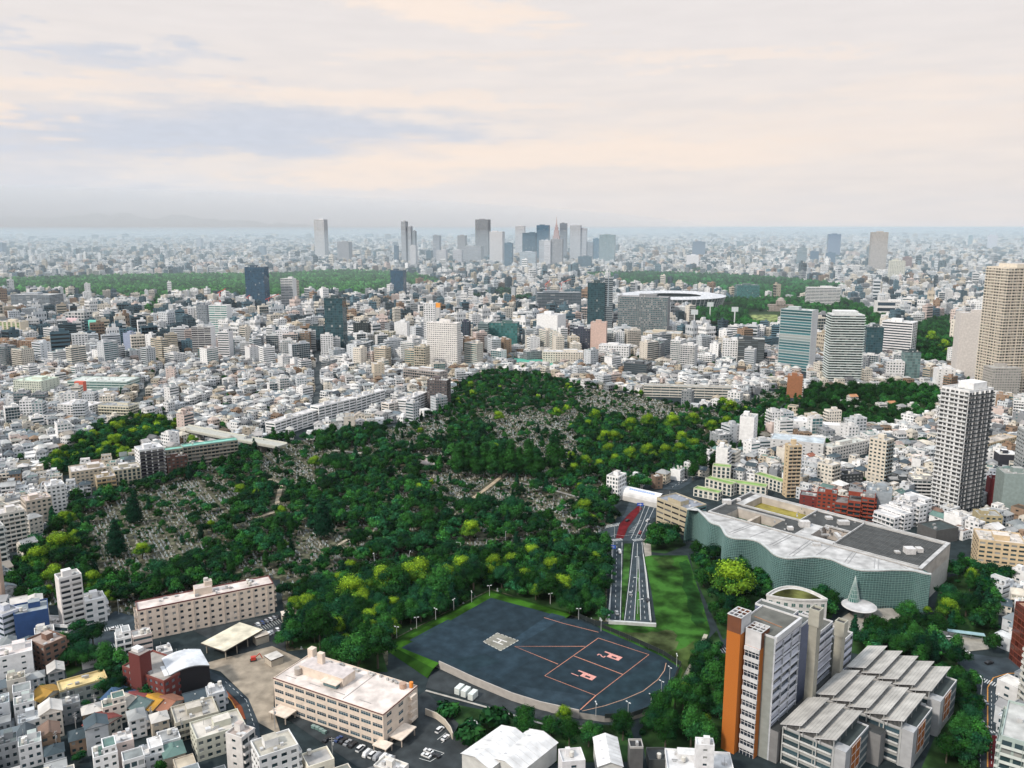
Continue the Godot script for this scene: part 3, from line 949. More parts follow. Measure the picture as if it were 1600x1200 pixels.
	for r in roads:
		var poly := PackedVector2Array(r[1])
		keep_out.append(poly)
		bare.append(poly)
		var col := Color(0.05, 0.058, 0.06)
		if r[0] == "sandy_ground": col = Color(0.34, 0.29, 0.225)
		if r[0] in ["plaza", "pavement"]: col = Color(0.34, 0.32, 0.28)
		if r[0] == "road": col = Color(0.05, 0.066, 0.076)
		sheet_of(r[0], r[1], 0.12 + 0.01 * k, col, "asphalt")
		k += 1
	# the light road through the trees and the paths among the graves
	var lines := [
		["road", [Vector2(-126.3, -465.4), Vector2(-111, -483.8), Vector2(-93.7, -498.4), Vector2(-62.3, -508.7), Vector2(-33.7, -516.1), Vector2(-4.3, -532.6), Vector2(22.2, -547.7), Vector2(58.4, -553.8)], 11.0, Color(0.17, 0.2, 0.21)],
		["path", [Vector2(-33.2, -634.2), Vector2(-18.8, -670.7), Vector2(-5.7, -707.4)], 3.5, Color(0.42, 0.34, 0.24)],
		["path", [Vector2(54.4, -679.5), Vector2(69.1, -662), Vector2(86.2, -650.3)], 7.0, Color(0.34, 0.32, 0.28)],
		["path", [Vector2(-174.6, -784.2), Vector2(-148, -774.9), Vector2(-121.9, -765.8), Vector2(-95.9, -752.5)], 4.0, Color(0.4, 0.38, 0.33)],
		["path", [Vector2(0, -684.9), Vector2(31.9, -662), Vector2(54.1, -640.5)], 3.0, Color(0.3, 0.29, 0.27)],
		["path", [Vector2(-223.3, -697.9), Vector2(-196, -679.5), Vector2(-181.1, -607), Vector2(-191.6, -592.8)], 4.0, Color(0.42, 0.36, 0.27)],
		["path", [Vector2(-127, -519.3), Vector2(-115.7, -547.7), Vector2(-98.6, -566.3)], 2.5, Color(0.4, 0.35, 0.27)],
		["path", [Vector2(103.8, -412.3), Vector2(93.8, -390.1), Vector2(79.4, -360.2), Vector2(65.2, -342.7), Vector2(52.5, -334.8)], 2.2, Color(0.36, 0.34, 0.27)],
		["path", [Vector2(336, -934.2), Vector2(363.5, -940.8), Vector2(371, -918.1)], 22.0, Color(0.05, 0.14, 0.03)],
		["path", [Vector2(-132.4, -452.5), Vector2(-118, -432.3), Vector2(-110.8, -417.4)], 3.0, Color(0.36, 0.33, 0.27)],
		["path", [Vector2(-40.6, -357.5), Vector2(-11.6, -343.7), Vector2(16.8, -329), Vector2(36.1, -326.6)], 1.2, Color(0.4, 0.38, 0.34)],
		["street", [Vector2(-219.6, -918.1), Vector2(-268.5, -1131.6), Vector2(-305.6, -1293.7), Vector2(-340.1, -1444.2)], 11.0, Color(0.07, 0.08, 0.085)],
		["street", [Vector2(-453.7, -968.2), Vector2(-500.6, -1131.6), Vector2(-542.6, -1293.7)], 7.0, Color(0.07, 0.08, 0.085)],
		["street", [Vector2(-398.6, -918.1), Vector2(-378.2, -1023.8), Vector2(-403.1, -1131.6)], 7.0, Color(0.07, 0.08, 0.085)],
	]
	for l in lines:
		var s := Buf.new()
		s.strip(PackedVector2Array(l[1]), l[2], 0.3 + 0.005 * k, l[3])
		k += 1
		lone(l[0], s, mats.asphalt, "", "", "structure")
		for i in l[1].size() - 1:
			var f: Vector2 = (l[1][i + 1] - l[1][i]).normalized()
			var g: Vector2 = Vector2(-f.y, f.x) * (l[2] * 0.5 + 3.0)
			var q := PackedVector2Array([l[1][i] - g, l[1][i] + g, l[1][i + 1] + g, l[1][i + 1] - g])
			bare.append(q)
			keep_out.append(q)
	sheet_of("plaza", [Vector2(-102.4, -765.8), Vector2(-67.1, -765.8), Vector2(-59.3, -743.9), Vector2(-74.7, -731.4), Vector2(-94.9, -743.9)], 0.31, Color(0.42, 0.36, 0.33), "asphalt")
	bare.append(PackedVector2Array([Vector2(-102.4, -765.8), Vector2(-67.1, -765.8), Vector2(-59.3, -743.9), Vector2(-74.7, -731.4), Vector2(-94.9, -743.9)]))
	# painted lines on the roads
	var white := Color(0.6, 0.62, 0.62)
	var amber := Color(0.62, 0.28, 0.05)
	var p := Buf.new()
	for e in [[Vector2(53.9, -428.5), Vector2(61.8, -483.8), Vector2(69.9, -544.2)], [Vector2(59.9, -428.5), Vector2(67.8, -483.8), Vector2(76, -544.2)], [Vector2(62.4, -428.5), Vector2(72.9, -483.8), Vector2(84, -544.2)], [Vector2(76.3, -428.5), Vector2(82.9, -483.8), Vector2(89.7, -544.2)], [Vector2(67.7, -428.5), Vector2(77.3, -483.8), Vector2(86.3, -541.8)], [Vector2(71.3, -428.5), Vector2(78.9, -483.8), Vector2(83.8, -519.3)], [Vector2(89.5, -551.4), Vector2(98.4, -579.3), Vector2(112.2, -621.8)], [Vector2(86.4, -551.4), Vector2(96, -581.9), Vector2(108.7, -624.9)], [Vector2(83.2, -551.4), Vector2(93.6, -584.6), Vector2(104.2, -621.8)]]:
		p.strip(PackedVector2Array(e), 0.3, 0.34, white)
	for e in [[Vector2(57.3, -430), Vector2(72.5, -544.2)], [Vector2(65.1, -430), Vector2(75.3, -483.8)], [Vector2(74, -430), Vector2(80.5, -483.8)], [Vector2(140.5, -674.2), Vector2(205.2, -781.8), Vector2(289.9, -918.1)], [Vector2(133.8, -667.2), Vector2(214.4, -793.7)]]:
		dashes(p, e[0], e[1], 3.0, 4.0, 0.25, white)
	lone("road_lines", p, mats.paint, "white lane lines of the sunken dual carriageway", "", "stuff")
	sheet_of("red_lane", [Vector2(72.5, -551.4), Vector2(77.9, -551.4), Vector2(83.9, -572.7), Vector2(100.5, -614.3), Vector2(99.2, -621.8), Vector2(89.7, -604.1), Vector2(78.7, -579.3)], 0.35, Color(0.13, 0.012, 0.018), "asphalt")
	for z in [[Vector2(69.8, -547.7), Vector2(77.3, -550.1), 4.0], [Vector2(84.1, -547.7), Vector2(91.6, -550.1), 4.0], [Vector2(-226.1, -413.8), Vector2(-211.5, -423.2), 4.0], [Vector2(-210.2, -398.6), Vector2(-201, -404.7), 4.0], [Vector2(225.9, -367.6), Vector2(231.6, -361.4), 4.0]]:
		var s := Buf.new()
		var f: Vector2 = (z[1] - z[0]).normalized()
		var g: Vector2 = Vector2(-f.y, f.x) * z[2] * 0.5
		var n := int((z[1] - z[0]).length() / 1.1)
		var par := thing("zebra_crossing", "white striped crossing " + ["over the left lanes by the green median", "over the right lanes before the tunnel mouth", "beside the white slender tower on the corner", "in front of the brown brick block", "on the road below the rust coloured building"][taken.get("zebra_crossing", 0)], "crossing", z[0])
		for i in n:
			var q: Vector2 = f * (i * 1.1)
			var bb := Buf.new()
			bb.quad(Vector3(q.x - g.x, 0.36, q.y - g.y), Vector3(q.x + f.x * 0.5 - g.x, 0.36, q.y + f.y * 0.5 - g.y), Vector3(q.x + f.x * 0.5 + g.x, 0.36, q.y + f.y * 0.5 + g.y), Vector3(q.x + g.x, 0.36, q.y + g.y), white)
			part("stripe", bb, mats.paint, par)
	var ha := Buf.new()       # hatched islands at the junction
	for i in 9:
		ha.strip(PackedVector2Array([Vector2(83.2, -563.7).lerp(Vector2(95.4, -590.1), i / 9.0), Vector2(86.8, -563.7).lerp(Vector2(97.3, -590.1), i / 9.0)]), 0.5, 0.36, white)
		ha.strip(PackedVector2Array([Vector2(67.1, -571.4).lerp(Vector2(78.4, -576.6), i / 9.0), Vector2(70.3, -579.3).lerp(Vector2(80.2, -583.3), i / 9.0)]), 0.5, 0.36, white)
	for i in 2:
		ha.strip(PackedVector2Array([Vector2(68.3, -553.8), Vector2(73.4, -558.7), Vector2(79, -556.2), Vector2(85.2, -558.7), Vector2(90.2, -556.2)]), 0.4, 0.37, white)
	lone("island_hatching", ha, mats.paint, "white hatched islands at the road junction beside the red lane", "", "stuff")
	var o := Buf.new()
	o.strip(PackedVector2Array([Vector2(192, -301.1), Vector2(212, -336.7), Vector2(225.2, -360.2), Vector2(232.8, -368.8), Vector2(242.3, -372.8), Vector2(253.6, -373.4)]), 0.5, 0.36, amber)
	o.strip(PackedVector2Array([Vector2(-137.3, -358.6), Vector2(-129, -348.9), Vector2(-120.7, -335.7)]), 0.4, 0.36, amber)
	o.strip(PackedVector2Array([Vector2(219.5, -371.1), Vector2(226.6, -369.9)]), 0.4, 0.36, amber)
	lone("amber_line", o, mats.paint, "amber centre line of the road below the rust coloured building", "", "stuff")
	var e := Buf.new()
	for i in [[Vector2(189.1, -301.1), Vector2(223.7, -363)], [Vector2(195.3, -301.1), Vector2(227.9, -357.5)], [Vector2(194.7, -303.1), Vector2(225.5, -357.5)], [Vector2(-137.5, -365.3), Vector2(-122.4, -349.4)], [Vector2(-122.4, -349.4), Vector2(-111.5, -327.1)], [Vector2(-341.8, -609.9), Vector2(-329.4, -532.6)], [Vector2(-329.4, -532.6), Vector2(-317.2, -483.8)]]:
		dashes(e, i[0], i[1], 2.0, 2.0, 0.25, white)
	for i in 6:
		var q := Vector2(0, -i * 4.0)
		dashes(e, Vector2(206.7, -324.8) + q, Vector2(208.9, -324.8) + q, 0.6, 0.5, 1.6, white)
	lone("road_lines", e, mats.paint, "white dashes on the side roads", "", "stuff")
	sheet_of("red_lane", [Vector2(204.8, -322.5), Vector2(208.7, -322.5), Vector2(198.2, -301.1), Vector2(192.5, -301.1)], 0.35, Color(0.13, 0.02, 0.025), "asphalt")
	sheet_of("brown_lane", [Vector2(-137.6, -358.6), Vector2(-136.2, -359.7), Vector2(-122.8, -344.2), Vector2(-117.9, -334.3), Vector2(-120.4, -334.8), Vector2(-128.8, -348.4)], 0.35, Color(0.2, 0.06, 0.03), "asphalt")
	# green medians with kerbs
	for m in [[[Vector2(60.7, -428.5), Vector2(61.7, -428.5), Vector2(72.2, -483.8), Vector2(82.3, -541.8), Vector2(77.1, -541.8), Vector2(68.2, -483.8)], "wide green median between the sunken carriageways"], [[Vector2(68.5, -428.5), Vector2(70.9, -428.5), Vector2(78.5, -483.8), Vector2(82.6, -513.9)], "narrow green median of the right carriageway"]]:
		var kb := Buf.new()
		kb.prism(PackedVector2Array(m[0]), 0.1, 0.42, Color(0.36, 0.36, 0.34), Color(0.05, 0.13, 0.03))
		lone("median", kb, mats.grass, m[1], "", "structure")
	# far hills
	for hcfg in [[-24500.0, 0.0, 820.0, 0.0, 0.0], [-27000.0, 0.0, 720.0, 0.0, 40.0]]:
		var hb := Buf.new()
		var nz := FastNoiseLite.new(); nz.seed = int(hcfg[2]); nz.frequency = 0.0006; nz.fractal_octaves = 5
		var prev := 0.0
		var depth := [0.0, 900.0, 2200.0]
		var n := 160
		for i in n:
			var pts := []
			for j in 2:
				var x: float = -30000.0 + 30000.0 * (i + j) / n
				var env: float = smoothstep(-1200.0, -13000.0, x) * 0.85 + 0.15 * smoothstep(0.0, -1200.0, x)
				var hh: float = (hcfg[2] * 0.62 + nz.get_noise_2d(x, hcfg[4]) * 300.0) * env
				hh *= 1.0 - 0.35 * smoothstep(-9000.0, -3500.0, x)
				pts.append([Vector3(x, 0, hcfg[0]), Vector3(x, hh * 0.6, hcfg[0] - 900.0), Vector3(x, maxf(hh, 5.0), hcfg[0] - 2200.0), Vector3(x, 0, hcfg[0] - 4200.0)])
			for q in 3:
				hb.quad(pts[0][q], pts[1][q], pts[1][q + 1], pts[0][q + 1], Color(0.09, 0.13, 0.11))
		lone("hills", hb, mats.plain, "", "", "structure")


func dashes(b: Buf, a: Vector2, e: Vector2, on: float, off: float, w: float, col: Color) -> void:
	var f := (e - a).normalized()
	var len := (e - a).length()
	var t := 0.0
	while t < len:
		b.strip(PackedVector2Array([a + f * t, a + f * minf(len, t + on)]), w, 0.37, col)
		t += on + off


# ------------------------------------------------------------------ filling the quarters
func plant_everything() -> void:
	var lime := [[Vector2(-218.4, -641.7), 1.16], [Vector2(-75, -645), 0.99], [Vector2(-28.8, -546.9), 1.47], [Vector2(-100.3, -486.8), 1.04], [Vector2(-177, -720.5), 1.30], [Vector2(63.3, -945.7), 1.04], [Vector2(50.4, -912.5), 1.50], [Vector2(92, -896.7), 1.48], [Vector2(82.2, -866.7), 1.07], [Vector2(101.5, -799.4), 1.65], [Vector2(123.2, -841.3), 1.85], [Vector2(143.9, -858.1), 1.77], [Vector2(169.6, -858.1), 1.89], [Vector2(194.5, -869.6), 1.79], [Vector2(209.1, -846.8), 1.63], [Vector2(227.3, -858.1), 1.53], [Vector2(92, -799.4), 1.43], [Vector2(90.3, -756.9), 1.47], [Vector2(93.8, -726.6), 1.11], [Vector2(108.3, -735), 1.53], [Vector2(126.2, -748), 1.55], [Vector2(142.9, -748), 1.55], [Vector2(159.1, -763.7), 1.48], [Vector2(173.7, -775.2), 1.61], [Vector2(168.1, -799.4), 1.43], [Vector2(53.6, -592.9), 1.41], [Vector2(66.1, -720.5), 1.20], [Vector2(54.8, -700.6), 1.07], [Vector2(248.9, -928.8), 1.91], [Vector2(252.8, -973.9), 1.47], [Vector2(-55.1, -1082.5), 1.18], [Vector2(-50, -1027.5), 1.12], [Vector2(-14.2, -896.7), 1.35], [Vector2(-422.1, -858.1), 1.18], [Vector2(-408.8, -846.8), 1.40], [Vector2(-402.1, -893.6), 1.35], [Vector2(-381.6, -881.5), 1.45], [Vector2(-385.7, -825.1), 1.36], [Vector2(-390.1, -799.4), 1.32], [Vector2(-363.2, -748), 1.14], [Vector2(-317.1, -799.4), 1.21], [Vector2(-354.3, -748), 1.04], [Vector2(-404.7, -714.4), 1.19], [Vector2(-294.3, -512.6), 2.18], [Vector2(-297.3, -491.8), 1.75], [Vector2(-276.9, -472.5), 1.48], [Vector2(-249.1, -463.4), 1.32], [Vector2(-231.4, -446.1), 0.89], [Vector2(-215.1, -565.8), 0.80], [Vector2(-242.7, -515.8), 1.10], [Vector2(-172.2, -592.9), 0.91], [Vector2(-74.7, -454.6), 1.95], [Vector2(-91.3, -443.6), 1.91], [Vector2(-55.2, -463.4), 1.98], [Vector2(-38.7, -472.5), 1.48], [Vector2(-77.3, -414.9), 1.20], [Vector2(-91.3, -407.7), 1.06], [Vector2(-114.6, -433.9), 1.37], [Vector2(-62.5, -477.2), 1.36], [Vector2(-55.5, -484.9), 1.24], [Vector2(-31.7, -483.9), 1.38], [Vector2(-12, -488.8), 1.25], [Vector2(0, -496.8), 1.27], [Vector2(12.4, -507.2), 1.29], [Vector2(29.9, -454.6), 1.49], [Vector2(23.7, -482), 1.37], [Vector2(-85.9, -397.3), 0.86], [Vector2(126.7, -446.1), 2.68], [Vector2(23, -331.3), 0.83], [Vector2(197.3, -443.6), 0.57], [Vector2(233.5, -435.5), 0.56], [Vector2(204.5, -414.9), 0.78], [Vector2(-122.8, -437.9), 0.94], [Vector2(7.7, -472.5), 1.14], [Vector2(131, -469.7), 1.34], [Vector2(751.5, -1433.3), 1.94], [Vector2(769.3, -1514.2), 2.25], [Vector2(730.4, -1381.5), 1.49], [Vector2(-66.8, -437.9), 0.94], [Vector2(-74, -426.1), 1.10], [Vector2(116.2, -472.5), 1.01], [Vector2(140.7, -463.4), 0.93]]
	for l in lime:
		plant(l[0], 2, l[1])
	var standing := [[Vector2(-131.6, -550.6), 4, 2.48], [Vector2(-59.4, -555.6), 1, 2.07], [Vector2(-74.3, -555.6), 1, 1.80], [Vector2(-177.6, -756.9), 1, 2.17], [Vector2(-153.9, -700.6), 0, 2.24], [Vector2(-41.3, -507.2), 0, 1.44], [Vector2(-59, -518), 0, 1.69], [Vector2(-84.3, -518), 0, 1.47], [Vector2(-103.2, -529.2), 0, 1.50], [Vector2(-16.2, -496.8), 1, 1.38], [Vector2(-46.6, -694.8), 3, 2.22], [Vector2(-39.1, -698.6), 3, 2.23], [Vector2(-31.1, -694.8), 3, 2.22], [Vector2(-23.9, -696.7), 3, 2.23], [Vector2(-16.7, -694.8), 3, 2.44], [Vector2(-8.9, -694.8), 3, 2.22], [Vector2(-1.7, -694.8), 3, 2.67], [Vector2(6.7, -694.8), 3, 2.22], [Vector2(14.4, -691), 3, 2.43], [Vector2(22, -687.2), 3, 2.20], [Vector2(-55.4, -739.3), 1, 1.77], [Vector2(36.4, -700.6), 3, 2.91], [Vector2(0, -576.3), 0, 2.02], [Vector2(-19.1, -592.9), 0, 2.08], [Vector2(-31.1, -592.9), 0, 1.66], [Vector2(-67.5, -518), 0, 1.47], [Vector2(-261.4, -518), 4, 2.34], [Vector2(-276, -579), 4, 2.08], [Vector2(-283.9, -496.8), 0, 1.76], [Vector2(-258.6, -463.4), 0, 1.65], [Vector2(-213, -472.5), 0, 1.68], [Vector2(-201.1, -482), 0, 1.58], [Vector2(-74.7, -371.8), 1, 1.87], [Vector2(-66.3, -377.9), 1, 1.89], [Vector2(-99.1, -397.3), 1, 1.98], [Vector2(-86.5, -384.2), 0, 1.56], [Vector2(-66.7, -450.3), 1, 2.22], [Vector2(-40.8, -450.3), 1, 2.22], [Vector2(-23, -467.9), 0, 1.67], [Vector2(0, -472.5), 0, 1.35], [Vector2(22.2, -450.3), 1, 1.70], [Vector2(32.2, -433.9), 0, 1.25], [Vector2(47.3, -442), 0, 1.27], [Vector2(46.9, -477.2), 0, 1.36], [Vector2(33.1, -507.2), 0, 1.44], [Vector2(40.8, -450.3), 0, 1.42], [Vector2(53.7, -507.2), 0, 1.44], [Vector2(130.2, -507.2), 0, 1.44], [Vector2(140.7, -477.2), 1, 1.41], [Vector2(140.8, -450.3), 0, 1.16], [Vector2(118.5, -450.3), 0, 1.16], [Vector2(92.6, -349.2), 1, 1.65], [Vector2(81.9, -333.8), 1, 1.41], [Vector2(75.1, -315), 1, 1.50], [Vector2(64.4, -315), 1, 1.34], [Vector2(80.8, -310.6), 1, 1.32], [Vector2(108.6, -535), 0, 1.28], [Vector2(94.6, -529.2), 1, 1.29], [Vector2(98.3, -645), 1, 1.55], [Vector2(105.6, -658.5), 0, 1.56], [Vector2(155.5, -687.2), 3, 1.76], [Vector2(168.1, -706.4), 3, 1.80], [Vector2(247.6, -442), 0, 1.39], [Vector2(254.2, -433.9), 0, 1.37], [Vector2(279, -459), 0, 1.31], [Vector2(224.9, -407.7), 1, 1.35], [Vector2(216.6, -422.3), 1, 1.40], [Vector2(227.9, -393.9), 1, 0.85], [Vector2(245.4, -391.9), 1, 1.04], [Vector2(196.6, -397.3), 0, 1.15], [Vector2(208.2, -390.6), 0, 1.13], [Vector2(217.9, -384.2), 0, 1.11], [Vector2(181.7, -397.3), 0, 1.03], [Vector2(175.4, -433.9), 0, 1.12], [Vector2(212.3, -351.9), 1, 0.65], [Vector2(201.7, -338.8), 0, 0.90], [Vector2(188.8, -319.5), 1, 1.09], [Vector2(176.8, -304.2), 1, 1.14], [Vector2(181.3, -298), 0, 0.89], [Vector2(-221.2, -390.6), 0, 1.41], [Vector2(-222.7, -384.2), 0, 1.11], [Vector2(-216.4, -397.3), 0, 1.32], [Vector2(-176.9, -343.9), 0, 1.01], [Vector2(-190.8, -354.6), 0, 0.93], [Vector2(-167.6, -349.2), 0, 0.92], [Vector2(-16.3, -319.5), 5, 3.62], [Vector2(-5.6, -328.9), 5, 3.72], [Vector2(5.5, -326.5), 1, 1.11], [Vector2(16.3, -319.5), 1, 1.09], [Vector2(32.2, -315), 1, 1.07], [Vector2(-28.6, -338.8), 5, 2.86]]
	for l in standing:
		plant(l[0], l[1], l[2])
	var n := FastNoiseLite.new(); n.seed = 77; n.frequency = 0.012; n.fractal_octaves = 3
	var have := []
	for t in tree_spots: have.append(t)
	scatter(cemetery, 7.6, n, [9, 4, 0.25, 0.7, 0.9, 0.6], have, true)
	scatter(left_wood, 8.5, n, [6, 4, 1.5, 0, 0.6, 0], have, false)
	for w in woods:
		scatter(w[0], w[1], n, w[2], have, false)
	for i in forests.size():
		var f: PackedVector2Array = forests[i]
		var where := [[], [], []]
		var tint := [[], [], []]
		var box := bounds(f)
		var s := 10.0 if i in [3, 4] else 14.0
		var x := box.position.x
		while x < box.end.x:
			var z := box.position.y
			while z < box.end.y:
				var q := Vector2(x + rng.randf() * s, z + rng.randf() * s)
				z += s
				if not Geometry2D.is_point_in_polygon(q, f) or not is_clear(q, 0.0):
					continue
				var j := rng.randi() % 3
				var sc := rng.randf_range(1.1, 1.9) * (0.75 if i in [3, 4] else 1.0)
				where[j].append(Transform3D(Basis(Vector3.UP, rng.randf() * TAU).scaled_local(Vector3(sc, sc * rng.randf_range(0.8, 1.1), sc)), Vector3(q.x, -1.0, q.y)))
				var bright := 1.15 + 0.9 * n.get_noise_2d(q.x * 0.35, q.y * 0.35) + rng.randf_range(-0.5, 0.6)
				tint[j].append(Color(bright * [2.4, 1.0, 1.0, 0.7, 0.75, 1.0][i], bright * [2.1, 1.5, 1.3, 0.8, 0.8, 1.3][i], bright * [2.2, 1.6, 1.2, 0.9, 0.9, 1.0][i]))
			x += s
		for j in 3:
			many("forest", tree_protos[1][j][2], where[j], tint[j], ["wide green forest across the city behind the left offices", "green forest behind the white stadium", "trees of the park beside the white stadium", "dark trees left of the tan tower", "trees round the houses right of the avenue", "strip of trees running towards the forest"][i])


func bounds(p: PackedVector2Array) -> Rect2:
	var r := Rect2(p[0], Vector2.ZERO)
	for q in p: r = r.expand(q)
	return r


func is_clear(q: Vector2, r: float) -> bool:
	for b in blocked:
		if b[0].distance_squared_to(q) < (b[1] + r) * (b[1] + r):
			return false
	return not inside(q, bare)


func scatter(poly: PackedVector2Array, s: float, n: FastNoiseLite, weights: Array, have: Array, graves: bool) -> void:
	var box := bounds(poly)
	var x := box.position.x
	while x < box.end.x:
		var z := box.position.y
		while z < box.end.y:
			var q := Vector2(x + rng.randf() * s, z + rng.randf() * s)
			z += s
			if not Geometry2D.is_point_in_polygon(q, poly):
				continue
			var dens := 1.0
			if graves:
				dens = 0.74 + 0.6 * n.get_noise_2d(q.x, q.y)
				if inside(q, clearings):
					dens = 0.15 + 0.45 * n.get_noise_2d(q.x * 2.0, q.y * 2.0)
				if q.y < -560.0:
					dens += 0.08
			if rng.randf() > dens or not is_clear(q, 1.5):
				continue
			var ok := true
			for h in have:
				if h[0].distance_squared_to(q) < 30.0 * h[2]:
					ok = false
					break
			if not ok:
				continue
			var k := pick(weights)
			var sc := rng.randf_range(0.75, 1.3)
			if graves and dens < 0.5:
				sc *= 0.72
			if q.y < -880.0:
				sc *= 0.72
			plant(q, k, sc)
		x += s


func bury_graves() -> void:
	var protos := []
	for j in 3:
		var b := Buf.new()
		b.cbox(0, 0, 0, 1.2, 0.3, 1.2, Color(0.34, 0.34, 0.33))
		b.cbox(0, 0.35, -0.2, 0.85, 0.35, 0.85, Color(0.38, 0.38, 0.38))
		b.cbox(0, 0.7, -0.2, 0.4 + 0.12 * j, 1.0 + 0.25 * j, 0.4, Color(0.42, 0.42, 0.41))
		if j == 1:
			b.cbox(0.6, 0.35, 0.55, 0.25, 0.7, 0.25, Color(0.33, 0.33, 0.32))
		if j == 2:
			b.cbox(0, 0, 1.1, 2.0, 0.6, 0.2, Color(0.36, 0.35, 0.33))
		protos.append(b.mesh(mats.plain))
	var park := [woods[10][0]]
	var n := FastNoiseLite.new(); n.seed = 5; n.frequency = 0.02
	var where := [[], [], []]
	var tint := [[], [], []]
	var turn := Vector2.from_angle(deg_to_rad(-32.0))
	var box := bounds(cemetery)
	var mid := box.get_center()
	for i in range(-215, 215):
		if posmod(i, 9) == 0:
			continue
		for j in range(-260, 260):
			if posmod(j, 14) == 0:
				continue
			var q := mid + turn * (i * 2.6) + turn.orthogonal() * (j * 2.0) + Vector2(rng.randf_range(-0.45, 0.45), rng.randf_range(-0.6, 0.6))
			if not box.has_point(q) or not Geometry2D.is_point_in_polygon(q, cemetery):
				continue
			var open := inside(q, clearings)
			if rng.randf() > (0.75 if open else 0.5) + 0.5 * n.get_noise_2d(q.x, q.y) or inside(q, bare):
				continue
			if inside(q, park):
				continue
			if rng.randf() < 0.26:
				plant(q, 5, rng.randf_range(0.25, 0.7))
				continue
			var k := rng.randi() % 3
			var s := rng.randf_range(0.5, 1.05)
			where[k].append(Transform3D(Basis(Vector3.UP, deg_to_rad(32.0 + (90.0 if rng.randf() < 0.3 else 0.0))).scaled_local(Vector3(s, s * rng.randf_range(0.5, 1.0), s)), Vector3(q.x, 0.05, q.y)))
			var w := rng.randf_range(0.32, 1.35)
			var warm := rng.randf()
			tint[k].append(Color(w * (1.0 + 0.08 * warm), w, w * (1.0 - 0.1 * warm)) if warm > 0.65 else Color(w * 0.88, w * 0.97, w))
	for k in 3:
		many("gravestones", protos[k], where[k], tint[k], ["plain grey gravestones standing among the trees", "gravestones with small side posts among the trees", "taller gravestones with low walls among the trees"][k])


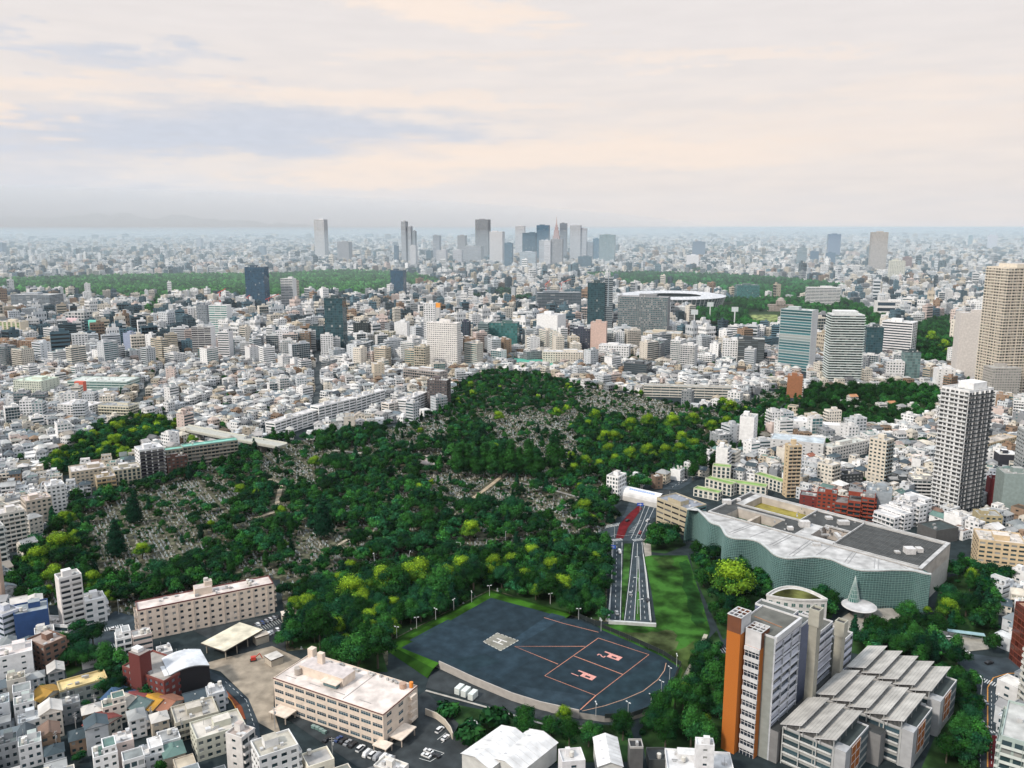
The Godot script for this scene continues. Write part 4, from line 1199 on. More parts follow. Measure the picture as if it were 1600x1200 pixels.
func fill_city() -> void:
	var houses := []         # [point, width, depth, floors, roof kind, yaw]
	var blocks := []
	# dense houses and small blocks out to the far edge of the middle distance
	var n := FastNoiseLite.new(); n.seed = 31; n.frequency = 0.0022
	var s := 11.5
	var z := -285.0
	while z > -2000.0:
		s = 9.6 if z > -440.0 else (10.6 if z > -900.0 else 11.5)
		var reach := -z * 0.7 + 30.0
		var x := -reach
		while x < reach:
			var q := Vector2(x, z)
			x += s
			# each quarter has its own street direction
			var cell := Vector2i(floori((q.x + 3000.0) / 170.0), floori(q.y / 150.0))
			var hash_ := absi(cell.x * 7349 + cell.y * 9151) % 1000 / 1000.0
			var yaw := [31.0, -29.0, 24.0, -35.0, 12.0, 38.0][int(hash_ * 6.0)] as float
			if z > -420.0:
				yaw = 31.0
			var ax := Vector2.from_angle(-deg_to_rad(yaw))
			var u := q.dot(ax)
			var w := q.dot(ax.orthogonal())
			if posmod(int(floor(u / s)), 7) == 0 or posmod(int(floor(w / s)), 4) == 0:
				if rng.randf() < 0.5:
					if rng.randf() < 0.22 and free_at(q, 2.0):
						plant(q, [1, 0, 5][rng.randi() % 3], rng.randf_range(0.35, 0.7))
					continue
			q += Vector2(rng.randf_range(-1.5, 1.5), rng.randf_range(-1.5, 1.5))
			if not free_at(q, 2.5 if z > -440.0 else 3.5):
				continue
			if rng.randf() < 0.09:
				plant(q, [1, 0, 4][rng.randi() % 3], rng.randf_range(0.4, 0.8))
				continue
			var mix := n.get_noise_2d(q.x, q.y) + (0.28 if z < -1240.0 else -0.12) + (0.14 if z < -1400.0 else 0.0)
			if rng.randf() < clampf(0.07 + mix * 0.55, 0.02, 0.5) and z < -330.0:
				var bw := rng.randf_range(10.0, 17.0) if z > -1240.0 else rng.randf_range(13.0, 30.0)
				var bd := rng.randf_range(10.0, 15.0) if z > -1240.0 else rng.randf_range(12.0, 20.0)
				if free_at(q, bw * 0.4):
					var fl := rng.randi_range(4, 7) if z > -1240.0 else rng.randi_range(4, 12)
					blocks.append([q, bw, bd, fl, yaw])
					blocked.append([q, maxf(bw, bd) * 0.5])
			else:
				houses.append([q, rng.randf_range(0.7, 1.0) * s, rng.randf_range(0.66, 0.95) * s, rng.randi_range(2, 3) if rng.randf() < 0.85 else 4, pick([5, 2, 2.4]), yaw + (90.0 if rng.randf() < 0.5 else 0.0)])
		z -= s
	var by_size := func(a, b): return a[0].length_squared() < b[0].length_squared()
	houses.sort_custom(by_size)
	blocks.sort_custom(by_size)
	var ranks := {}
	# the nearest houses in view, each one built for itself
	var rest := []
	var kept := 0
	for h in houses:
		var p: Vector2 = h[0]
		if not free_at(p, -2.0):
			continue
		if kept >= 290 or absf(p.x) > -p.y * 0.635 or p.length() < 330.0:
			rest.append(h)
			continue
		kept += 1
		var wi := pick([8, 3, 4, 1.6, 1.0, 0.7, 1])
		var ri := pick([3, 4, 1.6, 3, 1, 0.5, 1]) if h[4] > 0 else pick([4, 1, 1.4, 4, 0.6, 0.2, 3])
		start_bufs()
		house_shape(h[1], h[2], h[3], h[4], wall_tone(wi), roof_tone(ri), true)
		var m := near_mark(p)
		var o := thing("house", "", "house", p, h[5], "dense houses between the landmarks")
		finish(o)
		var look := "%s house with %s %s roof" % [WALLS[wi], ROOFS[ri], ["flat", "gabled", "hipped"][h[4]]]
		house_labels.append([o, p, look, m])
	name_by_landmark(house_labels, "")
	# blocks of flats and offices in the quarters
	kept = 0
	var rest_blocks := []
	var block_labels := []
	for b in blocks:
		var p: Vector2 = b[0]
		if kept >= 270 or absf(p.x) > -p.y * 0.635 or p.length() < 330.0:
			rest_blocks.append(b)
			continue
		kept += 1
		var wi := pick([9, 3, 4, 1.3, 0.8, 0.7, 1.6])
		var st: String = ["ggsg", "bgsg", "bggg", "rgrs", "gsgb", "rrnr", "csns"][rng.randi() % 7]
		var off := st[0] in ["r", "c"]
		var wall := wall_tone(wi)
		var o := building("office_block" if off else "apartment_block", "", "office building" if off else "apartment building", p, b[1], b[2], b[3] * 3.1 + 0.8, b[4] + (90.0 if rng.randf() < 0.4 else 0.0), st, {"wall": wall, "roof": roof_tone(pick([4, 0.5, 1.5, 4, 0.4, 0.1, 2])), "glass": Color(0.03, 0.06, 0.07) if rng.randf() < 0.7 else Color(0.05, 0.13, 0.14), "bay": rng.randf_range(2.6, 3.8), "hf": rng.randf_range(0.4, 0.6), "wf": rng.randf_range(0.4, 0.7)}, "smaller %s scattered among the houses" % ("office blocks" if off else "apartment blocks"))
		block_labels.append([o, p, "%s %d-storey %s" % [WALLS[wi], b[3], "ribbon-windowed office block" if off else ("apartment block with balconies" if "b" in st else "apartment block")], near_mark(p)])
	name_by_landmark(block_labels, "")
	# the rest: copies of a few shapes
	var shapes := []
	for k in 9:
		start_bufs()
		house_shape(9.5, 9.0, 2 + k % 2, [0, 0, 0, 0, 1, 1, 2, 2, 0][k], Color(0.6, 0.6, 0.6), [Color(0.56, 0.56, 0.55), Color(0.2, 0.22, 0.22), Color(0.58, 0.57, 0.55), Color(0.32, 0.36, 0.34), Color(0.14, 0.17, 0.19), Color(0.3, 0.29, 0.28), Color(0.2, 0.22, 0.23), Color(0.45, 0.44, 0.42), Color(0.62, 0.6, 0.57)][k], k % 3 == 0)
		shapes.append(joined_bufs())
	var tall := []
	for k in 10:
		start_bufs()
		var fl: int = [4, 5, 6, 7, 8, 9, 10, 12, 6, 9][k]
		var o := {"wall": Color(0.6, 0.6, 0.6), "roof": [Color(0.5, 0.5, 0.48), Color(0.3, 0.32, 0.31), Color(0.56, 0.55, 0.53)][k % 3], "glass": Color(0.03, 0.05, 0.06), "bay": 3.2}
		block(16, 13, 0, fl * 3.1 + 1.0, ["ggsg", "bgsg", "rgrg", "bsgg", "gggg", "rsns", "bgbg", "rrrr", "cscs", "ggng"][k], o)
		W.cbox(2, fl * 3.1 + 1.0, -2, 5, 3.2, 4, Color(0.55, 0.55, 0.55))
		clutter(16, 13, fl * 3.1 + 1.1, Color(0.6, 0.6, 0.6), 5)
		tall.append([joined_bufs(), fl])
	var hw := []
	var hc := []
	for k in 9: hw.append([]); hc.append([])
	for h in rest:
		put_house(hw, hc, h[0], h[1], h[2], h[5])
	var bw := []
	var bc := []
	for k in 10: bw.append([]); bc.append([])
	for b in rest_blocks:
		put_block(bw, bc, tall, b[0], b[1], b[2], b[3], b[4])
	# farther rings, ever coarser
	for ring in [[-2000.0, -3300.0, 17.0, 0.34, 1.0], [-3300.0, -5600.0, 24.0, 0.3, 1.25], [-5600.0, -11000.0, 48.0, 0.4, 1.9], [-11000.0, -29500.0, 120.0, 0.6, 4.2]]:
		var st: float = ring[2]
		z = ring[0]
		while z > ring[1]:
			var reach := -z * 0.66 + 60.0
			var x := -reach
			while x < reach:
				var q := Vector2(x + rng.randf_range(-0.35, 0.35) * st, z + rng.randf_range(-0.35, 0.35) * st)
				x += st
				if st < 30.0 and (posmod(int(floor((q.x + q.y * 0.45) / st)), 9) == 0 or posmod(int(floor((q.y - q.x * 0.3) / st)), 6) == 0) and rng.randf() < 0.7:
					continue
				if not free_at(q, 4.0):
					continue
				var grow: float = ring[4]
				var green := n.get_noise_2d(q.x * 0.6 + 900.0, q.y * 0.6)
				if green > 0.42 and z > -11000.0:
					if rng.randf() < 0.4: continue
					plant(q, 0, rng.randf_range(1.0, 1.8) * grow)
					continue
				if rng.randf() < ring[3] + 0.3 * n.get_noise_2d(q.x * 0.5, q.y * 0.5):
					var fl := int(rng.randf_range(3.0, 9.0) * (1.0 + 0.2 * grow))
					if rng.randf() < 0.05: fl = int(fl * 1.8)
					put_block(bw, bc, tall, q, rng.randf_range(12.0, 24.0) * grow, rng.randf_range(10.0, 18.0) * grow, fl, quarter_turn(q))
				else:
					put_house(hw, hc, q, rng.randf_range(9.0, 14.0) * grow, rng.randf_range(9.0, 14.0) * grow, quarter_turn(q), 0.6 + 0.4 * grow)
			z -= st
	for k in 9:
		many("city_houses", shapes[k], hw[k], hc[k], "farther houses of the city, packed to the horizon")
	for k in 10:
		many("city_blocks", tall[k][0], bw[k], bc[k], "farther blocks of flats and offices, packed to the horizon")


func quarter_turn(q: Vector2) -> float:      # the street direction of the quarter that q lies in
	var h := absi(floori(q.x / 330.0) * 7349 + floori(q.y / 290.0) * 9151) % 1000 / 1000.0
	return -40.0 + 80.0 * h + (90.0 if rng.randf() < 0.4 else 0.0) + rng.randf_range(-4.0, 4.0)


var house_labels := []


func name_by_landmark(list: Array, tail: String) -> void:
	var by := {}
	for h in list:
		var key: String = "%s|%d" % [h[2], h[3]]
		if not by.has(key): by[key] = []
		by[key].append(h)
	for key in by:
		var mp: Vector2 = landmarks[by[key][0][3]][0]
		by[key].sort_custom(func(a, b): return a[1].distance_squared_to(mp) < b[1].distance_squared_to(mp))
		for i in by[key].size():
			by[key][i][0].set_meta("label", "%s, %snearest such to %s" % [by[key][i][2], "" if i == 0 else nth(i + 1) + " ", landmarks[by[key][i][3]][1]])


func joined_bufs() -> ArrayMesh:
	var am := ArrayMesh.new()
	for pr in [[W, "wall"], [BAL, "wall"], [RF, "roof"], [GL, "glass"], [EQ, "metal"]]:
		pr[0].add_to(am, mats[pr[1]])
	return am


func tint_of() -> Color:
	var t := wall_tone(pick([9, 3, 3.5, 1.4, 0.9, 1.0, 1.6]))
	return Color(t.r / 0.6, t.g / 0.6, t.b / 0.6)


func put_house(hw: Array, hc: Array, q: Vector2, w: float, d: float, yaw: float, tall_ := 1.0) -> void:
	var k := rng.randi() % 9
	hw[k].append(Transform3D(Basis(Vector3.UP, deg_to_rad(yaw)).scaled_local(Vector3(w / 9.5, tall_ * rng.randf_range(0.9, 1.25), d / 9.0)), Vector3(q.x, 0, q.y)))
	hc[k].append(tint_of())


func put_block(bw: Array, bc: Array, tall: Array, q: Vector2, w: float, d: float, fl: int, yaw: float) -> void:
	var k := rng.randi() % 10
	var sy: float = fl / float(tall[k][1])
	bw[k].append(Transform3D(Basis(Vector3.UP, deg_to_rad(yaw)).scaled_local(Vector3(w / 16.0, sy, d / 13.0)), Vector3(q.x, 0, q.y)))
	var t := tint_of()
	if rng.randf() < 0.24:
		t = Color(0.11, 0.2, 0.25) * rng.randf_range(0.4, 1.7)
	bc[k].append(t)


# ------------------------------------------------------------------ landmark buildings
func along(a: Vector2, b: Vector2, depth: float) -> Array:     # a building whose front runs from a to b: middle, turn, width
	var f := (b - a).normalized()
	return [(a + b) * 0.5 + Vector2(f.y, -f.x) * depth * 0.5, rad_to_deg(atan2(-f.y, f.x)), (b - a).length()]


func mark(p: Vector2, phrase: String) -> void:
	landmarks.append([p, phrase])


func landmark_buildings() -> void:
	var cream := Color(0.72, 0.61, 0.51)
	# long cream barracks
	var A := along(Vector2(-195.6, -404.7), Vector2(-134.1, -438.6), 12.0)
	start_bufs()
	var w: float = A[2]
	block(w, 12.0, 0, 17.2, "gbgb", {"wall": cream, "roof": Color(0.72, 0.63, 0.58), "cap": Color(0.16, 0.05, 0.045), "par": 0.7, "fh": 3.4, "bay": 3.9, "wf": 0.4, "hf": 0.42, "glass": Color(0.03, 0.045, 0.06), "alt": {"bay": 6.0}})
	for i in 9:
		W.cbox(-w / 2 + 4.0 + i * 7.8, 0.0, 6.12, 0.5, 17.1, 0.24, cream * 0.95)
	W.cbox(-w * 0.02, 17.2, -1.5, 9.0, 4.0, 6.0, cream, Color(0.55, 0.48, 0.45))
	W.cbox(1.5, 21.2, -1.5, 4.0, 2.6, 3.5, cream)
	EQ.cyl(Vector3(0.5, 23.8, -1.5), 1.3, 1.3, 1.5, Color(0.5, 0.48, 0.45), 10)
	clutter(w, 9.0, 17.3, cream, 16)
	finish(thing("barracks", "long cream five-storey building with maroon roof edge beside the parking lot", "apartment building", A[0], A[1]))
	for i in 5: blocked.append([Vector2(-195.6, -404.7).lerp(Vector2(-134.1, -438.6), (i + 0.5) / 5.0) + Vector2(2, -5), 9.0])
	mark(A[0], "the long cream barracks")
	# the large cream office with rows of windows
	A = along(Vector2(-107.2, -342.7), Vector2(-53.6, -314), 25.0)
	w = A[2]
	start_bufs()
	openings = []
	keep_glass = false
	block(w, 25.0, 0, 15.2, "gggg", {"wall": cream, "roof": Color(0.74, 0.66, 0.61), "cap": cream, "par": 0.5, "fh": 3.75, "bay": 6.4, "wf": 0.84, "hf": 0.44, "alt": {"bay": 8.0, "wf": 0.4}})
	keep_glass = true
	W.box(Vector3(-w / 2 - 0.2, 15.25, 12.45), Vector3(w / 2 + 0.2, 15.6, 12.75), Color(0.14, 0.05, 0.05))
	W.box(Vector3(w / 2, 15.25, -12.5), Vector3(w / 2 + 0.25, 15.6, 12.45), Color(0.14, 0.05, 0.05))
	W.cbox(-w * 0.17, 15.2, -0.5, 25.0, 4.2, 8.5, cream, Color(0.58, 0.52, 0.5))
	W.cbox(-w * 0.05, 17.6, 5.2, 9.0, 0.3, 5.0, cream)
	GL.box(Vector3(-w * 0.05 - 3.6, 15.4, 4.0), Vector3(-w * 0.05 + 3.6, 17.5, 6.6), Color(0.08, 0.14, 0.15))
	W.cbox(-w * 0.17 - 5, 19.4, -2.5, 3.0, 5.0, 2.0, cream)
	W.cbox(-w * 0.46, 15.2, -10.5, 3.0, 4.5, 3.0, cream)
	EQ.cyl(Vector3(-w * 0.38, 15.6, 4.5), 1.7, 1.7, 2.8, Color(0.4, 0.36, 0.32), 12)
	EQ.cyl(Vector3(w * 0.42, 15.4, -8.5), 1.6, 1.6, 2.2, Color(0.45, 0.3, 0.22), 12)
	EQ.cyl(Vector3(w * 0.47, 15.4, -10.5), 0.9, 0.9, 2.4, Color(0.75, 0.25, 0.03), 10)
	for i in 26:
		EQ.cbox(rng.randf_range(-0.46, 0.46) * w, 15.3, -11.2 + rng.randf() * 1.5, rng.randf_range(0.6, 1.6), rng.randf_range(0.5, 1.2), 0.9, Color(0.45, 0.44, 0.42) * rng.randf_range(0.7, 1.2))
	for i in 4:
		EQ.beam(Vector3(-w * 0.45 + i * 14.0, 15.35, 8.0), Vector3(-w * 0.35 + i * 14.0, 15.35, 8.0), 0.3, 0.2, Color(0.35, 0.33, 0.32))
	EQ.beam(Vector3(w * 0.13, 15.35, -10.0), Vector3(w * 0.13, 15.35, 11.0), 0.4, 0.12, Color(0.42, 0.38, 0.36))
	for s in 4:       # stacked service balconies on the end wall
		BAL.cbox(w / 2 + 0.9, 2.2 + s * 3.6, -7.5, 1.8, 1.1, 4.2, cream)
	var office := thing("office_block", "large cream four-storey office with flat roof and rows of blue windows", "office building", A[0], A[1])
	finish(office)
	window_parts(office)
	var cn := Buf.new()
	for c in [[-w * 0.36, 16.5, 10.0, 7.0, 3.4], [w / 2 + 3.6, 4.0, 6.5, 11.0, 3.6], [w / 2 + 1.0, 14.6, 7.0, 5.0, 3.2]]:
		cn.cbox(c[0], c[4], c[1], c[2], 0.45, c[3], cream * 1.05)
		for sx in [-1, 1]:
			for sz in [-1, 1]:
				cn.cbox(c[0] + sx * c[2] * 0.42, 0.1, c[1] + sz * c[3] * 0.42, 0.35, c[4] - 0.1, 0.35, cream * 0.7)
	part("canopy", cn, mats.wall, office)
	for i in 6: blocked.append([Vector2(-107.2, -342.7).lerp(Vector2(-53.6, -314), (i + 0.5) / 6.0) + Vector2(4, -12), 15.0])
	blocked.append([Vector2(-38, -318), 14.0]); blocked.append([Vector2(-63.1, -307.2), 12.0]); blocked.append([Vector2(-86.2, -315.8), 12.0])
	mark(A[0], "the large cream office")
	helipad()
	museum()
	brick_complex()
	others()


var openings := []
var keep_glass := true


func window_parts(root: Node3D) -> void:      # each recorded opening gets its own window with frame bars
	var made := {}
	for q in openings:
		var size: Vector2 = q[1]
		var key: String = "%.1f %.1f" % [size.x, size.y]
		if not made.has(key):
			made[key] = []
			for v in 4:
				var b := Buf.new()
				var g: Color = Color(0.03, 0.06, 0.075) * [0.7, 1.0, 1.6, 0.9][v]
				b.quad(Vector3(-size.x / 2, 0, 0), Vector3(size.x / 2, 0, 0), Vector3(size.x / 2, size.y, 0), Vector3(-size.x / 2, size.y, 0), g)
				var am := b.mesh(mats.glass)
				var f := Buf.new()
				var n := maxi(2, roundi(size.x / 1.4))
				for i in n + 1:
					var x: float = -size.x / 2 + size.x * i / n
					f.cbox(x, 0, 0.06, 0.09, size.y, 0.1, Color(0.4, 0.4, 0.4))
				f.box(Vector3(-size.x / 2, size.y * 0.62, 0.01), Vector3(size.x / 2, size.y * 0.62 + 0.08, 0.1), Color(0.4, 0.4, 0.4))
				if v == 2:
					f.box(Vector3(-size.x * 0.3, 0.1, -0.06), Vector3(size.x * 0.12, size.y - 0.05, -0.03), Color(0.5, 0.48, 0.44))
				made[key].append(f.add_to(am, mats.plain))
		var o := MeshInstance3D.new()
		o.name = "window"
		o.mesh = made[key][rng.randi() % 4]
		o.position = q[0]
		o.rotation.y = q[2]
		root.add_child(o, true)


func helipad() -> void:
	var tar := Color(0.02, 0.036, 0.048)
	var b := Buf.new()
	var edge := PackedVector2Array([Vector2(-12.3, -451.2), Vector2(-56.6, -393), Vector2(-36, -377.8), Vector2(-18.3, -363), Vector2(0, -349.3), Vector2(13, -342), Vector2(29.8, -335.4), Vector2(40.8, -332.5), Vector2(52.3, -333.5), Vector2(63.1, -339.4), Vector2(72.9, -353.6), Vector2(81.4, -374.2), Vector2(75.4, -384), Vector2(61.4, -399), Vector2(47.9, -412.3), Vector2(36.8, -424), Vector2(29.6, -425.5), Vector2(12.6, -436.4)])
	b.prism(edge, 0.05, 3.0, Color(0.3, 0.29, 0.27), tar)
	lone("landing_ground", b, mats.asphalt, "", "", "structure")
	keep_out.append(edge)
	bare.append(edge)
	var g := Buf.new()
	var outer := [Vector2(36.1, -436.2), Vector2(11.2, -452.5), Vector2(-12.7, -468.1), Vector2(-42.8, -431.6), Vector2(-68.6, -399.9), Vector2(-40.9, -368.8)]
	var inner := [Vector2(29.6, -425.5), Vector2(12.6, -436.4), Vector2(-12.3, -451.2), Vector2(-36.1, -419.5), Vector2(-56.6, -393), Vector2(-36, -377.8)]
	for i in 5:
		var a: Vector2 = outer[i]
		var e: Vector2 = outer[i + 1]
		var c2: Vector2 = inner[i]
		var d2: Vector2 = inner[i + 1]
		var mid := Vector3(0, 2.2, 0)
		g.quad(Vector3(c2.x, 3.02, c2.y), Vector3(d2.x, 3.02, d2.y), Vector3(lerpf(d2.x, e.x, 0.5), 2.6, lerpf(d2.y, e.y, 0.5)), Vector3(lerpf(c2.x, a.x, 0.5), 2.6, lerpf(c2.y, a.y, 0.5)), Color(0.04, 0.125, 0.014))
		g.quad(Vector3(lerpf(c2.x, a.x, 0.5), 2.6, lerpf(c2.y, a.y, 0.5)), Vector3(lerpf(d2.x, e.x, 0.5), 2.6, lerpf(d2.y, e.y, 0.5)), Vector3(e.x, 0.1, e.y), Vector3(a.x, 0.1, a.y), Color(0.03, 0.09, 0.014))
		var q := PackedVector2Array([a, e, d2, c2])
		keep_out.append(q); bare.append(q)
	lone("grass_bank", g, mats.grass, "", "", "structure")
	# worn and patched areas of the tar
	var wear := Buf.new()
	for q in [[[Vector2(-53.4, -401), Vector2(-35.1, -424), Vector2(16.2, -387.8), Vector2(-6.1, -363.6)], 1.7], [[Vector2(0, -357.9), Vector2(36.7, -348.2), Vector2(28.6, -337.9), Vector2(13.1, -343.5)], 1.9], [[Vector2(22.1, -431.7), Vector2(29.7, -427), Vector2(4, -397), Vector2(0, -401)], 2.2], [[Vector2(40.1, -352.5), Vector2(73.3, -381.5), Vector2(72.2, -357.9), Vector2(52.7, -336.9), Vector2(37, -335.9)], 1.35], [[Vector2(-31.9, -381.5), Vector2(-12.9, -386.5), Vector2(-5.7, -379), Vector2(-21.7, -369.4)], 1.25]]:
		var k: float = q[1]
		wear.sheet(PackedVector2Array(q[0]), 3.012 + 0.004 * wear.v.size() / 6.0, Color(tar.r * lerpf(1.0, k, 0.45), tar.g * lerpf(1.0, k, 0.42), tar.b * lerpf(1.0, k, 0.4)))
	lone("worn_asphalt", wear, mats.asphalt, "", "", "structure")
	var line := Buf.new()
	var orange := Color(0.62, 0.26, 0.16)
	var c := [Vector2(45.2, -403.1), Vector2(68.9, -385.9), Vector2(38.5, -348.8), Vector2(15.7, -365.9)]
	line.strip(PackedVector2Array([c[0], c[1], c[2], c[3], c[0]]), 0.38, 3.06, orange)
	line.strip(PackedVector2Array([Vector2(31.1, -384.6), Vector2(53.3, -367.1)]), 0.45, 3.07, orange)
	line.strip(PackedVector2Array([Vector2(22.7, -376.6), Vector2(1.3, -394.3), Vector2(37.4, -394.3)]), 0.42, 3.08, orange)
	line.strip(PackedVector2Array([Vector2(38.5, -348.8), Vector2(30.5, -337.4)]), 0.45, 3.09, orange)
	line.strip(PackedVector2Array([Vector2(17.6, -426.3), Vector2(27.8, -419.5), Vector2(45.9, -409.4)]), 0.35, 3.07, orange)
	line.strip(PackedVector2Array([Vector2(76.1, -377.8), Vector2(73.9, -370.6), Vector2(69.4, -362.5), Vector2(60.8, -352.5), Vector2(51, -345.6), Vector2(41.7, -340.5), Vector2(31.3, -336.4)]), 0.35, 3.08, Color(0.5, 0.3, 0.2))
	lone("landing_lines", line, mats.paint, "orange painted lines marking two bays on the dark landing ground", "marking")
	# the round of the letter H in its pale square
	var pad := thing("landing_pad", "pale square landing pad with a white letter H on dark asphalt", "landing pad", Vector2(-6.3, -399), 0.0, "", 3.0)
	var o: Vector2 = Vector2(-6.3, -399)
	var q1: Vector2 = Vector2(-14.9, -399) - o
	var q2: Vector2 = Vector2(-7.8, -408.7) - o
	var q3: Vector2 = Vector2(3.3, -400.4) - o
	var q4: Vector2 = Vector2(-5.8, -389.8) - o
	var pb := Buf.new()
	pb.prism(PackedVector2Array([q1, q2, q3, q4]), 0.0, 0.06, Color(0.24, 0.23, 0.2), Color(0.25, 0.24, 0.2))
	part("slab", pb, mats.asphalt, pad)
	var bo := Buf.new()
	for e in [[q1, q2], [q2, q3], [q3, q4], [q4, q1]]:
		dash_at(bo, e[0], e[1], 1.6, 1.0, 0.45, Color(0.55, 0.55, 0.5), 0.09)
	part("border", bo, mats.paint, pad)
	var ux := (q3 - q2) * 0.5
	var uy := (q2 - q1) * 0.5
	var hb := Buf.new()
	var white := Color(0.68, 0.66, 0.62)
	var m := (q1 + q2 + q3 + q4) * 0.25
	for s in [-1.0, 1.0]:
		hb.strip(PackedVector2Array([m + uy * 0.28 * s - ux * 0.48, m + uy * 0.28 * s + ux * 0.48]), 0.9, 0.1, white)
	hb.strip(PackedVector2Array([m - uy * 0.28, m + uy * 0.28]), 0.9, 0.1, white)
	part("letter", hb, mats.paint, pad)
	# the two bay marks: a bar with a ring, and the numerals
	for k in 2:
		var at: Vector2 = [Vector2(36.3, -367.1), Vector2(51.1, -385.3)][k]
		var t := thing("bay_mark", ["salmon painted bay mark with a numeral one, in the near bay", "salmon painted bay mark with a numeral two, in the far bay"][k], "marking", at, -37.5, "", 3.0)
		var pink := Color(0.72, 0.33, 0.28)
		var mb := Buf.new()
		mb.box(Vector3(-5.4, 0.05, -0.9), Vector3(4.6, 0.085, 0.1), pink)
		mb.box(Vector3(-2.2, 0.05, 0.1), Vector3(4.6, 0.084, 1.0), pink)
		mb.box(Vector3(-2.2, 0.05, 1.0), Vector3(-0.2, 0.083, 2.4), pink)
		mb.box(Vector3(2.6, 0.05, 1.0), Vector3(4.6, 0.083, 2.4), pink)
		mb.box(Vector3(-2.2, 0.05, 2.4), Vector3(4.6, 0.084, 3.3), pink)
		part("bar_and_ring", mb, mats.paint, t)
		var nb := Buf.new()
		if k == 0:
			nb.box(Vector3(-6.8, 0.05, 3.6), Vector3(-2.6, 0.08, 4.1), pink)
		else:
			for e in [[-6.8, 3.2, -6.2, 4.9], [-6.2, 4.4, -5.2, 4.9], [-5.2, 3.8, -4.5, 4.5], [-4.5, 3.3, -3.6, 3.9], [-3.6, 3.2, -2.6, 3.7], [-3.2, 3.7, -2.6, 5.0]]:
				nb.box(Vector3(e[0], 0.05, 8.2 - e[3]), Vector3(e[2], 0.08, 8.2 - e[1]), pink)
		part("numeral", nb, mats.paint, t)
	# retaining wall, parapet and fence round the ground
	var wl := Buf.new()
	var e := PackedVector2Array([Vector2(-36, -377.8), Vector2(-18.3, -363), Vector2(0, -349.3), Vector2(13, -342), Vector2(29.8, -335.4)])
	for i in e.size() - 1:
		wl.beam(Vector3(e[i].x, 2.1, e[i].y), Vector3(e[i + 1].x, 2.1, e[i + 1].y), 0.5, 4.2, Color(0.42, 0.39, 0.36))
	lone("retaining_wall", wl, mats.wall, "pale retaining wall along the ramp under the landing ground", "wall")
	var fe := thing("fence", "dark mesh fence along the far side of the landing ground", "fence", edge[13])
	fence(fe, [Vector2(36.4, -427.1), Vector2(48.1, -414.4), Vector2(61.7, -401.1), Vector2(76, -385.9), Vector2(82.8, -374.8), Vector2(73.6, -352.5), Vector2(63.5, -337.9), Vector2(52.3, -331.5), Vector2(40.6, -330.6)], edge[13], 3.0)
	# lamps round the ground
	var lp: Node3D = null
	var spots := [Vector2(36.5, -424), Vector2(47.4, -410.8), Vector2(80.5, -374.2), Vector2(74.9, -362.5), Vector2(68.8, -350.3), Vector2(62.2, -338.9), Vector2(51.1, -333), Vector2(36.9, -332.5), Vector2(-13.1, -453.7), Vector2(-23.1, -445.3), Vector2(-32.7, -435.6), Vector2(-41.8, -424), Vector2(-51.1, -413.7), Vector2(-60.3, -403.1), Vector2(21.9, -442.9)]
	var where := ["at the fence corner by the grass bank", "inside the far fence above the bay lines", "at the right corner of the landing ground", "in the bend of the right fence", "where the fence turns towards the curve", "beside the curving orange line", "at the lower right curve", "by the end of the white railing", "at the top corner of the grass bank", "next to the top corner on the left bank", "midway down the left grass bank", "above the letter H on the left bank", "below the middle of the left bank", "at the lower end of the left bank", "among trees above the upper bank"]
	for i in spots.size():
		if lp == null:
			lp = thing("lamp_post", "", "lamp post", spots[i], 0.0, "lamps round the landing ground", 3.0)
			var pl := Buf.new()
			pl.cyl(Vector3.ZERO, 0.14, 0.09, 6.5, Color(0.5, 0.52, 0.52), 6)
			part("pole", pl, mats.metal, lp)
			for s in [-1.0, 1.0]:
				var hd := Buf.new()
				hd.box(Vector3(s * 0.9 - 0.45, 6.3, -0.2), Vector3(s * 0.9 + 0.45, 6.6, 0.2), Color(0.66, 0.68, 0.68))
				part("lamp_head", hd, mats.metal, lp)
			lp.set_meta("label", "double-headed lamp post " + where[i])
		else:
			dup(lp, "lamp_post", spots[i], rng.randf_range(0, 180), "double-headed lamp post " + where[i], "lamps round the landing ground", 3.0)
	mark(Vector2(-6.3, -399), "the landing pad")
	mark(Vector2(61, -363.6), "the orange-lined bays")


func fence(root: Node3D, line: Array, o: Vector2, y0: float) -> void:
	var net := Buf.new()
	for i in line.size() - 1:
		var a: Vector2 = line[i] - o
		var b: Vector2 = line[i + 1] - o
		var len := (b - a).length()
		net.beam(Vector3(a.x, y0 + 1.3, a.y), Vector3(b.x, y0 + 1.3, b.y), 0.08, 2.2, Color(0.02, 0.028, 0.03))
		for k in int(len / 6.0) + 1:
			var p := a.lerp(b, k * 6.0 / len)
			var ps := Buf.new()
			ps.cbox(p.x, y0 - 0.4, p.y, 0.16, 3.0, 0.16, Color(0.1, 0.11, 0.11))
			part("post", ps, mats.metal, root)
	part("mesh", net, mats.metal, root, true)


func dash_at(b: Buf, a: Vector2, e: Vector2, on: float, off: float, w: float, col: Color, y: float) -> void:
	var f := (e - a).normalized()
	var t := 0.0
	while t < (e - a).length():
		b.strip(PackedVector2Array([a + f * t, a + f * minf((e - a).length(), t + on)]), w, y, col)
		t += on + off


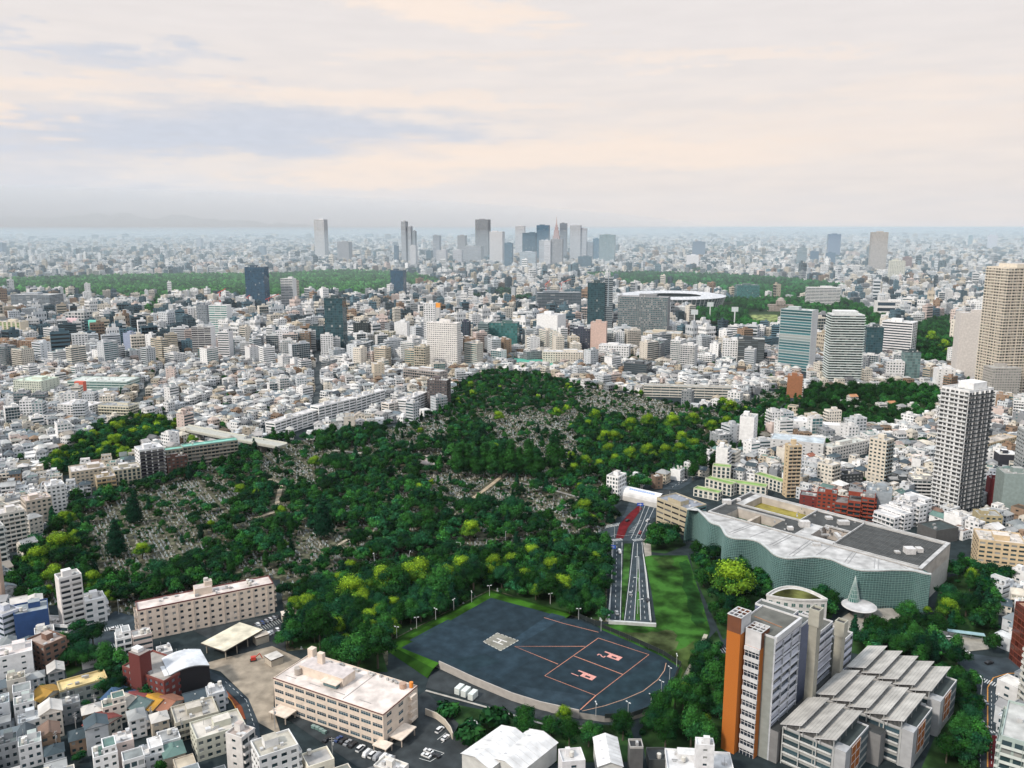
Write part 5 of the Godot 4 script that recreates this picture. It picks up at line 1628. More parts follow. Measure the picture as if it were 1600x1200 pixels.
# ------------------------------------------------------------------ the wavy glass museum
func museum() -> void:
	var o: Vector2 = Vector2(203.5, -508.7)
	var root := thing("museum", "long museum with wavy green glass front and flat white and grey roof", "museum", o)
	var h := 23.0
	var pts := []
	for q in [Vector2(120.6, -546), Vector2(126.9, -548.6), Vector2(129.4, -534.4), Vector2(131, -520.9), Vector2(135.6, -513.8), Vector2(135.3, -497.8), Vector2(139.5, -492.4), Vector2(146.8, -491.3), Vector2(152.3, -487), Vector2(154.7, -476.6), Vector2(156.3, -465.7), Vector2(161.6, -460.8), Vector2(170.2, -461.8), Vector2(179.2, -462.8), Vector2(187.2, -458.9), Vector2(191.4, -450.5), Vector2(196.9, -444.2), Vector2(206.7, -443.3), Vector2(216.1, -444.2), Vector2(226.6, -443.3), Vector2(231.4, -439.8), Vector2(234.9, -438)]:
		pts.append(q - o)
	var line := PackedVector2Array()
	for i in pts.size() - 1:
		for s in 6:
			line.append(pts[i].cubic_interpolate(pts[i + 1], pts[maxi(0, i - 1)], pts[mini(pts.size() - 1, i + 2)], s / 6.0))
	line.append(pts[-1])
	# the deck line behind the front, and how far each point stands forward of it
	var i0: Vector2 = Vector2(128.8, -551.3) - o
	var i1: Vector2 = Vector2(234.4, -440.7) - o
	var n := (i1 - i0).normalized()
	n = Vector2(-n.y, n.x)
	if n.y < 0: n = -n
	var glass := Buf.new()
	var fin := Buf.new()
	var mul := Buf.new()
	var rows := 22
	var smooth_ := PackedVector2Array()
	for i in line.size():
		var t := Vector2.ZERO
		var c := 0
		for k in range(maxi(0, i - 9), mini(line.size(), i + 10)):
			t += line[k]; c += 1
		smooth_.append(t / c)
	var at := func(i: int, f: float) -> Vector3:   # f: 0 at the foot, 1 at the roof; the foot's waves are wider and rounder
		var d: Vector2 = line[i] - smooth_[i]
		var out: float = maxf(0.0, d.dot(n))
		var p: Vector2 = line[i] + n * ((1.0 - f * f) * (0.6 + out * 0.7))
		return Vector3(p.x, f * h, p.y)
	var pane := Color(0.045, 0.095, 0.098)
	for i in line.size() - 1:
		for r in rows:
			var a: Vector3 = at.call(i, float(r) / rows)
			var b: Vector3 = at.call(i + 1, float(r) / rows)
			var e: Vector3 = at.call(i + 1, float(r + 1) / rows)
			var d: Vector3 = at.call(i, float(r + 1) / rows)
			glass.quad(a, b, e, d, pane * rng.randf_range(0.6, 1.5))
			if r > 1:      # glass louvres standing out from the front
				var f2 := (b - a).normalized()
				var u := Vector3(-f2.z, 0.0, f2.x) * 0.55
				var col := Color(0.12, 0.205, 0.195)
				fin.quad(a + u + Vector3(0, -0.1, 0), b + u + Vector3(0, -0.1, 0), b + u + Vector3(0, 0.16, 0), a + u + Vector3(0, 0.16, 0), col)
				fin.quad(a + u + Vector3(0, 0.16, 0), b + u + Vector3(0, 0.16, 0), b + Vector3(0, 0.3, 0), a + Vector3(0, 0.3, 0), col)
		if true:
			var prev: Vector3 = at.call(i, 0.0)
			for r in range(1, 7):
				var nx: Vector3 = at.call(i, r / 6.0)
				var f3: Vector3 = (at.call(mini(i + 1, line.size() - 1), 0.5) - at.call(maxi(0, i - 1), 0.5)).normalized()
				var u3 := Vector3(-f3.z, 0.0, f3.x) * 0.62
				mul.beam(prev + u3, nx + u3, 0.1, 0.1, Color(0.22, 0.36, 0.35))
				prev = nx
	part("glass_wall", glass, mats.glass, root)
	part("louvre", fin, mats.glass, root, true)
	part("mullion", mul, mats.metal, root, true)
	# the edge of the roof follows the wave
	var white := Color(0.5, 0.495, 0.49)
	var rim := Buf.new()
	var deck := Buf.new()
	var j0: Vector2 = Vector2(133.5, -540.8) - o
	var j1: Vector2 = Vector2(232.7, -442.4) - o
	for i in line.size() - 1:
		rim.beam(Vector3(line[i].x, h + 0.3, line[i].y), Vector3(line[i + 1].x, h + 0.3, line[i + 1].y), 1.5, 0.7, Color(0.5, 0.52, 0.51))
		var ta := float(i) / (line.size() - 1)
		var tb := float(i + 1) / (line.size() - 1)
		var ra := j0.lerp(j1, ta)
		var rb := j0.lerp(j1, tb)
		deck.quad(Vector3(line[i].x, h + 0.3, line[i].y), Vector3(line[i + 1].x, h + 0.3, line[i + 1].y), Vector3(rb.x, h + 0.3, rb.y), Vector3(ra.x, h + 0.3, ra.y), white)
	part("roof_edge", rim, mats.metal, root)
	part("front_roof", deck, mats.roof, root)
	var seam := Buf.new()
	for i in 9:
		var t := 0.14 + i * 0.095
		var a := j0.lerp(j1, t)
		var b: Vector2 = line[int(t * (line.size() - 1))]
		for s in [0.0, 2.2]:
			var sh: Vector2 = (j1 - j0).normalized() * s
			if i % 3 == 2 and s > 0: continue
			seam.beam(Vector3(a.x + sh.x, h + 0.42, a.y + sh.y), Vector3(lerpf(a.x, b.x, 0.85) + sh.x, h + 0.42, lerpf(a.y, b.y, 0.85) + sh.y), 0.35, 0.25, Color(0.34, 0.34, 0.34))
	seam.cbox(j0.lerp(j1, 0.55).x - 2, h + 0.3, j0.lerp(j1, 0.55).y + 6, 4.5, 1.6, 2.5, white)
	part("roof_seam", seam, mats.metal, root, true)
	# the straight part behind: roof pieces round sunken courts
	var c0: Vector2 = j0
	var c1: Vector2 = Vector2(232.1, -443.3) - o
	var c2: Vector2 = Vector2(268.8, -482.8) - o
	var c3: Vector2 = Vector2(174.8, -583.7) - o
	var uv := func(u: float, v: float) -> Vector2: return c0.lerp(c1, u).lerp(c3.lerp(c2, u), v)
	var grey := Color(0.055, 0.06, 0.06)
	var body := Buf.new()
	var roofs := Buf.new()
	var rect := func(b: Buf, u0: float, v0: float, u1: float, v1: float, y0: float, y1: float, col: Color, top: Color) -> void:
		b.prism(PackedVector2Array([uv.call(u0, v0), uv.call(u1, v0), uv.call(u1, v1), uv.call(u0, v1)]), y0, y1, col, top)
	var stone := Color(0.45, 0.44, 0.42)
	rect.call(body, 0.0, 0.0, 1.0, 1.0, 0.0, 15.0, stone, grey)
	# wings between the courts
	for q in [[0.0, 0.0, 1.0, 0.05, white], [0.0, 0.05, 0.035, 1.0, grey], [0.035, 0.36, 0.4, 0.5, grey], [0.035, 0.05, 0.08, 0.36, grey], [0.32, 0.05, 0.44, 0.36, grey], [0.035, 0.95, 0.98, 1.0, white], [0.38, 0.5, 0.5, 0.95, grey], [0.44, 0.05, 0.5, 0.5, white], [0.5, 0.55, 0.62, 0.95, grey], [0.62, 0.05, 0.98, 0.95, grey], [0.98, 0.05, 1.0, 1.0, white], [0.035, 0.5, 0.075, 0.95, white], [0.5, 0.05, 0.62, 0.14, white]]:
		rect.call(roofs, q[0], q[1], q[2], q[3], 15.0, h + (0.5 if q[4] == white else 0.1), Color(0.52, 0.47, 0.42), q[4])
	# court floors
	rect.call(roofs, 0.075, 0.5, 0.38, 0.95, 15.0, 18.5, stone, Color(0.3, 0.25, 0.045))
	rect.call(roofs, 0.08, 0.05, 0.32, 0.36, 15.0, 17.0, stone, Color(0.05, 0.1, 0.045))
	rect.call(roofs, 0.19, 0.05, 0.205, 0.36, 17.0, h - 0.5, Color(0.55, 0.45, 0.36), Color(0.55, 0.48, 0.4))
	# parapets round the dark roof and the courts
	for q in [[0.62, 0.05, 0.98, 0.065], [0.62, 0.935, 0.98, 0.95], [0.62, 0.05, 0.625, 0.95], [0.0, 0.98, 1.0, 1.0], [0.0, 0.0, 1.0, 0.02], [0.985, 0.0, 1.0, 0.98], [0.0, 0.02, 0.008, 0.98], [0.07, 0.48, 0.385, 0.5], [0.38, 0.5, 0.385, 0.95], [0.075, 0.36, 0.33, 0.375], [0.5, 0.53, 0.62, 0.55]]:
		rect.call(roofs, q[0], q[1], q[2], q[3], h + 0.15, h + 1.2, white, white)
	part("stone_body", body, mats.wall, root)
	part("back_roof", roofs, mats.roof, root)
	var jl := Buf.new()      # joints and upstands on the dark roofs
	for i in 15:
		var u := 0.64 + i * 0.0235
		var p: Vector2 = uv.call(u, 0.07)
		var q: Vector2 = uv.call(u, 0.93)
		jl.beam(Vector3(p.x, h + 0.14, p.y), Vector3(q.x, h + 0.14, q.y), 0.16, 0.1, Color(0.1, 0.105, 0.1))
	for i in 6:
		var p: Vector2 = uv.call(0.63, 0.15 + i * 0.14)
		var q: Vector2 = uv.call(0.975, 0.15 + i * 0.14)
		jl.beam(Vector3(p.x, h + 0.16, p.y), Vector3(q.x, h + 0.16, q.y), 0.2, 0.1, Color(0.12, 0.12, 0.115))
	for i in 22:
		var p: Vector2 = uv.call(0.05 + i * 0.042, 0.025)
		jl.cbox(p.x, h + 0.5, p.y, 1.2, 0.5, 1.2, Color(0.45, 0.45, 0.44))
	part("roof_joint", jl, mats.metal, root, true)
	var eq := Buf.new()
	for q in [[0.0, 0.42, 8.0, 3.0, 4.0, 1.0], [0.02, 0.62, 4.0, 1.5, 3.0, 1.0], [0.43, 0.35, 9.0, 4.0, 4.0, 1.0], [0.4, 0.15, 5.0, 2.0, 3.0, 1.0], [0.55, 0.75, 10.0, 2.5, 4.0, 0.9], [0.9, 0.4, 8.0, 3.5, 5.0, 1.05], [0.925, 0.52, 5.0, 2.5, 4.0, 1.0], [0.86, 0.32, 4.0, 1.0, 3.0, 0.8], [0.55, 0.25, 7.0, 1.0, 2.0, 0.5], [0.47, 0.8, 6.0, 1.5, 4.0, 0.9], [0.6, 0.3, 3.0, 2.0, 8.0, 0.9]]:
		var p: Vector2 = uv.call(q[0], q[1])
		eq.cbox(p.x, h + 0.2, p.y, q[2] * 0.7, q[3], q[4], Color(0.6, 0.59, 0.58) * q[5])
	for i in 30:
		var p: Vector2 = uv.call(rng.randf_range(0.3, 0.6), rng.randf_range(0.1, 0.9))
		eq.cbox(p.x, h + 0.1, p.y, rng.randf_range(0.5, 1.6), rng.randf_range(0.5, 1.3), rng.randf_range(0.5, 1.6), Color(0.5, 0.5, 0.5) * rng.randf_range(0.5, 1.2))
	part("roof_equipment", eq, mats.metal, root, true)
	var en := Buf.new()      # glass return and pale stone at the right end
	var g0: Vector2 = Vector2(237.3, -438.6) - o
	var g1: Vector2 = Vector2(273.6, -483.8) - o
	en.quad(Vector3(line[-1].x, 0, line[-1].y), Vector3(c1.x + 1.5, 0, c1.y - 1.0), Vector3(c1.x + 1.5, h + 0.3, c1.y - 1.0), Vector3(line[-1].x, h + 0.3, line[-1].y), Color(0.05, 0.16, 0.15))
	part("end_glass", en, mats.glass, root)
	for u in [0.02, 0.2, 0.4, 0.6, 0.8, 0.98]:
		var p: Vector2 = o + uv.call(u, 0.5)
		blocked.append([p, 24.0])
		blocked.append([o + uv.call(u, -0.15), 16.0])
	keep_out.append(PackedVector2Array([o + line[0], o + line[30], o + line[60], o + line[90], o + line[-1], o + c2, o + c3]))
	mark(o + uv.call(0.15, 0.0), "the left end of the museum")
	mark(o + uv.call(0.85, 0.0), "the right end of the museum")
	# canopy disc with the glass cone in front of it
	var at2: Vector2 = Vector2(194.4, -434.7)
	var disc := thing("entrance_disc", "white round canopy with a pointed glass cone before the museum", "canopy", at2)
	var db := Buf.new()
	db.cyl(Vector3(0, 5.6, 0), 8.6, 9.4, 0.5, Color(0.6, 0.58, 0.57), 40)
	db.cyl(Vector3(0, 6.1, 0), 9.4, 8.6, 0.35, Color(0.62, 0.6, 0.59), 40)
	db.cyl(Vector3(0, 6.45, 0), 8.4, 7.6, 0.12, Color(0.55, 0.54, 0.54), 40)
	part("disc", db, mats.roof, disc)
	var cb := Buf.new()
	cb.cyl(Vector3(0, 0, 0), 3.2, 3.0, 5.6, Color(0.12, 0.16, 0.16), 20)
	part("drum", cb, mats.glass, disc)
	var sp := Buf.new()
	sp.cyl(Vector3(-0.8, 6.4, -5.5), 3.2, 0.1, 15.0, Color(0.05, 0.13, 0.12), 16)
	part("cone", sp, mats.glass, disc)
	var rb := Buf.new()
	for i in 16:
		var a := TAU * i / 16.0
		rb.beam(Vector3(-0.8 + cos(a) * 3.3, 6.4, -5.5 + sin(a) * 3.3), Vector3(-0.8, 21.5, -5.5), 0.16, 0.16, Color(0.5, 0.58, 0.56))
	for i in 6:
		var rr := 3.3 * (1.0 - i / 6.5)
		for k in 16:
			var a := TAU * k / 16.0
			var b2 := TAU * (k + 1) / 16.0
			rb.beam(Vector3(-0.8 + cos(a) * rr, 6.4 + 15.1 * i / 6.5, -5.5 + sin(a) * rr), Vector3(-0.8 + cos(b2) * rr, 6.4 + 15.1 * i / 6.5, -5.5 + sin(b2) * rr), 0.12, 0.12, Color(0.5, 0.58, 0.56))
	part("rib", rb, mats.metal, disc, true)
	blocked.append([at2, 12.0])
	mark(at2, "the white round canopy")
	# small annex with curved walls and a planted roof
	var ap: Vector2 = Vector2(157.1, -431)
	var ann := thing("annex", "white lens-shaped building with two rows of square windows and planted roof", "annex", ap, -10.0)
	var lens := PackedVector2Array()
	for i in 21:
		var t := -1.0 + i / 10.0
		lens.append(Vector2(t * 16.0, 4.0 + 3.0 * (1.0 - t * t)))
	for i in range(1, 20):
		var t := 1.0 - i / 10.0
		lens.append(Vector2(t * 16.0, 4.0 - 14.0 * (1.0 - t * t)))
	var lb := Buf.new()
	lb.prism(lens, 0, 14.0, Color(0.62, 0.61, 0.59), Color(0.55, 0.54, 0.52))
	for i in lens.size():
		var a := lens[i]
		var b := lens[(i + 1) % lens.size()]
		lb.beam(Vector3(a.x, 14.5, a.y), Vector3(b.x, 14.5, b.y), 0.7, 1.1, Color(0.62, 0.61, 0.59))
	part("wall", lb, mats.wall, ann)
	var gr := Buf.new()
	var inner := PackedVector2Array()
	for q in lens: inner.append(Vector2(q.x * 0.86, (q.y - 1.0) * 0.8 + 1.0))
	gr.sheet(inner, 14.12, Color(0.13, 0.14, 0.045))
	part("planted_roof", gr, mats.grass, ann)
	for f in 3:
		for i in 8:
			var t := -0.86 + i * 0.245
			var wb := Buf.new()
			wb.box(Vector3(-0.95, 0, -0.1), Vector3(0.95, 2.0, 0.03), Color(0.07, 0.13, 0.12))
			var wp := part("window", wb, mats.glass, ann)
			wp.position = Vector3(t * 16.0, 10.2 - f * 3.8, 4.0 + 3.0 * (1.0 - t * t) + 0.02)
			wp.rotation.y = atan2(6.0 * t / 16.0, 1.0)
			var fb := Buf.new()
			for e in [[-1.05, -0.1, 1.05, 0.0], [-1.05, 2.0, 1.05, 2.1], [-1.05, 0.0, -0.95, 2.0], [0.95, 0.0, 1.05, 2.0], [-0.05, 0.0, 0.05, 2.0]]:
				fb.box(Vector3(e[0], e[1], -0.08), Vector3(e[2], e[3], 0.1), Color(0.5, 0.5, 0.48))
			part("frame", fb, mats.plain, wp)
	blocked.append([ap, 14.0])
	mark(ap, "the white lens-shaped annex")


# ------------------------------------------------------------------ brick shafts, slab and the saw-tooth roofed wings
func brick_complex() -> void:
	var o := Vector2(103.1, -303.4)
	var brick := Color(0.5, 0.15, 0.016)
	var white := Color(0.6, 0.6, 0.61)
	var conc := Color(0.33, 0.32, 0.27)
	start_bufs()
	var root := thing("institute_tower", "tall slab with two orange brick shafts, white ribbon floors and concrete lift shafts", "office building", o, 47.0)
	# the two brick shafts, open framed at the top
	for s in [[-3.0, 5.4, -18.6, -12.6, 60.5], [0.0, 7.4, -11.9, -5.2, 55.5]]:
		var b := Buf.new()
		var x0: float = s[0]
		var x1: float = s[1]
		var z0: float = s[2]
		var z1: float = s[3]
		var top: float = s[4]
		var neck := top - 7.0
		var first: bool = z1 < -10.0
		b.box(Vector3(x0, 0, z0), Vector3(x1, neck, z1), brick, Color(0.2, 0.2, 0.2))
		part("brick_shaft", b, mats.brick, root)
		var t := Buf.new()
		var dark := Color(0.16, 0.055, 0.025)
		var sa := dark if first else white
		var sb := white if first else dark
		# the collar of panels, hollow
		t.box(Vector3(x0, neck, z0), Vector3(x0 + 0.3, top, z1), sa)
		t.box(Vector3(x0 + 0.3, neck, z1 - 0.3), Vector3(x1, top, z1), sb)
		t.box(Vector3(x1 - 0.3, neck, z0), Vector3(x1, top, z1 - 0.3), sa)
		t.box(Vector3(x0 + 0.3, neck, z0), Vector3(x1 - 0.3, top, z0 + 0.3), sb)
		part("collar", t, mats.wall, root)
		var fr := Buf.new()
		for k in 4:
			var zz := lerpf(z0, z1, k / 3.0)
			fr.beam(Vector3(x0, top + 0.15, zz), Vector3(x1, top + 0.15, zz), 0.3, 0.3, Color(0.62, 0.62, 0.62))
			var xx := lerpf(x0, x1, k / 3.0)
			fr.beam(Vector3(xx, top + 0.2, z0), Vector3(xx, top + 0.2, z1), 0.3, 0.3, Color(0.62, 0.62, 0.62))
		for k in 5:
			fr.cbox(lerpf(x0, x1, rng.randf_range(0.2, 0.8)), neck + 0.1, lerpf(z0, z1, rng.randf_range(0.2, 0.8)), 1.6, rng.randf_range(3.0, 6.5), 1.4, Color(0.35, 0.37, 0.38) * rng.randf_range(0.5, 1.4))
		part("roof_frame", fr, mats.metal, root, true)
	# white window stack on the near shaft
	var st := Buf.new()
	for f in 11:
		st.box(Vector3(-0.75, f * 4.4 + 2.7, -11.8), Vector3(-0.02, f * 4.4 + 4.4, -5.3), white)
	part("window_stack", st, mats.wall, root)
	for f in 11:
		var wb := Buf.new()
		wb.box(Vector3(-0.25, f * 4.4, -11.7), Vector3(-0.03, f * 4.4 + 2.7, -5.4), Color(0.02, 0.03, 0.04))
		var wp := part("window", wb, mats.glass, root)
		var fb := Buf.new()
		for i in 5:
			fb.cbox(-0.3, f * 4.4, -11.6 + i * 1.53, 0.12, 2.7, 0.12, white)
		fb.box(Vector3(-0.38, f * 4.4 + 1.5, -11.7), Vector3(-0.27, f * 4.4 + 1.65, -5.4), white)
		part("frame", fb, mats.plain, wp)
	# the slab
	var ribbons := {"blank": Color(0.27, 0.29, 0.27), "wall": Color(0.56, 0.58, 0.66), "roof": Color(0.13, 0.13, 0.115), "cap": white, "par": 0.8, "fh": 4.3, "bay": 2.5, "wf": 0.9, "hf": 0.52, "glass": Color(0.015, 0.028, 0.042), "alt": {"wf": 0.5}}
	block(24.0, 17.0, 0, 53.5, "rnnn", ribbons, 15.0, -9.5)
	for f in 14:      # sills stand out as pale ledges
		W.box(Vector3(3.1, f * 3.82 + 0.95, -1.0), Vector3(26.9, f * 3.82 + 1.2, -0.35), Color(0.7, 0.7, 0.74))
	for i in 4:
		W.box(Vector3(3.1 + i * 7.8, 0, -1.0), Vector3(3.35 + i * 7.8, 54.0, -0.4), Color(0.5, 0.52, 0.55))
	W.box(Vector3(3.4, 51.8, -0.98), Vector3(26.6, 54.4, -0.1), white)
	RF.beam(Vector3(14, 53.7, -3), Vector3(15.5, 53.7, -16), 0.5, 0.2, Color(0.3, 0.16, 0.09))
	block(6.0, 17.0, 0, 53.0, "nnnn", {"wall": Color(0.13, 0.15, 0.22), "roof": Color(0.14, 0.15, 0.14), "cap": white}, 30.0, -13.0)
	block(17.0, 14.0, 0, 37.0, "rnnn", ribbons, 57.5, -9.0)
	for f in 10:
		W.box(Vector3(49.1, f * 3.7 + 0.95, -2.0), Vector3(65.9, f * 3.7 + 1.2, -1.35), Color(0.7, 0.7, 0.74))
	block(16.0, 14.0, 0, 44.0, "nnnn", {"wall": Color(0.13, 0.15, 0.22), "roof": Color(0.14, 0.15, 0.14), "cap": white}, 41.0, -12.0)
	block(11.0, 13.0, 0, 28.0, "rnnn", ribbons, 74.0, -4.0)
	for s in [[30.2, 34.6, 1.4, 5.6, 57.0, 50.5], [57.8, 62.0, 2.2, 6.2, 41.5, 35.5]]:
		var b := Buf.new()
		b.box(Vector3(s[0], 0, s[2]), Vector3(s[1] - 0.5, s[5], s[3] - 0.6), conc)
		b.box(Vector3(s[0] - 0.3, s[5], s[2] - 0.3), Vector3(s[1], s[4], s[3]), conc * 1.15, Color(0.06, 0.06, 0.06))
		for e in [[s[0] - 0.3, s[2] - 0.3, s[1], s[2] + 0.1], [s[0] - 0.3, s[3] - 0.4, s[1], s[3]], [s[0] - 0.3, s[2] + 0.1, s[0] + 0.1, s[3] - 0.4], [s[1] - 0.4, s[2] + 0.1, s[1], s[3] - 0.4]]:
			b.box(Vector3(e[0], s[4], e[1]), Vector3(e[2], s[4] + 0.9, e[3]), conc * 1.3)
		part("concrete_shaft", b, mats.wall, root)
	W.box(Vector3(27.3, 0, -0.3), Vector3(68.0, 14.5, 1.3), Color(0.2, 0.2, 0.2), Color(0.04, 0.045, 0.045))
	W.box(Vector3(29.5, 0, 1.32), Vector3(35.3, 14.0, 34.0), Color(0.2, 0.2, 0.2), Color(0.04, 0.045, 0.045))
	W.box(Vector3(3.2, 0, -0.95), Vector3(27.2, 14.2, 3.0), Color(0.2, 0.2, 0.2), Color(0.04, 0.045, 0.045))
	finish(root)
	for i in 5: blocked.append([o + Vector2(0.682, -0.731) * (i * 16.0) - Vector2(5, 5), 13.0])
	mark(o, "the orange brick shafts")
	# three wings under saw-tooth roofs
	for r in 3:
		var n: int = [3, 5, 5][r]
		var wing := thing("sawtooth_wing", ["three-roofed wing with saw-tooth roof beside the brick shafts", "five-roofed middle wing with saw-tooth roof and brick end", "five-roofed farther wing with saw-tooth roof under the trees"][r], "institute wing", wing_point(r, 0.0, 0.0), 47.0)
		var d: float = n * 6.9 + 4.6
		start_bufs()
		var wo := {"wall": Color(0.36, 0.37, 0.36), "roof": Color(0.05, 0.065, 0.065), "cap": white, "par": 0.7, "fh": 4.0, "bay": 2.2, "wf": 0.94, "hf": 0.56, "glass": Color(0.035, 0.065, 0.08), "alt": {"bay": 3.4, "wf": 0.93}}
		block(24.0, d, 0, 15.6, "nrnr", wo, 12.0, d * 0.5)
		for f in 4:       # pale sun shelves along the long glazed side
			W.box(Vector3(-0.8, f * 3.9 + 1.1, 0.3), Vector3(-0.02, f * 3.9 + 1.5, d - 5.2), Color(0.62, 0.62, 0.6))
			W.box(Vector3(24.02, f * 3.9 + 1.1, 0.3), Vector3(24.7, f * 3.9 + 1.5, d - 5.2), Color(0.6, 0.6, 0.6))
		for i in n + 1:
			W.cbox(-0.45, 0, 0.3 + i * 6.9, 0.5, 16.0, 0.4, Color(0.45, 0.46, 0.45))
		W.box(Vector3(-0.4, 0, d - 5.0), Vector3(4.5, 16.6, d + 0.3), Color(0.4, 0.41, 0.42))
		finish(wing)
		var bk := Buf.new()
		bk.box(Vector3(6.0, 4.0, d), Vector3(15.0, 15.4, d + 0.25), brick * 0.75)
		part("brick_panel", bk, mats.brick, wing)
		var jo := Buf.new()
		for i in 4: jo.box(Vector3(5.9, 4.0 + i * 3.75, d + 0.26), Vector3(15.1, 4.18 + i * 3.75, d + 0.34), Color(0.6, 0.59, 0.57))
		for i in 3: jo.box(Vector3(5.9 + i * 4.5, 4.2, d + 0.25), Vector3(6.1 + i * 4.5, 15.3, d + 0.33), Color(0.6, 0.59, 0.57))
		for i in 4: jo.box(Vector3(15.6, 1.2 + i * 3.9, d + 0.02), Vector3(23.8, 3.6 + i * 3.9, d + 0.12), Color(0.06, 0.09, 0.1))
		part("joint", jo, mats.plain, wing, true)
		for i in n:
			var z0 := i * 6.9 - 0.6
			var z1 := z0 + 8.8
			var ro := Buf.new()
			var a := Vector3(-1.4, 17.4, z0)
			var b := Vector3(25.4, 17.4, z0)
			var e := Vector3(25.4, 20.5, z1)
			var f := Vector3(-1.4, 20.5, z1)
			var th := Vector3(0, 0.35, 0)
			var pale := Color(0.5, 0.48, 0.445)
			ro.quad(f + th, e + th, b + th, a + th, pale)
			ro.quad(a, b, e, f, pale * 0.8)
			ro.quad(f, e, e + th, f + th, white)
			ro.quad(b, a, a + th, b + th, white)
			ro.quad(a, f, f + th, a + th, white)
			ro.quad(e, b, b + th, e + th, white)
			for k in 6:
				var rp := a.lerp(f, (k + 0.5) / 6.0) + th
				ro.beam(rp + Vector3(0.1, 0.03, 0), rp + Vector3(26.7, 0.03, 0), 0.14, 0.1, Color(0.38, 0.37, 0.35))
			part("roof_blade", ro, mats.roof, wing)
			var su := Buf.new()
			for k in 5:
				var x := -0.6 + k * 6.2
				su.cbox(x, 15.6, z1 - 1.2, 0.25, 4.7, 0.25, Color(0.4, 0.42, 0.42))
				su.cbox(x, 15.6, z0 + 2.2, 0.25, 2.4, 0.25, Color(0.4, 0.42, 0.42))
			for k in 12:
				su.cbox(-0.5, 15.6, z0 + 2.4 + k * 0.5, 0.08, 2.4 + k * 0.14, 0.08, Color(0.5, 0.5, 0.5))
			su.box(Vector3(0.2, 15.7, z1 - 1.45), Vector3(24, 19.7, z1 - 1.35), Color(0.05, 0.07, 0.075))
			part("roof_support", su, mats.metal, wing, true)
		for i in 3: blocked.append([wing_point(r, 12.0, (i + 0.5) * d / 3.0), 12.0])
		mark(wing_point(r, 12.0, d * 0.5), ["the three-roofed wing", "the middle saw-tooth wing", "the far saw-tooth wing"][r])


func wing_point(r: int, x: float, z: float) -> Vector2:
	return Vector2(103.1, -303.4) + Vector2(0.682, -0.731) * (r * 31.0 + 5.5 + x) + Vector2(0.731, 0.682) * (3.8 + r + z)


func rows_of(list: Array) -> void:
	for r in list:
		var o := building(r[0], r[1], r[2], r[3], r[4], r[5], r[6], r[7], r[8], r[9])
		if r[9].has("mark"):
			mark(r[3], r[9].mark)


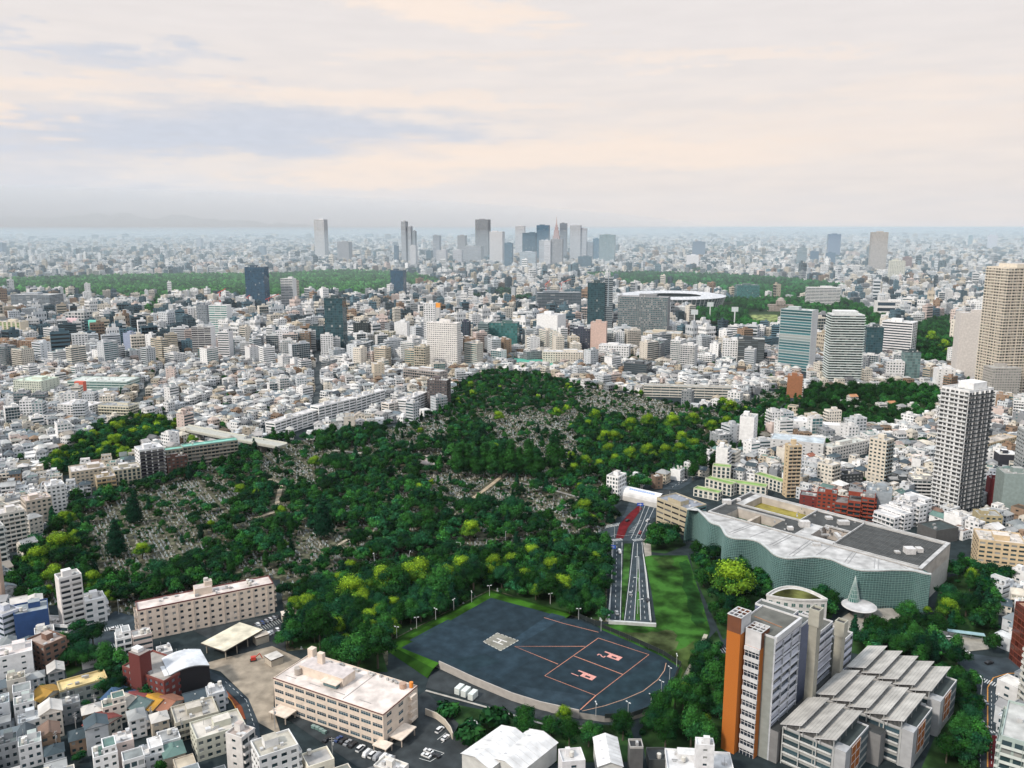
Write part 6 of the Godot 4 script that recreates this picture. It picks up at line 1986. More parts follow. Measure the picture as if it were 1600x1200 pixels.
func others() -> void:
	var white := Color(0.8, 0.8, 0.8)
	var cream := Color(0.8, 0.756, 0.624)
	var tan := Color(0.6, 0.47, 0.3)
	var teal := Color(0.03, 0.09, 0.1)
	var grey := Color(0.4, 0.41, 0.42)
	var dark := Color(0.05, 0.06, 0.07)
	var maroon := Color(0.15, 0.035, 0.03)
	var rust := Color(0.26, 0.05, 0.025)
	# the office above the tunnel mouth, in an open ribbon grid
	var A := along(Vector2(105.9, -581.9), Vector2(122.7, -556.2), 19.0)
	building("office_block", "tan five-storey office with dark window rows over the tunnel mouth", "office building", A[0], A[2], 19.0, 19.5, A[1], "gggg", {"wall": Color(0.47, 0.41, 0.29), "roof": Color(0.24, 0.26, 0.3), "cap": Color(0.5, 0.44, 0.33), "fh": 3.8, "bay": 7.2, "wf": 0.86, "hf": 0.36, "glass": Color(0.02, 0.024, 0.03), "alt": {"wall": Color(0.12, 0.24, 0.25)}, "ph": 0.42, "junk": 12})
	mark(A[0], "the tan tunnel office")
	# white tube over the tunnel
	var a: Vector2 = Vector2(89.6, -640.5)
	var b: Vector2 = Vector2(116.7, -618.8)
	var tube := thing("tunnel_cover", "white half-round cover with blue roof panels over the tunnel mouth", "tunnel cover", a, rad_to_deg(atan2(-(b - a).y, (b - a).x)))
	var len := (b - a).length()
	var tb := Buf.new()
	var bl := Buf.new()
	for i in 12:
		var t0 := PI * i / 12.0
		var t1 := PI * (i + 1) / 12.0
		tb.quad(Vector3(0, 4.0 + 6.5 * sin(t0), 5.5 * cos(t0)), Vector3(len, 4.0 + 6.5 * sin(t0), 5.5 * cos(t0)), Vector3(len, 4.0 + 6.5 * sin(t1), 5.5 * cos(t1)), Vector3(0, 4.0 + 6.5 * sin(t1), 5.5 * cos(t1)), white)
		tb.tri(Vector3(0, 4, 0), Vector3(0, 4.0 + 6.5 * sin(t0), 5.5 * cos(t0)), Vector3(0, 4.0 + 6.5 * sin(t1), 5.5 * cos(t1)), white)
	tb.box(Vector3(0, 0.2, -5.6), Vector3(len, 4.0, 5.6), Color(0.6, 0.588, 0.564))
	part("shell", tb, mats.roof, tube)
	for i in 12:
		var t := 0.95
		var x := len * 0.2 + i * len * 0.055
		bl.quad(Vector3(x, 4.1 + 6.5 * sin(t), 5.6 * cos(t)), Vector3(x + len * 0.048, 4.1 + 6.5 * sin(t), 5.6 * cos(t)), Vector3(x + len * 0.048, 4.1 + 6.5 * sin(t + 0.3), 5.6 * cos(t + 0.3)), Vector3(x, 4.1 + 6.5 * sin(t + 0.3), 5.6 * cos(t + 0.3)), Color(0.24, 0.32, 0.5))
	part("roof_panel", bl, mats.plain, tube, true)
	blocked.append([(a + b) * 0.5, 10.0])
	mark(a, "the white tunnel cover")
	for i in 3:
		var p: Vector2 = [Vector2(81.2, -643.8), Vector2(84.1, -642.1), Vector2(87.2, -642.1)][i]
		var ar := thing("arch", ["leftmost orange arch beside the white tunnel cover", "middle orange arch beside the white tunnel cover", "orange arch standing closest to the white tunnel cover"][i], "arch", p, rad_to_deg(atan2(-(b - a).y, (b - a).x)), "orange arches before the tunnel cover")
		var ab := Buf.new()
		for k in 10:
			var t0 := PI * k / 10.0
			var t1 := PI * (k + 1) / 10.0
			ab.beam(Vector3(0, 9.5 * sin(t0), 5.5 * cos(t0)), Vector3(0, 9.5 * sin(t1), 5.5 * cos(t1)), 0.6, 0.6, Color(0.62, 0.11, 0.03))
		part("hoop", ab, mats.metal, ar)
	# the wooden-looking little tower and pale roof behind the tube
	building("kiosk", "small brown tower with a pale roof beside the junction", "kiosk", Vector2(120.9, -667.2), 7.0, 7.0, 10.0, 20.0, "ssnn", {"wall": Color(0.2, 0.14, 0.1), "roof": Color(0.6, 0.576, 0.54), "ph": 0.0, "junk": 1})
	var rl := [
		["apartment_block", "white slim nine-storey block on a black base beside the avenue", "apartment building", Vector2(232.3, -794.9), 17.1, 13.7, 32.3, 62, "sbnn", {"wall": white, "bay": 4.0, "mark": "the white slim block"}],
		["shop", "black blank base building below the white slim block", "building", Vector2(227.1, -787.9), 16.9, 13.5, 6.3, 62, "nnnn", {"wall": dark, "roof": dark, "ph": 0.0}],
		["apartment_block", "white slim six-storey block with balconies by the avenue corner", "apartment building", Vector2(184.2, -700.5), 12.7, 10.1, 26.1, 62, "bggn", {"wall": white, "mark": "the avenue corner block"}],
		["apartment_tower", "tan slender tower with dark balcony bays behind the museum", "apartment building", Vector2(225.5, -645.5), 10.4, 8.3, 42.6, 5, "bsns", {"wall": tan, "rail": Color(0.55, 0.45, 0.32), "reach": 1.0, "bay": 3.0, "mark": "the tan slender tower"}],
		["apartment_tower", "beige slender tower with a blank right side and small balconies", "apartment building", Vector2(306.9, -669.2), 12.2, 14.6, 41.5, 38, "bnng", {"wall": Color(0.66, 0.6, 0.504), "rail": Color(0.35, 0.4, 0.4), "bay": 4.0, "mark": "the beige slender tower"}],
		["apartment_tower", "tall white and black tower with balconies on every floor", "apartment building", Vector2(344.2, -616.9), 28.3, 22.6, 94.9, 27, "bbbb", {"wall": white, "rail": Color(0.05, 0.06, 0.07), "glass": Color(0.07, 0.075, 0.08), "bay": 3.6, "fins": 4, "fh": 3.3, "alt": {"rail": Color(0.66, 0.672, 0.672), "fins": 2}, "ph": 0.55, "junk": 18, "mark": "the black-balconied tower"}],
		["apartment_tower", "tan tall tower of forty-odd floors with balcony grid", "apartment building", Vector2(621.2, -1035.6), 48.5, 38.8, 164.7, 8, "bbbb", {"wall": Color(0.76, 0.685, 0.57), "rail": Color(0.78, 0.7, 0.59), "glass": Color(0.04, 0.05, 0.05), "bay": 4.2, "fins": 6, "reach": 1.0, "fh": 3.6, "ph": 0.8, "roof": Color(0.5, 0.45, 0.4), "mark": "the tan tall tower"}],
		["office_tower", "pale beige tower with two dark vertical strips beside the tan tall tower", "office building", Vector2(656.2, -1184.2), 35.5, 24.8, 93.3, -12, "nsnn", {"wall": Color(0.6, 0.564, 0.528), "blank": Color(0.624, 0.588, 0.552), "roof": Color(0.6, 0.576, 0.552)}],
		["apartment_block", "grey block with dotted windows before the tan tall tower", "apartment building", Vector2(604.4, -1011), 35, 21, 44.2, 0, "gggg", {"wall": Color(0.43, 0.41, 0.38), "bay": 3.2, "wf": 0.5, "mark": "the grey dotted block"}],
		["apartment_block", "orange brick apartment block with stepped balconies behind the museum", "apartment building", Vector2(258.5, -599.5), 27.5, 22, 17.2, -25, "bbgg", {"wall": rust, "rail": rust, "roof": Color(0.22, 0.21, 0.2), "steps": 3, "bay": 4.0, "mark": "the orange brick block"}],
		["apartment_block", "orange brick apartment wing left of the stepped one", "apartment building", Vector2(242.6, -612.6), 14, 12.6, 14.6, -25, "ggnn", {"wall": rust, "roof": Color(0.2, 0.22, 0.22), "bay": 4.0}],
		["apartment_block", "dark red low block with grey roof behind the museum courts", "apartment building", Vector2(233.2, -624.4), 13.5, 12.2, 8.2, -25, "snnn", {"wall": Color(0.17, 0.03, 0.025), "roof": Color(0.2, 0.22, 0.22), "ph": 0.0}],
		["apartment_block", "grey concrete block between the orange and the white stepped blocks", "apartment building", Vector2(279, -605.7), 17.8, 17.8, 18.6, -25, "nsgn", {"wall": Color(0.3, 0.34, 0.37), "roof": Color(0.25, 0.28, 0.3)}],
		["apartment_block", "white stepped apartment block with balconies and white roof huts", "apartment building", Vector2(286.3, -581.9), 39.9, 21.9, 18.1, 28, "gbgb", {"wall": Color(0.792, 0.792, 0.8), "roof": Color(0.6, 0.6, 0.6), "steps": 5, "bay": 3.6, "wf": 0.6, "ph": 0.2, "mark": "the white stepped block"}],
		["office_block", "dark low office with ribbon windows under the tall white and black tower", "office building", Vector2(317.5, -657.2), 16.4, 13.1, 10.9, -10, "rrrr", {"wall": dark, "roof": Color(0.36, 0.36, 0.36), "hf": 0.6}],
		["office_block", "grey four-storey office with white floor edges beside the tall tower", "office building", Vector2(332.1, -647.4), 17.5, 12.3, 14.4, -8, "brrb", {"wall": grey, "rail": white, "roof": cream}],
		["house_with_tiled_roof", "large dark tiled-roof hall behind the museum's right end", "temple", Vector2(297.4, -552), 20.2, 16.2, 9.1, 20, "nnnn", {"wall": Color(0.1, 0.1, 0.1), "roof": Color(0.05, 0.07, 0.07), "ph": 0.0, "junk": 2}],
		["apartment_block", "tan block with roof terraces at the right edge below the grey tower", "apartment building", Vector2(310.4, -502.4), 26.1, 20.9, 20.2, -20, "gggg", {"wall": tan, "roof": Color(0.66, 0.6, 0.54), "bay": 4.5, "wf": 0.7, "mark": "the tan terraced block"}],
		["apartment_block", "ochre low block with pale roof terrace below the white and black tower", "apartment building", Vector2(337.7, -563.2), 15.1, 13.6, 14.3, -10, "gggn", {"wall": Color(0.4, 0.34, 0.2), "roof": Color(0.4, 0.4, 0.38)}],
		["apartment_tower", "grey-green tower at the right edge", "apartment building", Vector2(381.4, -607.1), 20.5, 16.4, 31.7, -10, "nggn", {"wall": Color(0.25, 0.31, 0.3), "roof": Color(0.4, 0.4, 0.38), "mark": "the grey-green tower"}],
		["apartment_tower", "tall grey tower at the right edge behind the grey-green one", "apartment building", Vector2(437.1, -678.7), 17.4, 15.6, 46.8, -10, "gggg", {"wall": Color(0.36, 0.38, 0.38)}],
		["apartment_block", "dark red slim block with a white top beside the grey-green tower", "apartment building", Vector2(376.4, -625.6), 6.6, 7.9, 21.2, -10, "nnnn", {"wall": Color(0.2, 0.03, 0.035), "roof": white}],
		["office_block", "black and white box office right of the white and black tower", "office building", Vector2(440.7, -718), 14.4, 13, 16, -10, "nrnn", {"wall": Color(0.03, 0.035, 0.045), "roof": white, "cap": white}],
		["long_hall", "long pale roofed hall running behind the white and black tower", "hall", Vector2(479.6, -802.9), 60.3, 15.1, 6.3, 32, "gnnn", {"wall": tan, "roof": Color(0.5, 0.44, 0.38), "ph": 0.0}],
		["apartment_block", "rust coloured glass building at the right edge of the road", "office building", Vector2(256, -382.6), 9.6, 9.6, 30.3, 0, "cccc", {"wall": Color(0.13, 0.035, 0.025), "frame": Color(0.2, 0.05, 0.03), "glass": Color(0.1, 0.03, 0.02), "roof": Color(0.4, 0.24, 0.16), "mark": "the rust coloured building"}],
		["apartment_block", "pale green terraced block at the lower right edge", "apartment building", Vector2(198.7, -278.6), 28.2, 28.2, 31.1, -35, "bbbb", {"wall": Color(0.38, 0.46, 0.43), "rail": Color(0.624, 0.672, 0.636), "bay": 4.0, "fins": 3, "mark": "the pale green terraces"}],
		["apartment_tower", "pale slim tower cut by the right edge above the green terraced block", "apartment building", Vector2(237.7, -338.9), 13.5, 13.5, 30.9, 0, "bbbb", {"wall": Color(0.6, 0.6, 0.552), "rail": Color(0.66, 0.66, 0.624)}],
		["warehouse", "white flat-roofed warehouse at right beyond the avenue trees", "warehouse", Vector2(313.9, -859.8), 29.6, 20.7, 12.5, -16, "snnn", {"wall": white, "roof": Color(0.8, 0.8, 0.8), "ph": 0.0, "junk": 1}],
		["warehouse", "smaller white warehouse beside the heap yard", "warehouse", Vector2(331.8, -840.4), 17.3, 13.8, 12.6, -16, "nnnn", {"wall": white, "roof": Color(0.8, 0.8, 0.792), "ph": 0.0, "junk": 0}],
		["warehouse", "large pale grey hall roof behind the green terraces", "hall", Vector2(272.8, -769.5), 47.5, 26.1, 15.6, -24, "snnn", {"wall": Color(0.6, 0.6, 0.6), "roof": Color(0.504, 0.564, 0.6), "ph": 0.0, "junk": 1, "mark": "the pale grey hall"}],
		["school", "long white four-storey building with regular windows in the right quarter", "apartment building", Vector2(315.3, -765), 52.9, 13.2, 12.5, 32, "ggbg", {"wall": Color(0.72, 0.684, 0.636), "roof": Color(0.54, 0.552, 0.504), "bay": 4.2, "mark": "the white school-like block"}],
		["office_block", "dark building with a pair of pale grilles among the right houses", "office building", Vector2(279.7, -673.6), 24, 16.8, 11.3, 15, "gggn", {"wall": Color(0.05, 0.055, 0.06), "roof": Color(0.1, 0.1, 0.11), "glass": Color(0.3, 0.3, 0.3)}],
		# left side
		["apartment_tower", "white slender corner tower with slot windows by the crossing", "apartment building", Vector2(-239.5, -421.7), 11.2, 8.9, 29.9, 42, "bnnn", {"wall": Color(0.78, 0.756, 0.744), "rail": Color(0.78, 0.756, 0.744), "glass": Color(0.03, 0.04, 0.05), "blank": Color(0.744, 0.696, 0.672), "bay": 6.0, "reach": 0.5, "ph": 0.4, "mark": "the white slender corner tower"}],
		["office_block", "white five-storey block right of the slender corner tower", "office building", Vector2(-231.3, -429.2), 11.2, 10.1, 13.4, 35, "gbnn", {"wall": white, "roof": Color(0.72, 0.696, 0.684), "bay": 5.0}],
		["office_block", "low white wing with ribbon windows under the slender corner tower", "office building", Vector2(-246.8, -419.7), 18.8, 9.4, 4.1, -8, "rrnn", {"wall": white, "roof": Color(0.6, 0.552, 0.528), "ph": 0.0}],
		["office_block", "blue panelled building with a sloping grey side", "office building", Vector2(-256.6, -413.7), 15.8, 14.3, 14.8, 30, "nnnn", {"wall": Color(0.03, 0.08, 0.22), "blank": Color(0.03, 0.08, 0.22), "roof": Color(0.3, 0.34, 0.36), "alt": {"blank": Color(0.3, 0.31, 0.29)}, "mark": "the blue panelled building"}],
		["office_block", "pale blue-grey office with ribbon windows at the left edge", "office building", Vector2(-267.4, -408.7), 11.5, 9.2, 15.8, -30, "rrgg", {"wall": Color(0.54, 0.576, 0.66), "roof": Color(0.54, 0.528, 0.516)}],
		["apartment_block", "brown brick block with orange roof hut among left houses", "apartment building", Vector2(-229.9, -380.3), 14.3, 11.4, 14.5, -30, "ggbg", {"wall": Color(0.2, 0.12, 0.09), "roof": Color(0.45, 0.36, 0.31), "ph": 0.3, "mark": "the brown brick block"}],
		["apartment_block", "white six-storey block left of the brown brick block", "apartment building", Vector2(-238.8, -367.9), 15.3, 12.2, 15.2, 30, "sggn", {"wall": white, "roof": Color(0.696, 0.624, 0.6)}],
		["apartment_block", "maroon brick block with lift tower beside the crossing", "apartment building", Vector2(-165.5, -357.6), 28.2, 16.9, 12.6, -28, "gggg", {"wall": maroon, "rail": maroon, "roof": Color(0.38, 0.35, 0.32), "cap": Color(0.2, 0.06, 0.05), "bay": 3.4, "wf": 0.5, "glass": Color(0.1, 0.13, 0.16), "ph": 0.0, "junk": 3, "mark": "the maroon brick block"}],
		["apartment_block", "building with a plain yellow flat roof and dark roof frames", "building", Vector2(-199.4, -353.5), 19.8, 9.9, 7.5, 35, "gggg", {"wall": Color(0.3, 0.33, 0.31), "roof": Color(0.64, 0.5, 0.24), "cap": Color(0.6, 0.48, 0.24), "ph": 0.0, "junk": 4, "mark": "the yellow flat-roofed building"}],
		["apartment_block", "cream balconied block beside the curved road", "apartment building", Vector2(-137.8, -328.3), 17.5, 14, 8.2, 30, "bbgg", {"wall": Color(0.52, 0.49, 0.4), "roof": Color(0.5, 0.46, 0.4), "mark": "the cream balconied block"}],
		["apartment_block", "pale green-grey apartment block with roof terraces near the lower edge", "apartment building", Vector2(-123.3, -315.7), 19.7, 13.8, 9.6, 32, "ggbg", {"wall": Color(0.6, 0.6, 0.504), "roof": Color(0.6, 0.564, 0.504)}],
		["apartment_block", "white and grey striped block at the lower edge left of the yard", "apartment building", Vector2(-108.3, -299.8), 8.3, 7.5, 16.9, -25, "sbgg", {"wall": Color(0.672, 0.648, 0.624), "roof": Color(0.5, 0.42, 0.38)}],
		["apartment_block", "white block with roof garden and balconies at the yard's lower left", "apartment building", Vector2(-91.4, -288.6), 15, 12, 19, 32, "gbgg", {"wall": Color(0.768, 0.768, 0.756), "roof": Color(0.45, 0.42, 0.36), "mark": "the roof-garden block"}],
		["apartment_block", "cream small building with an empty flat roof at the lower edge", "building", Vector2(-76, -292.6), 10.3, 9.3, 10.4, 30, "ssnn", {"wall": cream, "roof": Color(0.44, 0.42, 0.4), "ph": 0.0, "junk": 1}],
		["apartment_block", "cream cluster block with a shallow roof below the left wood", "apartment building", Vector2(-358.4, -676.6), 26.6, 21.3, 14.7, 33, "gsgg", {"wall": Color(0.53, 0.46, 0.36), "roof": Color(0.6, 0.564, 0.54), "mark": "the cream cluster blocks"}],
		["apartment_block", "cream block with orange balconies in the left cluster", "apartment building", Vector2(-333.5, -656.1), 14.4, 12.9, 13.6, 33, "bsgg", {"wall": Color(0.5, 0.4, 0.26), "rail": Color(0.5, 0.36, 0.2), "roof": Color(0.6, 0.564, 0.54)}],
		["apartment_block", "cream block with dark slots beside the white and black striped block", "apartment building", Vector2(-325.3, -674.9), 20.6, 16.4, 15.5, 33, "vggg", {"wall": Color(0.5, 0.46, 0.36), "roof": Color(0.6, 0.576, 0.552)}],
		["apartment_tower", "white ten-storey block with black stair strip beside the cemetery", "apartment building", Vector2(-312.5, -693.2), 19.8, 15.9, 27.8, 38, "bbgg", {"wall": white, "rail": Color(0.05, 0.05, 0.06), "glass": Color(0.02, 0.02, 0.03), "bay": 5.0, "alt": {"rail": white}, "roof": Color(0.66, 0.66, 0.672), "mark": "the white ten-storey block"}],
		["apartment_block", "long grey-brown block with mint green roof beside the cemetery", "apartment building", Vector2(-277.4, -739.7), 48.1, 9.6, 19.6, 33, "bsbs", {"wall": Color(0.33, 0.3, 0.24), "rail": Color(0.36, 0.33, 0.28), "roof": Color(0.25, 0.55, 0.46), "cap": Color(0.3, 0.5, 0.44), "ph": 0.0, "junk": 1, "mark": "the mint-roofed block"}],
		["apartment_block", "short block with mint green roof behind the brown-red block", "apartment building", Vector2(-302.3, -716.6), 16.7, 10, 20.1, 33, "ggbg", {"wall": Color(0.33, 0.32, 0.26), "roof": Color(0.25, 0.55, 0.46), "ph": 0.0, "junk": 0}],
		["apartment_block", "dark brown-red block in front of the mint green roofs", "apartment building", Vector2(-292.6, -700.6), 16.6, 8.3, 17.6, 33, "ggbg", {"wall": Color(0.11, 0.055, 0.045), "roof": Color(0.2, 0.18, 0.17)}],
		["apartment_block", "white seven-storey block at the foot of the left cluster", "apartment building", Vector2(-345.8, -603.3), 12.1, 10.9, 23.3, 38, "gbgg", {"wall": white, "roof": Color(0.72, 0.72, 0.72), "mark": "the cemetery corner block"}],
		["apartment_block", "cream row block along the left cemetery road", "apartment building", Vector2(-349, -583.7), 17, 15.3, 19.4, 42, "ggbg", {"wall": Color(0.55, 0.48, 0.4), "roof": Color(0.72, 0.6, 0.552)}],
		["apartment_block", "white balconied row block along the left cemetery road", "apartment building", Vector2(-338.9, -534.5), 15.9, 14.3, 26.8, 42, "bbgg", {"wall": Color(0.72, 0.684, 0.624), "roof": Color(0.6, 0.576, 0.564), "mark": "the white row block"}],
		["apartment_block", "pale grey block with balconies at the left edge on the cemetery road", "apartment building", Vector2(-324.5, -489.6), 14.8, 13.4, 32.2, 42, "bbgg", {"wall": Color(0.66, 0.672, 0.648)}],
		["apartment_tower", "pinkish slim tower cut by the left edge", "apartment building", Vector2(-297.8, -447.9), 9, 8.1, 30.7, 20, "snnn", {"wall": Color(0.56, 0.4, 0.32)}],
		["apartment_block", "white large six-storey block with window grid left of the wood", "apartment building", Vector2(-496.9, -936.2), 43.7, 21.8, 14.2, -14, "gggg", {"wall": Color(0.72, 0.72, 0.72), "bay": 4.2, "wf": 0.7, "roof": Color(0.744, 0.72, 0.72), "mark": "the white gridded block"}],
		["apartment_block", "pale block with cream bands beside the white gridded block", "apartment building", Vector2(-451.6, -933.4), 38.1, 19, 13.6, -10, "bbgg", {"wall": Color(0.66, 0.624, 0.504), "rail": Color(0.72, 0.684, 0.54), "roof": Color(0.3, 0.32, 0.34)}],
		["office_block", "wide low glazed office with green window bands in the left quarter", "office building", Vector2(-545.4, -1093), 81.8, 32.7, 13.4, -5, "rrrr", {"wall": Color(0.504, 0.6, 0.576), "glass": Color(0.06, 0.15, 0.14), "roof": Color(0.6, 0.636, 0.6), "ph": 0.0, "mark": "the wide glazed office"}],
		["hall", "pale green roofed hall with tall end among the left quarter", "hall", Vector2(-613.6, -1055.7), 40.7, 32.6, 20.9, -12, "gsgs", {"wall": Color(0.6, 0.636, 0.552), "roof": Color(0.6, 0.72, 0.6), "mark": "the pale green hall"}],
		["apartment_block", "brown brick apartment range at the left edge", "apartment building", Vector2(-798.6, -1294.8), 34.6, 17.3, 38.2, -6, "gggg", {"wall": Color(0.33, 0.22, 0.15), "bay": 3.4, "wf": 0.6}],
		["apartment_block", "brown brick apartment range right of the edge range", "apartment building", Vector2(-766.4, -1321.8), 40.6, 20.3, 34.8, -6, "gggg", {"wall": Color(0.33, 0.22, 0.15), "bay": 3.4, "wf": 0.6, "mark": "the brown brick range"}],
	]
	rows_of(rl)
	# extra volumes on some of them
	var t := thing("lift_tower", "maroon brick lift tower with a white cap at the maroon block", "lift tower", Vector2(-171, -352.1), -28.0)
	var lb := Buf.new()
	lb.cbox(0, 0, 0, 7.5, 23.5, 6.0, maroon, Color(0.3, 0.26, 0.24))
	lb.cbox(-1.0, 23.5, 0, 4.5, 1.6, 3.2, white)
	part("shaft", lb, mats.brick, t)
	# long white row of flats along the cemetery
	for q in [[Vector2(-244, -834), Vector2(-214.6, -896.3), 15.0, "white row of flats with dark gaps along the cemetery, end nearest the expressway"], [Vector2(-212.5, -893.3), Vector2(-181, -940.8), 19.0, "white row of flats with a tall white pier along the cemetery"], [Vector2(-179.5, -940.8), Vector2(-154.2, -989.7), 19.0, "white row of flats along the cemetery, end by the houses"], [Vector2(-140.5, -927.7), Vector2(-124, -947.5), 15.0, "pinkish block of flats between the white rows"], [Vector2(-120.8, -934.2), Vector2(-102.1, -982.4), 18.0, "white block with window bands near the dark tower"]]:
		A = along(q[0], q[1], 13.0)
		building("row_of_flats", q[3], "apartment building", A[0], A[2], 13.0, q[2], A[1], "gggg", {"wall": Color(0.744, 0.684, 0.624) if q[3].begins_with("pinkish") else white, "roof": Color(0.66, 0.636, 0.624), "glass": Color(0.025, 0.045, 0.05), "bay": 9.0, "wf": 0.86, "hf": 0.5, "ph": 0.15})
		mark(A[0], ["the expressway-side flats", "the white-piered flats", "the houses-side white flats", "the pinkish flats", "the white banded flats"][taken["row_of_flats"] - 1])
	# raised expressway beside the mint roofs
	var ex := thing("expressway", "pale raised expressway on concrete piers between the wood and the white row", "expressway", Vector2(-285.7, -818.5))
	var eo: Vector2 = Vector2(-285.7, -818.5)
	var el := [Vector2(-342.8, -841.7) - eo, Vector2(-291.8, -809.4) - eo, Vector2(-248.9, -784.2) - eo, Vector2(-219.4, -767.5) - eo]
	var eb := Buf.new()
	for i in el.size() - 1:
		eb.beam(Vector3(el[i].x, 9, el[i].y), Vector3(el[i + 1].x, 9, el[i + 1].y), 15.0, 1.6, Color(0.42, 0.42, 0.38))
		for s in [-7.3, 7.3]:
			var f: Vector2 = (el[i + 1] - el[i]).normalized().orthogonal() * s
			eb.beam(Vector3(el[i].x + f.x, 10.4, el[i].y + f.y), Vector3(el[i + 1].x + f.x, 10.4, el[i + 1].y + f.y), 0.4, 1.2, Color(0.576, 0.576, 0.504))
	part("deck", eb, mats.wall, ex)
	for i in 8:
		var q: Vector2 = el[0].lerp(el[3], (i + 0.5) / 8.0)
		var pb := Buf.new()
		pb.cbox(q.x, 0, q.y, 2.4, 8.2, 6.0, Color(0.35, 0.35, 0.33))
		part("pier", pb, mats.wall, ex)
	for i in 5: blocked.append([eo + el[0].lerp(el[3], i / 4.0), 9.0])
	# terraces with green roofs behind the museum
	for q in [[Vector2(146.8, -645.4), Vector2(163.9, -632.6), 6.0, 8.0, "lowest green-roofed terrace beside the tan office"], [Vector2(159.9, -662), Vector2(176.9, -643.8), 9.5, 8.0, "middle green-roofed terrace with white piers"], [Vector2(171.4, -657), Vector2(203.9, -640.5), 8.5, 9.0, "long green-roofed terrace behind the museum"], [Vector2(169, -676), Vector2(182.8, -670.7), 16.0, 8.0, "tallest green-roofed terrace below the white corner block"], [Vector2(204.8, -676), Vector2(222, -650.3), 9.0, 8.0, "green-roofed terrace left of the tan slender tower"]]:
		A = along(q[0], q[1], q[3])
		building("terrace_block", q[4], "apartment building", A[0], A[2], q[3], q[2], A[1], "vvgg", {"wall": Color(0.72, 0.696, 0.624), "roof": Color(0.22, 0.38, 0.1), "cap": Color(0.5, 0.52, 0.38), "bay": 4.0, "wf": 0.72, "fh": 3.4, "ph": 0.0, "junk": 0})
		blocked.append([q[0].lerp(q[1], 0.2), 7.0]); blocked.append([q[0].lerp(q[1], 0.8), 7.0])
	mark(Vector2(178.4, -653.6), "the green-roofed terraces")
	# black building under a curved white roof
	A = along(Vector2(-156.7, -348.9), Vector2(-141.9, -358.6), 17.0)
	var cv := thing("curved_roof_hall", "black walled hall under a curved white roof beside the maroon block", "hall", A[0], A[1])
	var hb := Buf.new()
	var rb := Buf.new()
	var w: float = A[2]
	hb.box(Vector3(-w / 2, 0, -8.5), Vector3(w / 2, 12.0, 8.5), Color(0.012, 0.014, 0.016))
	hb.box(Vector3(-w / 2 - 2.0, 0, -2.0), Vector3(-w / 2 - 0.02, 13.0, 8.0), Color(0.72, 0.72, 0.72))
	for i in 8:
		var x0 := -w / 2 + w * i / 8.0
		var x1 := -w / 2 + w * (i + 1) / 8.0
		var y0 := 12.0 + 3.0 * sin(PI * (0.15 + 0.75 * i / 8.0))
		var y1 := 12.0 + 3.0 * sin(PI * (0.15 + 0.75 * (i + 1) / 8.0))
		rb.quad(Vector3(x0, y0, 9), Vector3(x1, y1, 9), Vector3(x1, y1, -9), Vector3(x0, y0, -9), Color(0.72, 0.744, 0.78))
		rb.quad(Vector3(x0, y0 - 0.5, 9), Vector3(x1, y1 - 0.5, 9), Vector3(x1, y1, 9), Vector3(x0, y0, 9), Color(0.3, 0.31, 0.32))
		hb.quad(Vector3(x0, 12.0, 8.5), Vector3(x1, 12.0, 8.5), Vector3(x1, y1 - 0.05, 8.5), Vector3(x0, y0 - 0.05, 8.5), Color(0.012, 0.014, 0.016))
	part("wall", hb, mats.wall, cv)
	part("roof", rb, mats.roof, cv)
	blocked.append([A[0], 14.0])
	mark(A[0], "the curved white roof")
	# open shed and low roofs in the yard
	for q in [[Vector2(-158.7, -392), Vector2(-143.8, -383.8), 26.0, 5.5, "long pale flat canopy on posts in the sandy yard", Color(0.72, 0.66, 0.516), 32.0], [Vector2(-126.7, -426.2), Vector2(-121.3, -428.5), 6.0, 3.5, "small cream shed beside the parking lot", Color(0.72, 0.636, 0.54), 0.0], [Vector2(-133.2, -399.9), Vector2(-127.3, -404.7), 5.0, 4.0, "low cream shed behind the parked cars", Color(0.55, 0.48, 0.4), 0.0], [Vector2(-119.1, -378.2), Vector2(-114.1, -383.1), 7.0, 3.5, "pale hut on the sandy ground by the large office", Color(0.66, 0.624, 0.576), 0.0], [Vector2(-201.2, -434.7), Vector2(-191.8, -442.6), 9.0, 5.0, "pale roofed shed behind the long barracks", Color(0.66, 0.672, 0.696), 0.0], [Vector2(-17.4, -324.3), Vector2(-14.4, -325.3), 4.0, 3.0, "small white hut by the white warehouses", Color(0.72, 0.672, 0.636), 0.0]]:
		A = along(q[0], q[1], q[2])
		var sh := thing("shed", q[4], "shed", A[0], A[1])
		var sb := Buf.new()
		sb.box(Vector3(-A[2] / 2, q[3], -q[2] / 2), Vector3(A[2] / 2, q[3] + 0.6, q[2] / 2), Color(0.1, 0.08, 0.07), q[5])
		part("roof", sb, mats.roof, sh)
		var po := Buf.new()
		if q[6] > 0.0:
			for i in 4:
				for s in [-0.4, 0.4]:
					po.cbox(A[2] * s, 0, -q[2] * 0.42 + q[2] * 0.28 * i, 0.4, q[3], 0.4, Color(0.4, 0.36, 0.3))
			part("post", po, mats.wall, sh)
		else:
			po.box(Vector3(-A[2] * 0.46, 0, -q[2] * 0.46), Vector3(A[2] * 0.46, q[3], q[2] * 0.46), Color(0.5, 0.44, 0.36))
			part("wall", po, mats.wall, sh)
		blocked.append([A[0], maxf(A[2], q[2]) * 0.5])
	mark(Vector2(-150.4, -396.6), "the flat canopy in the yard")
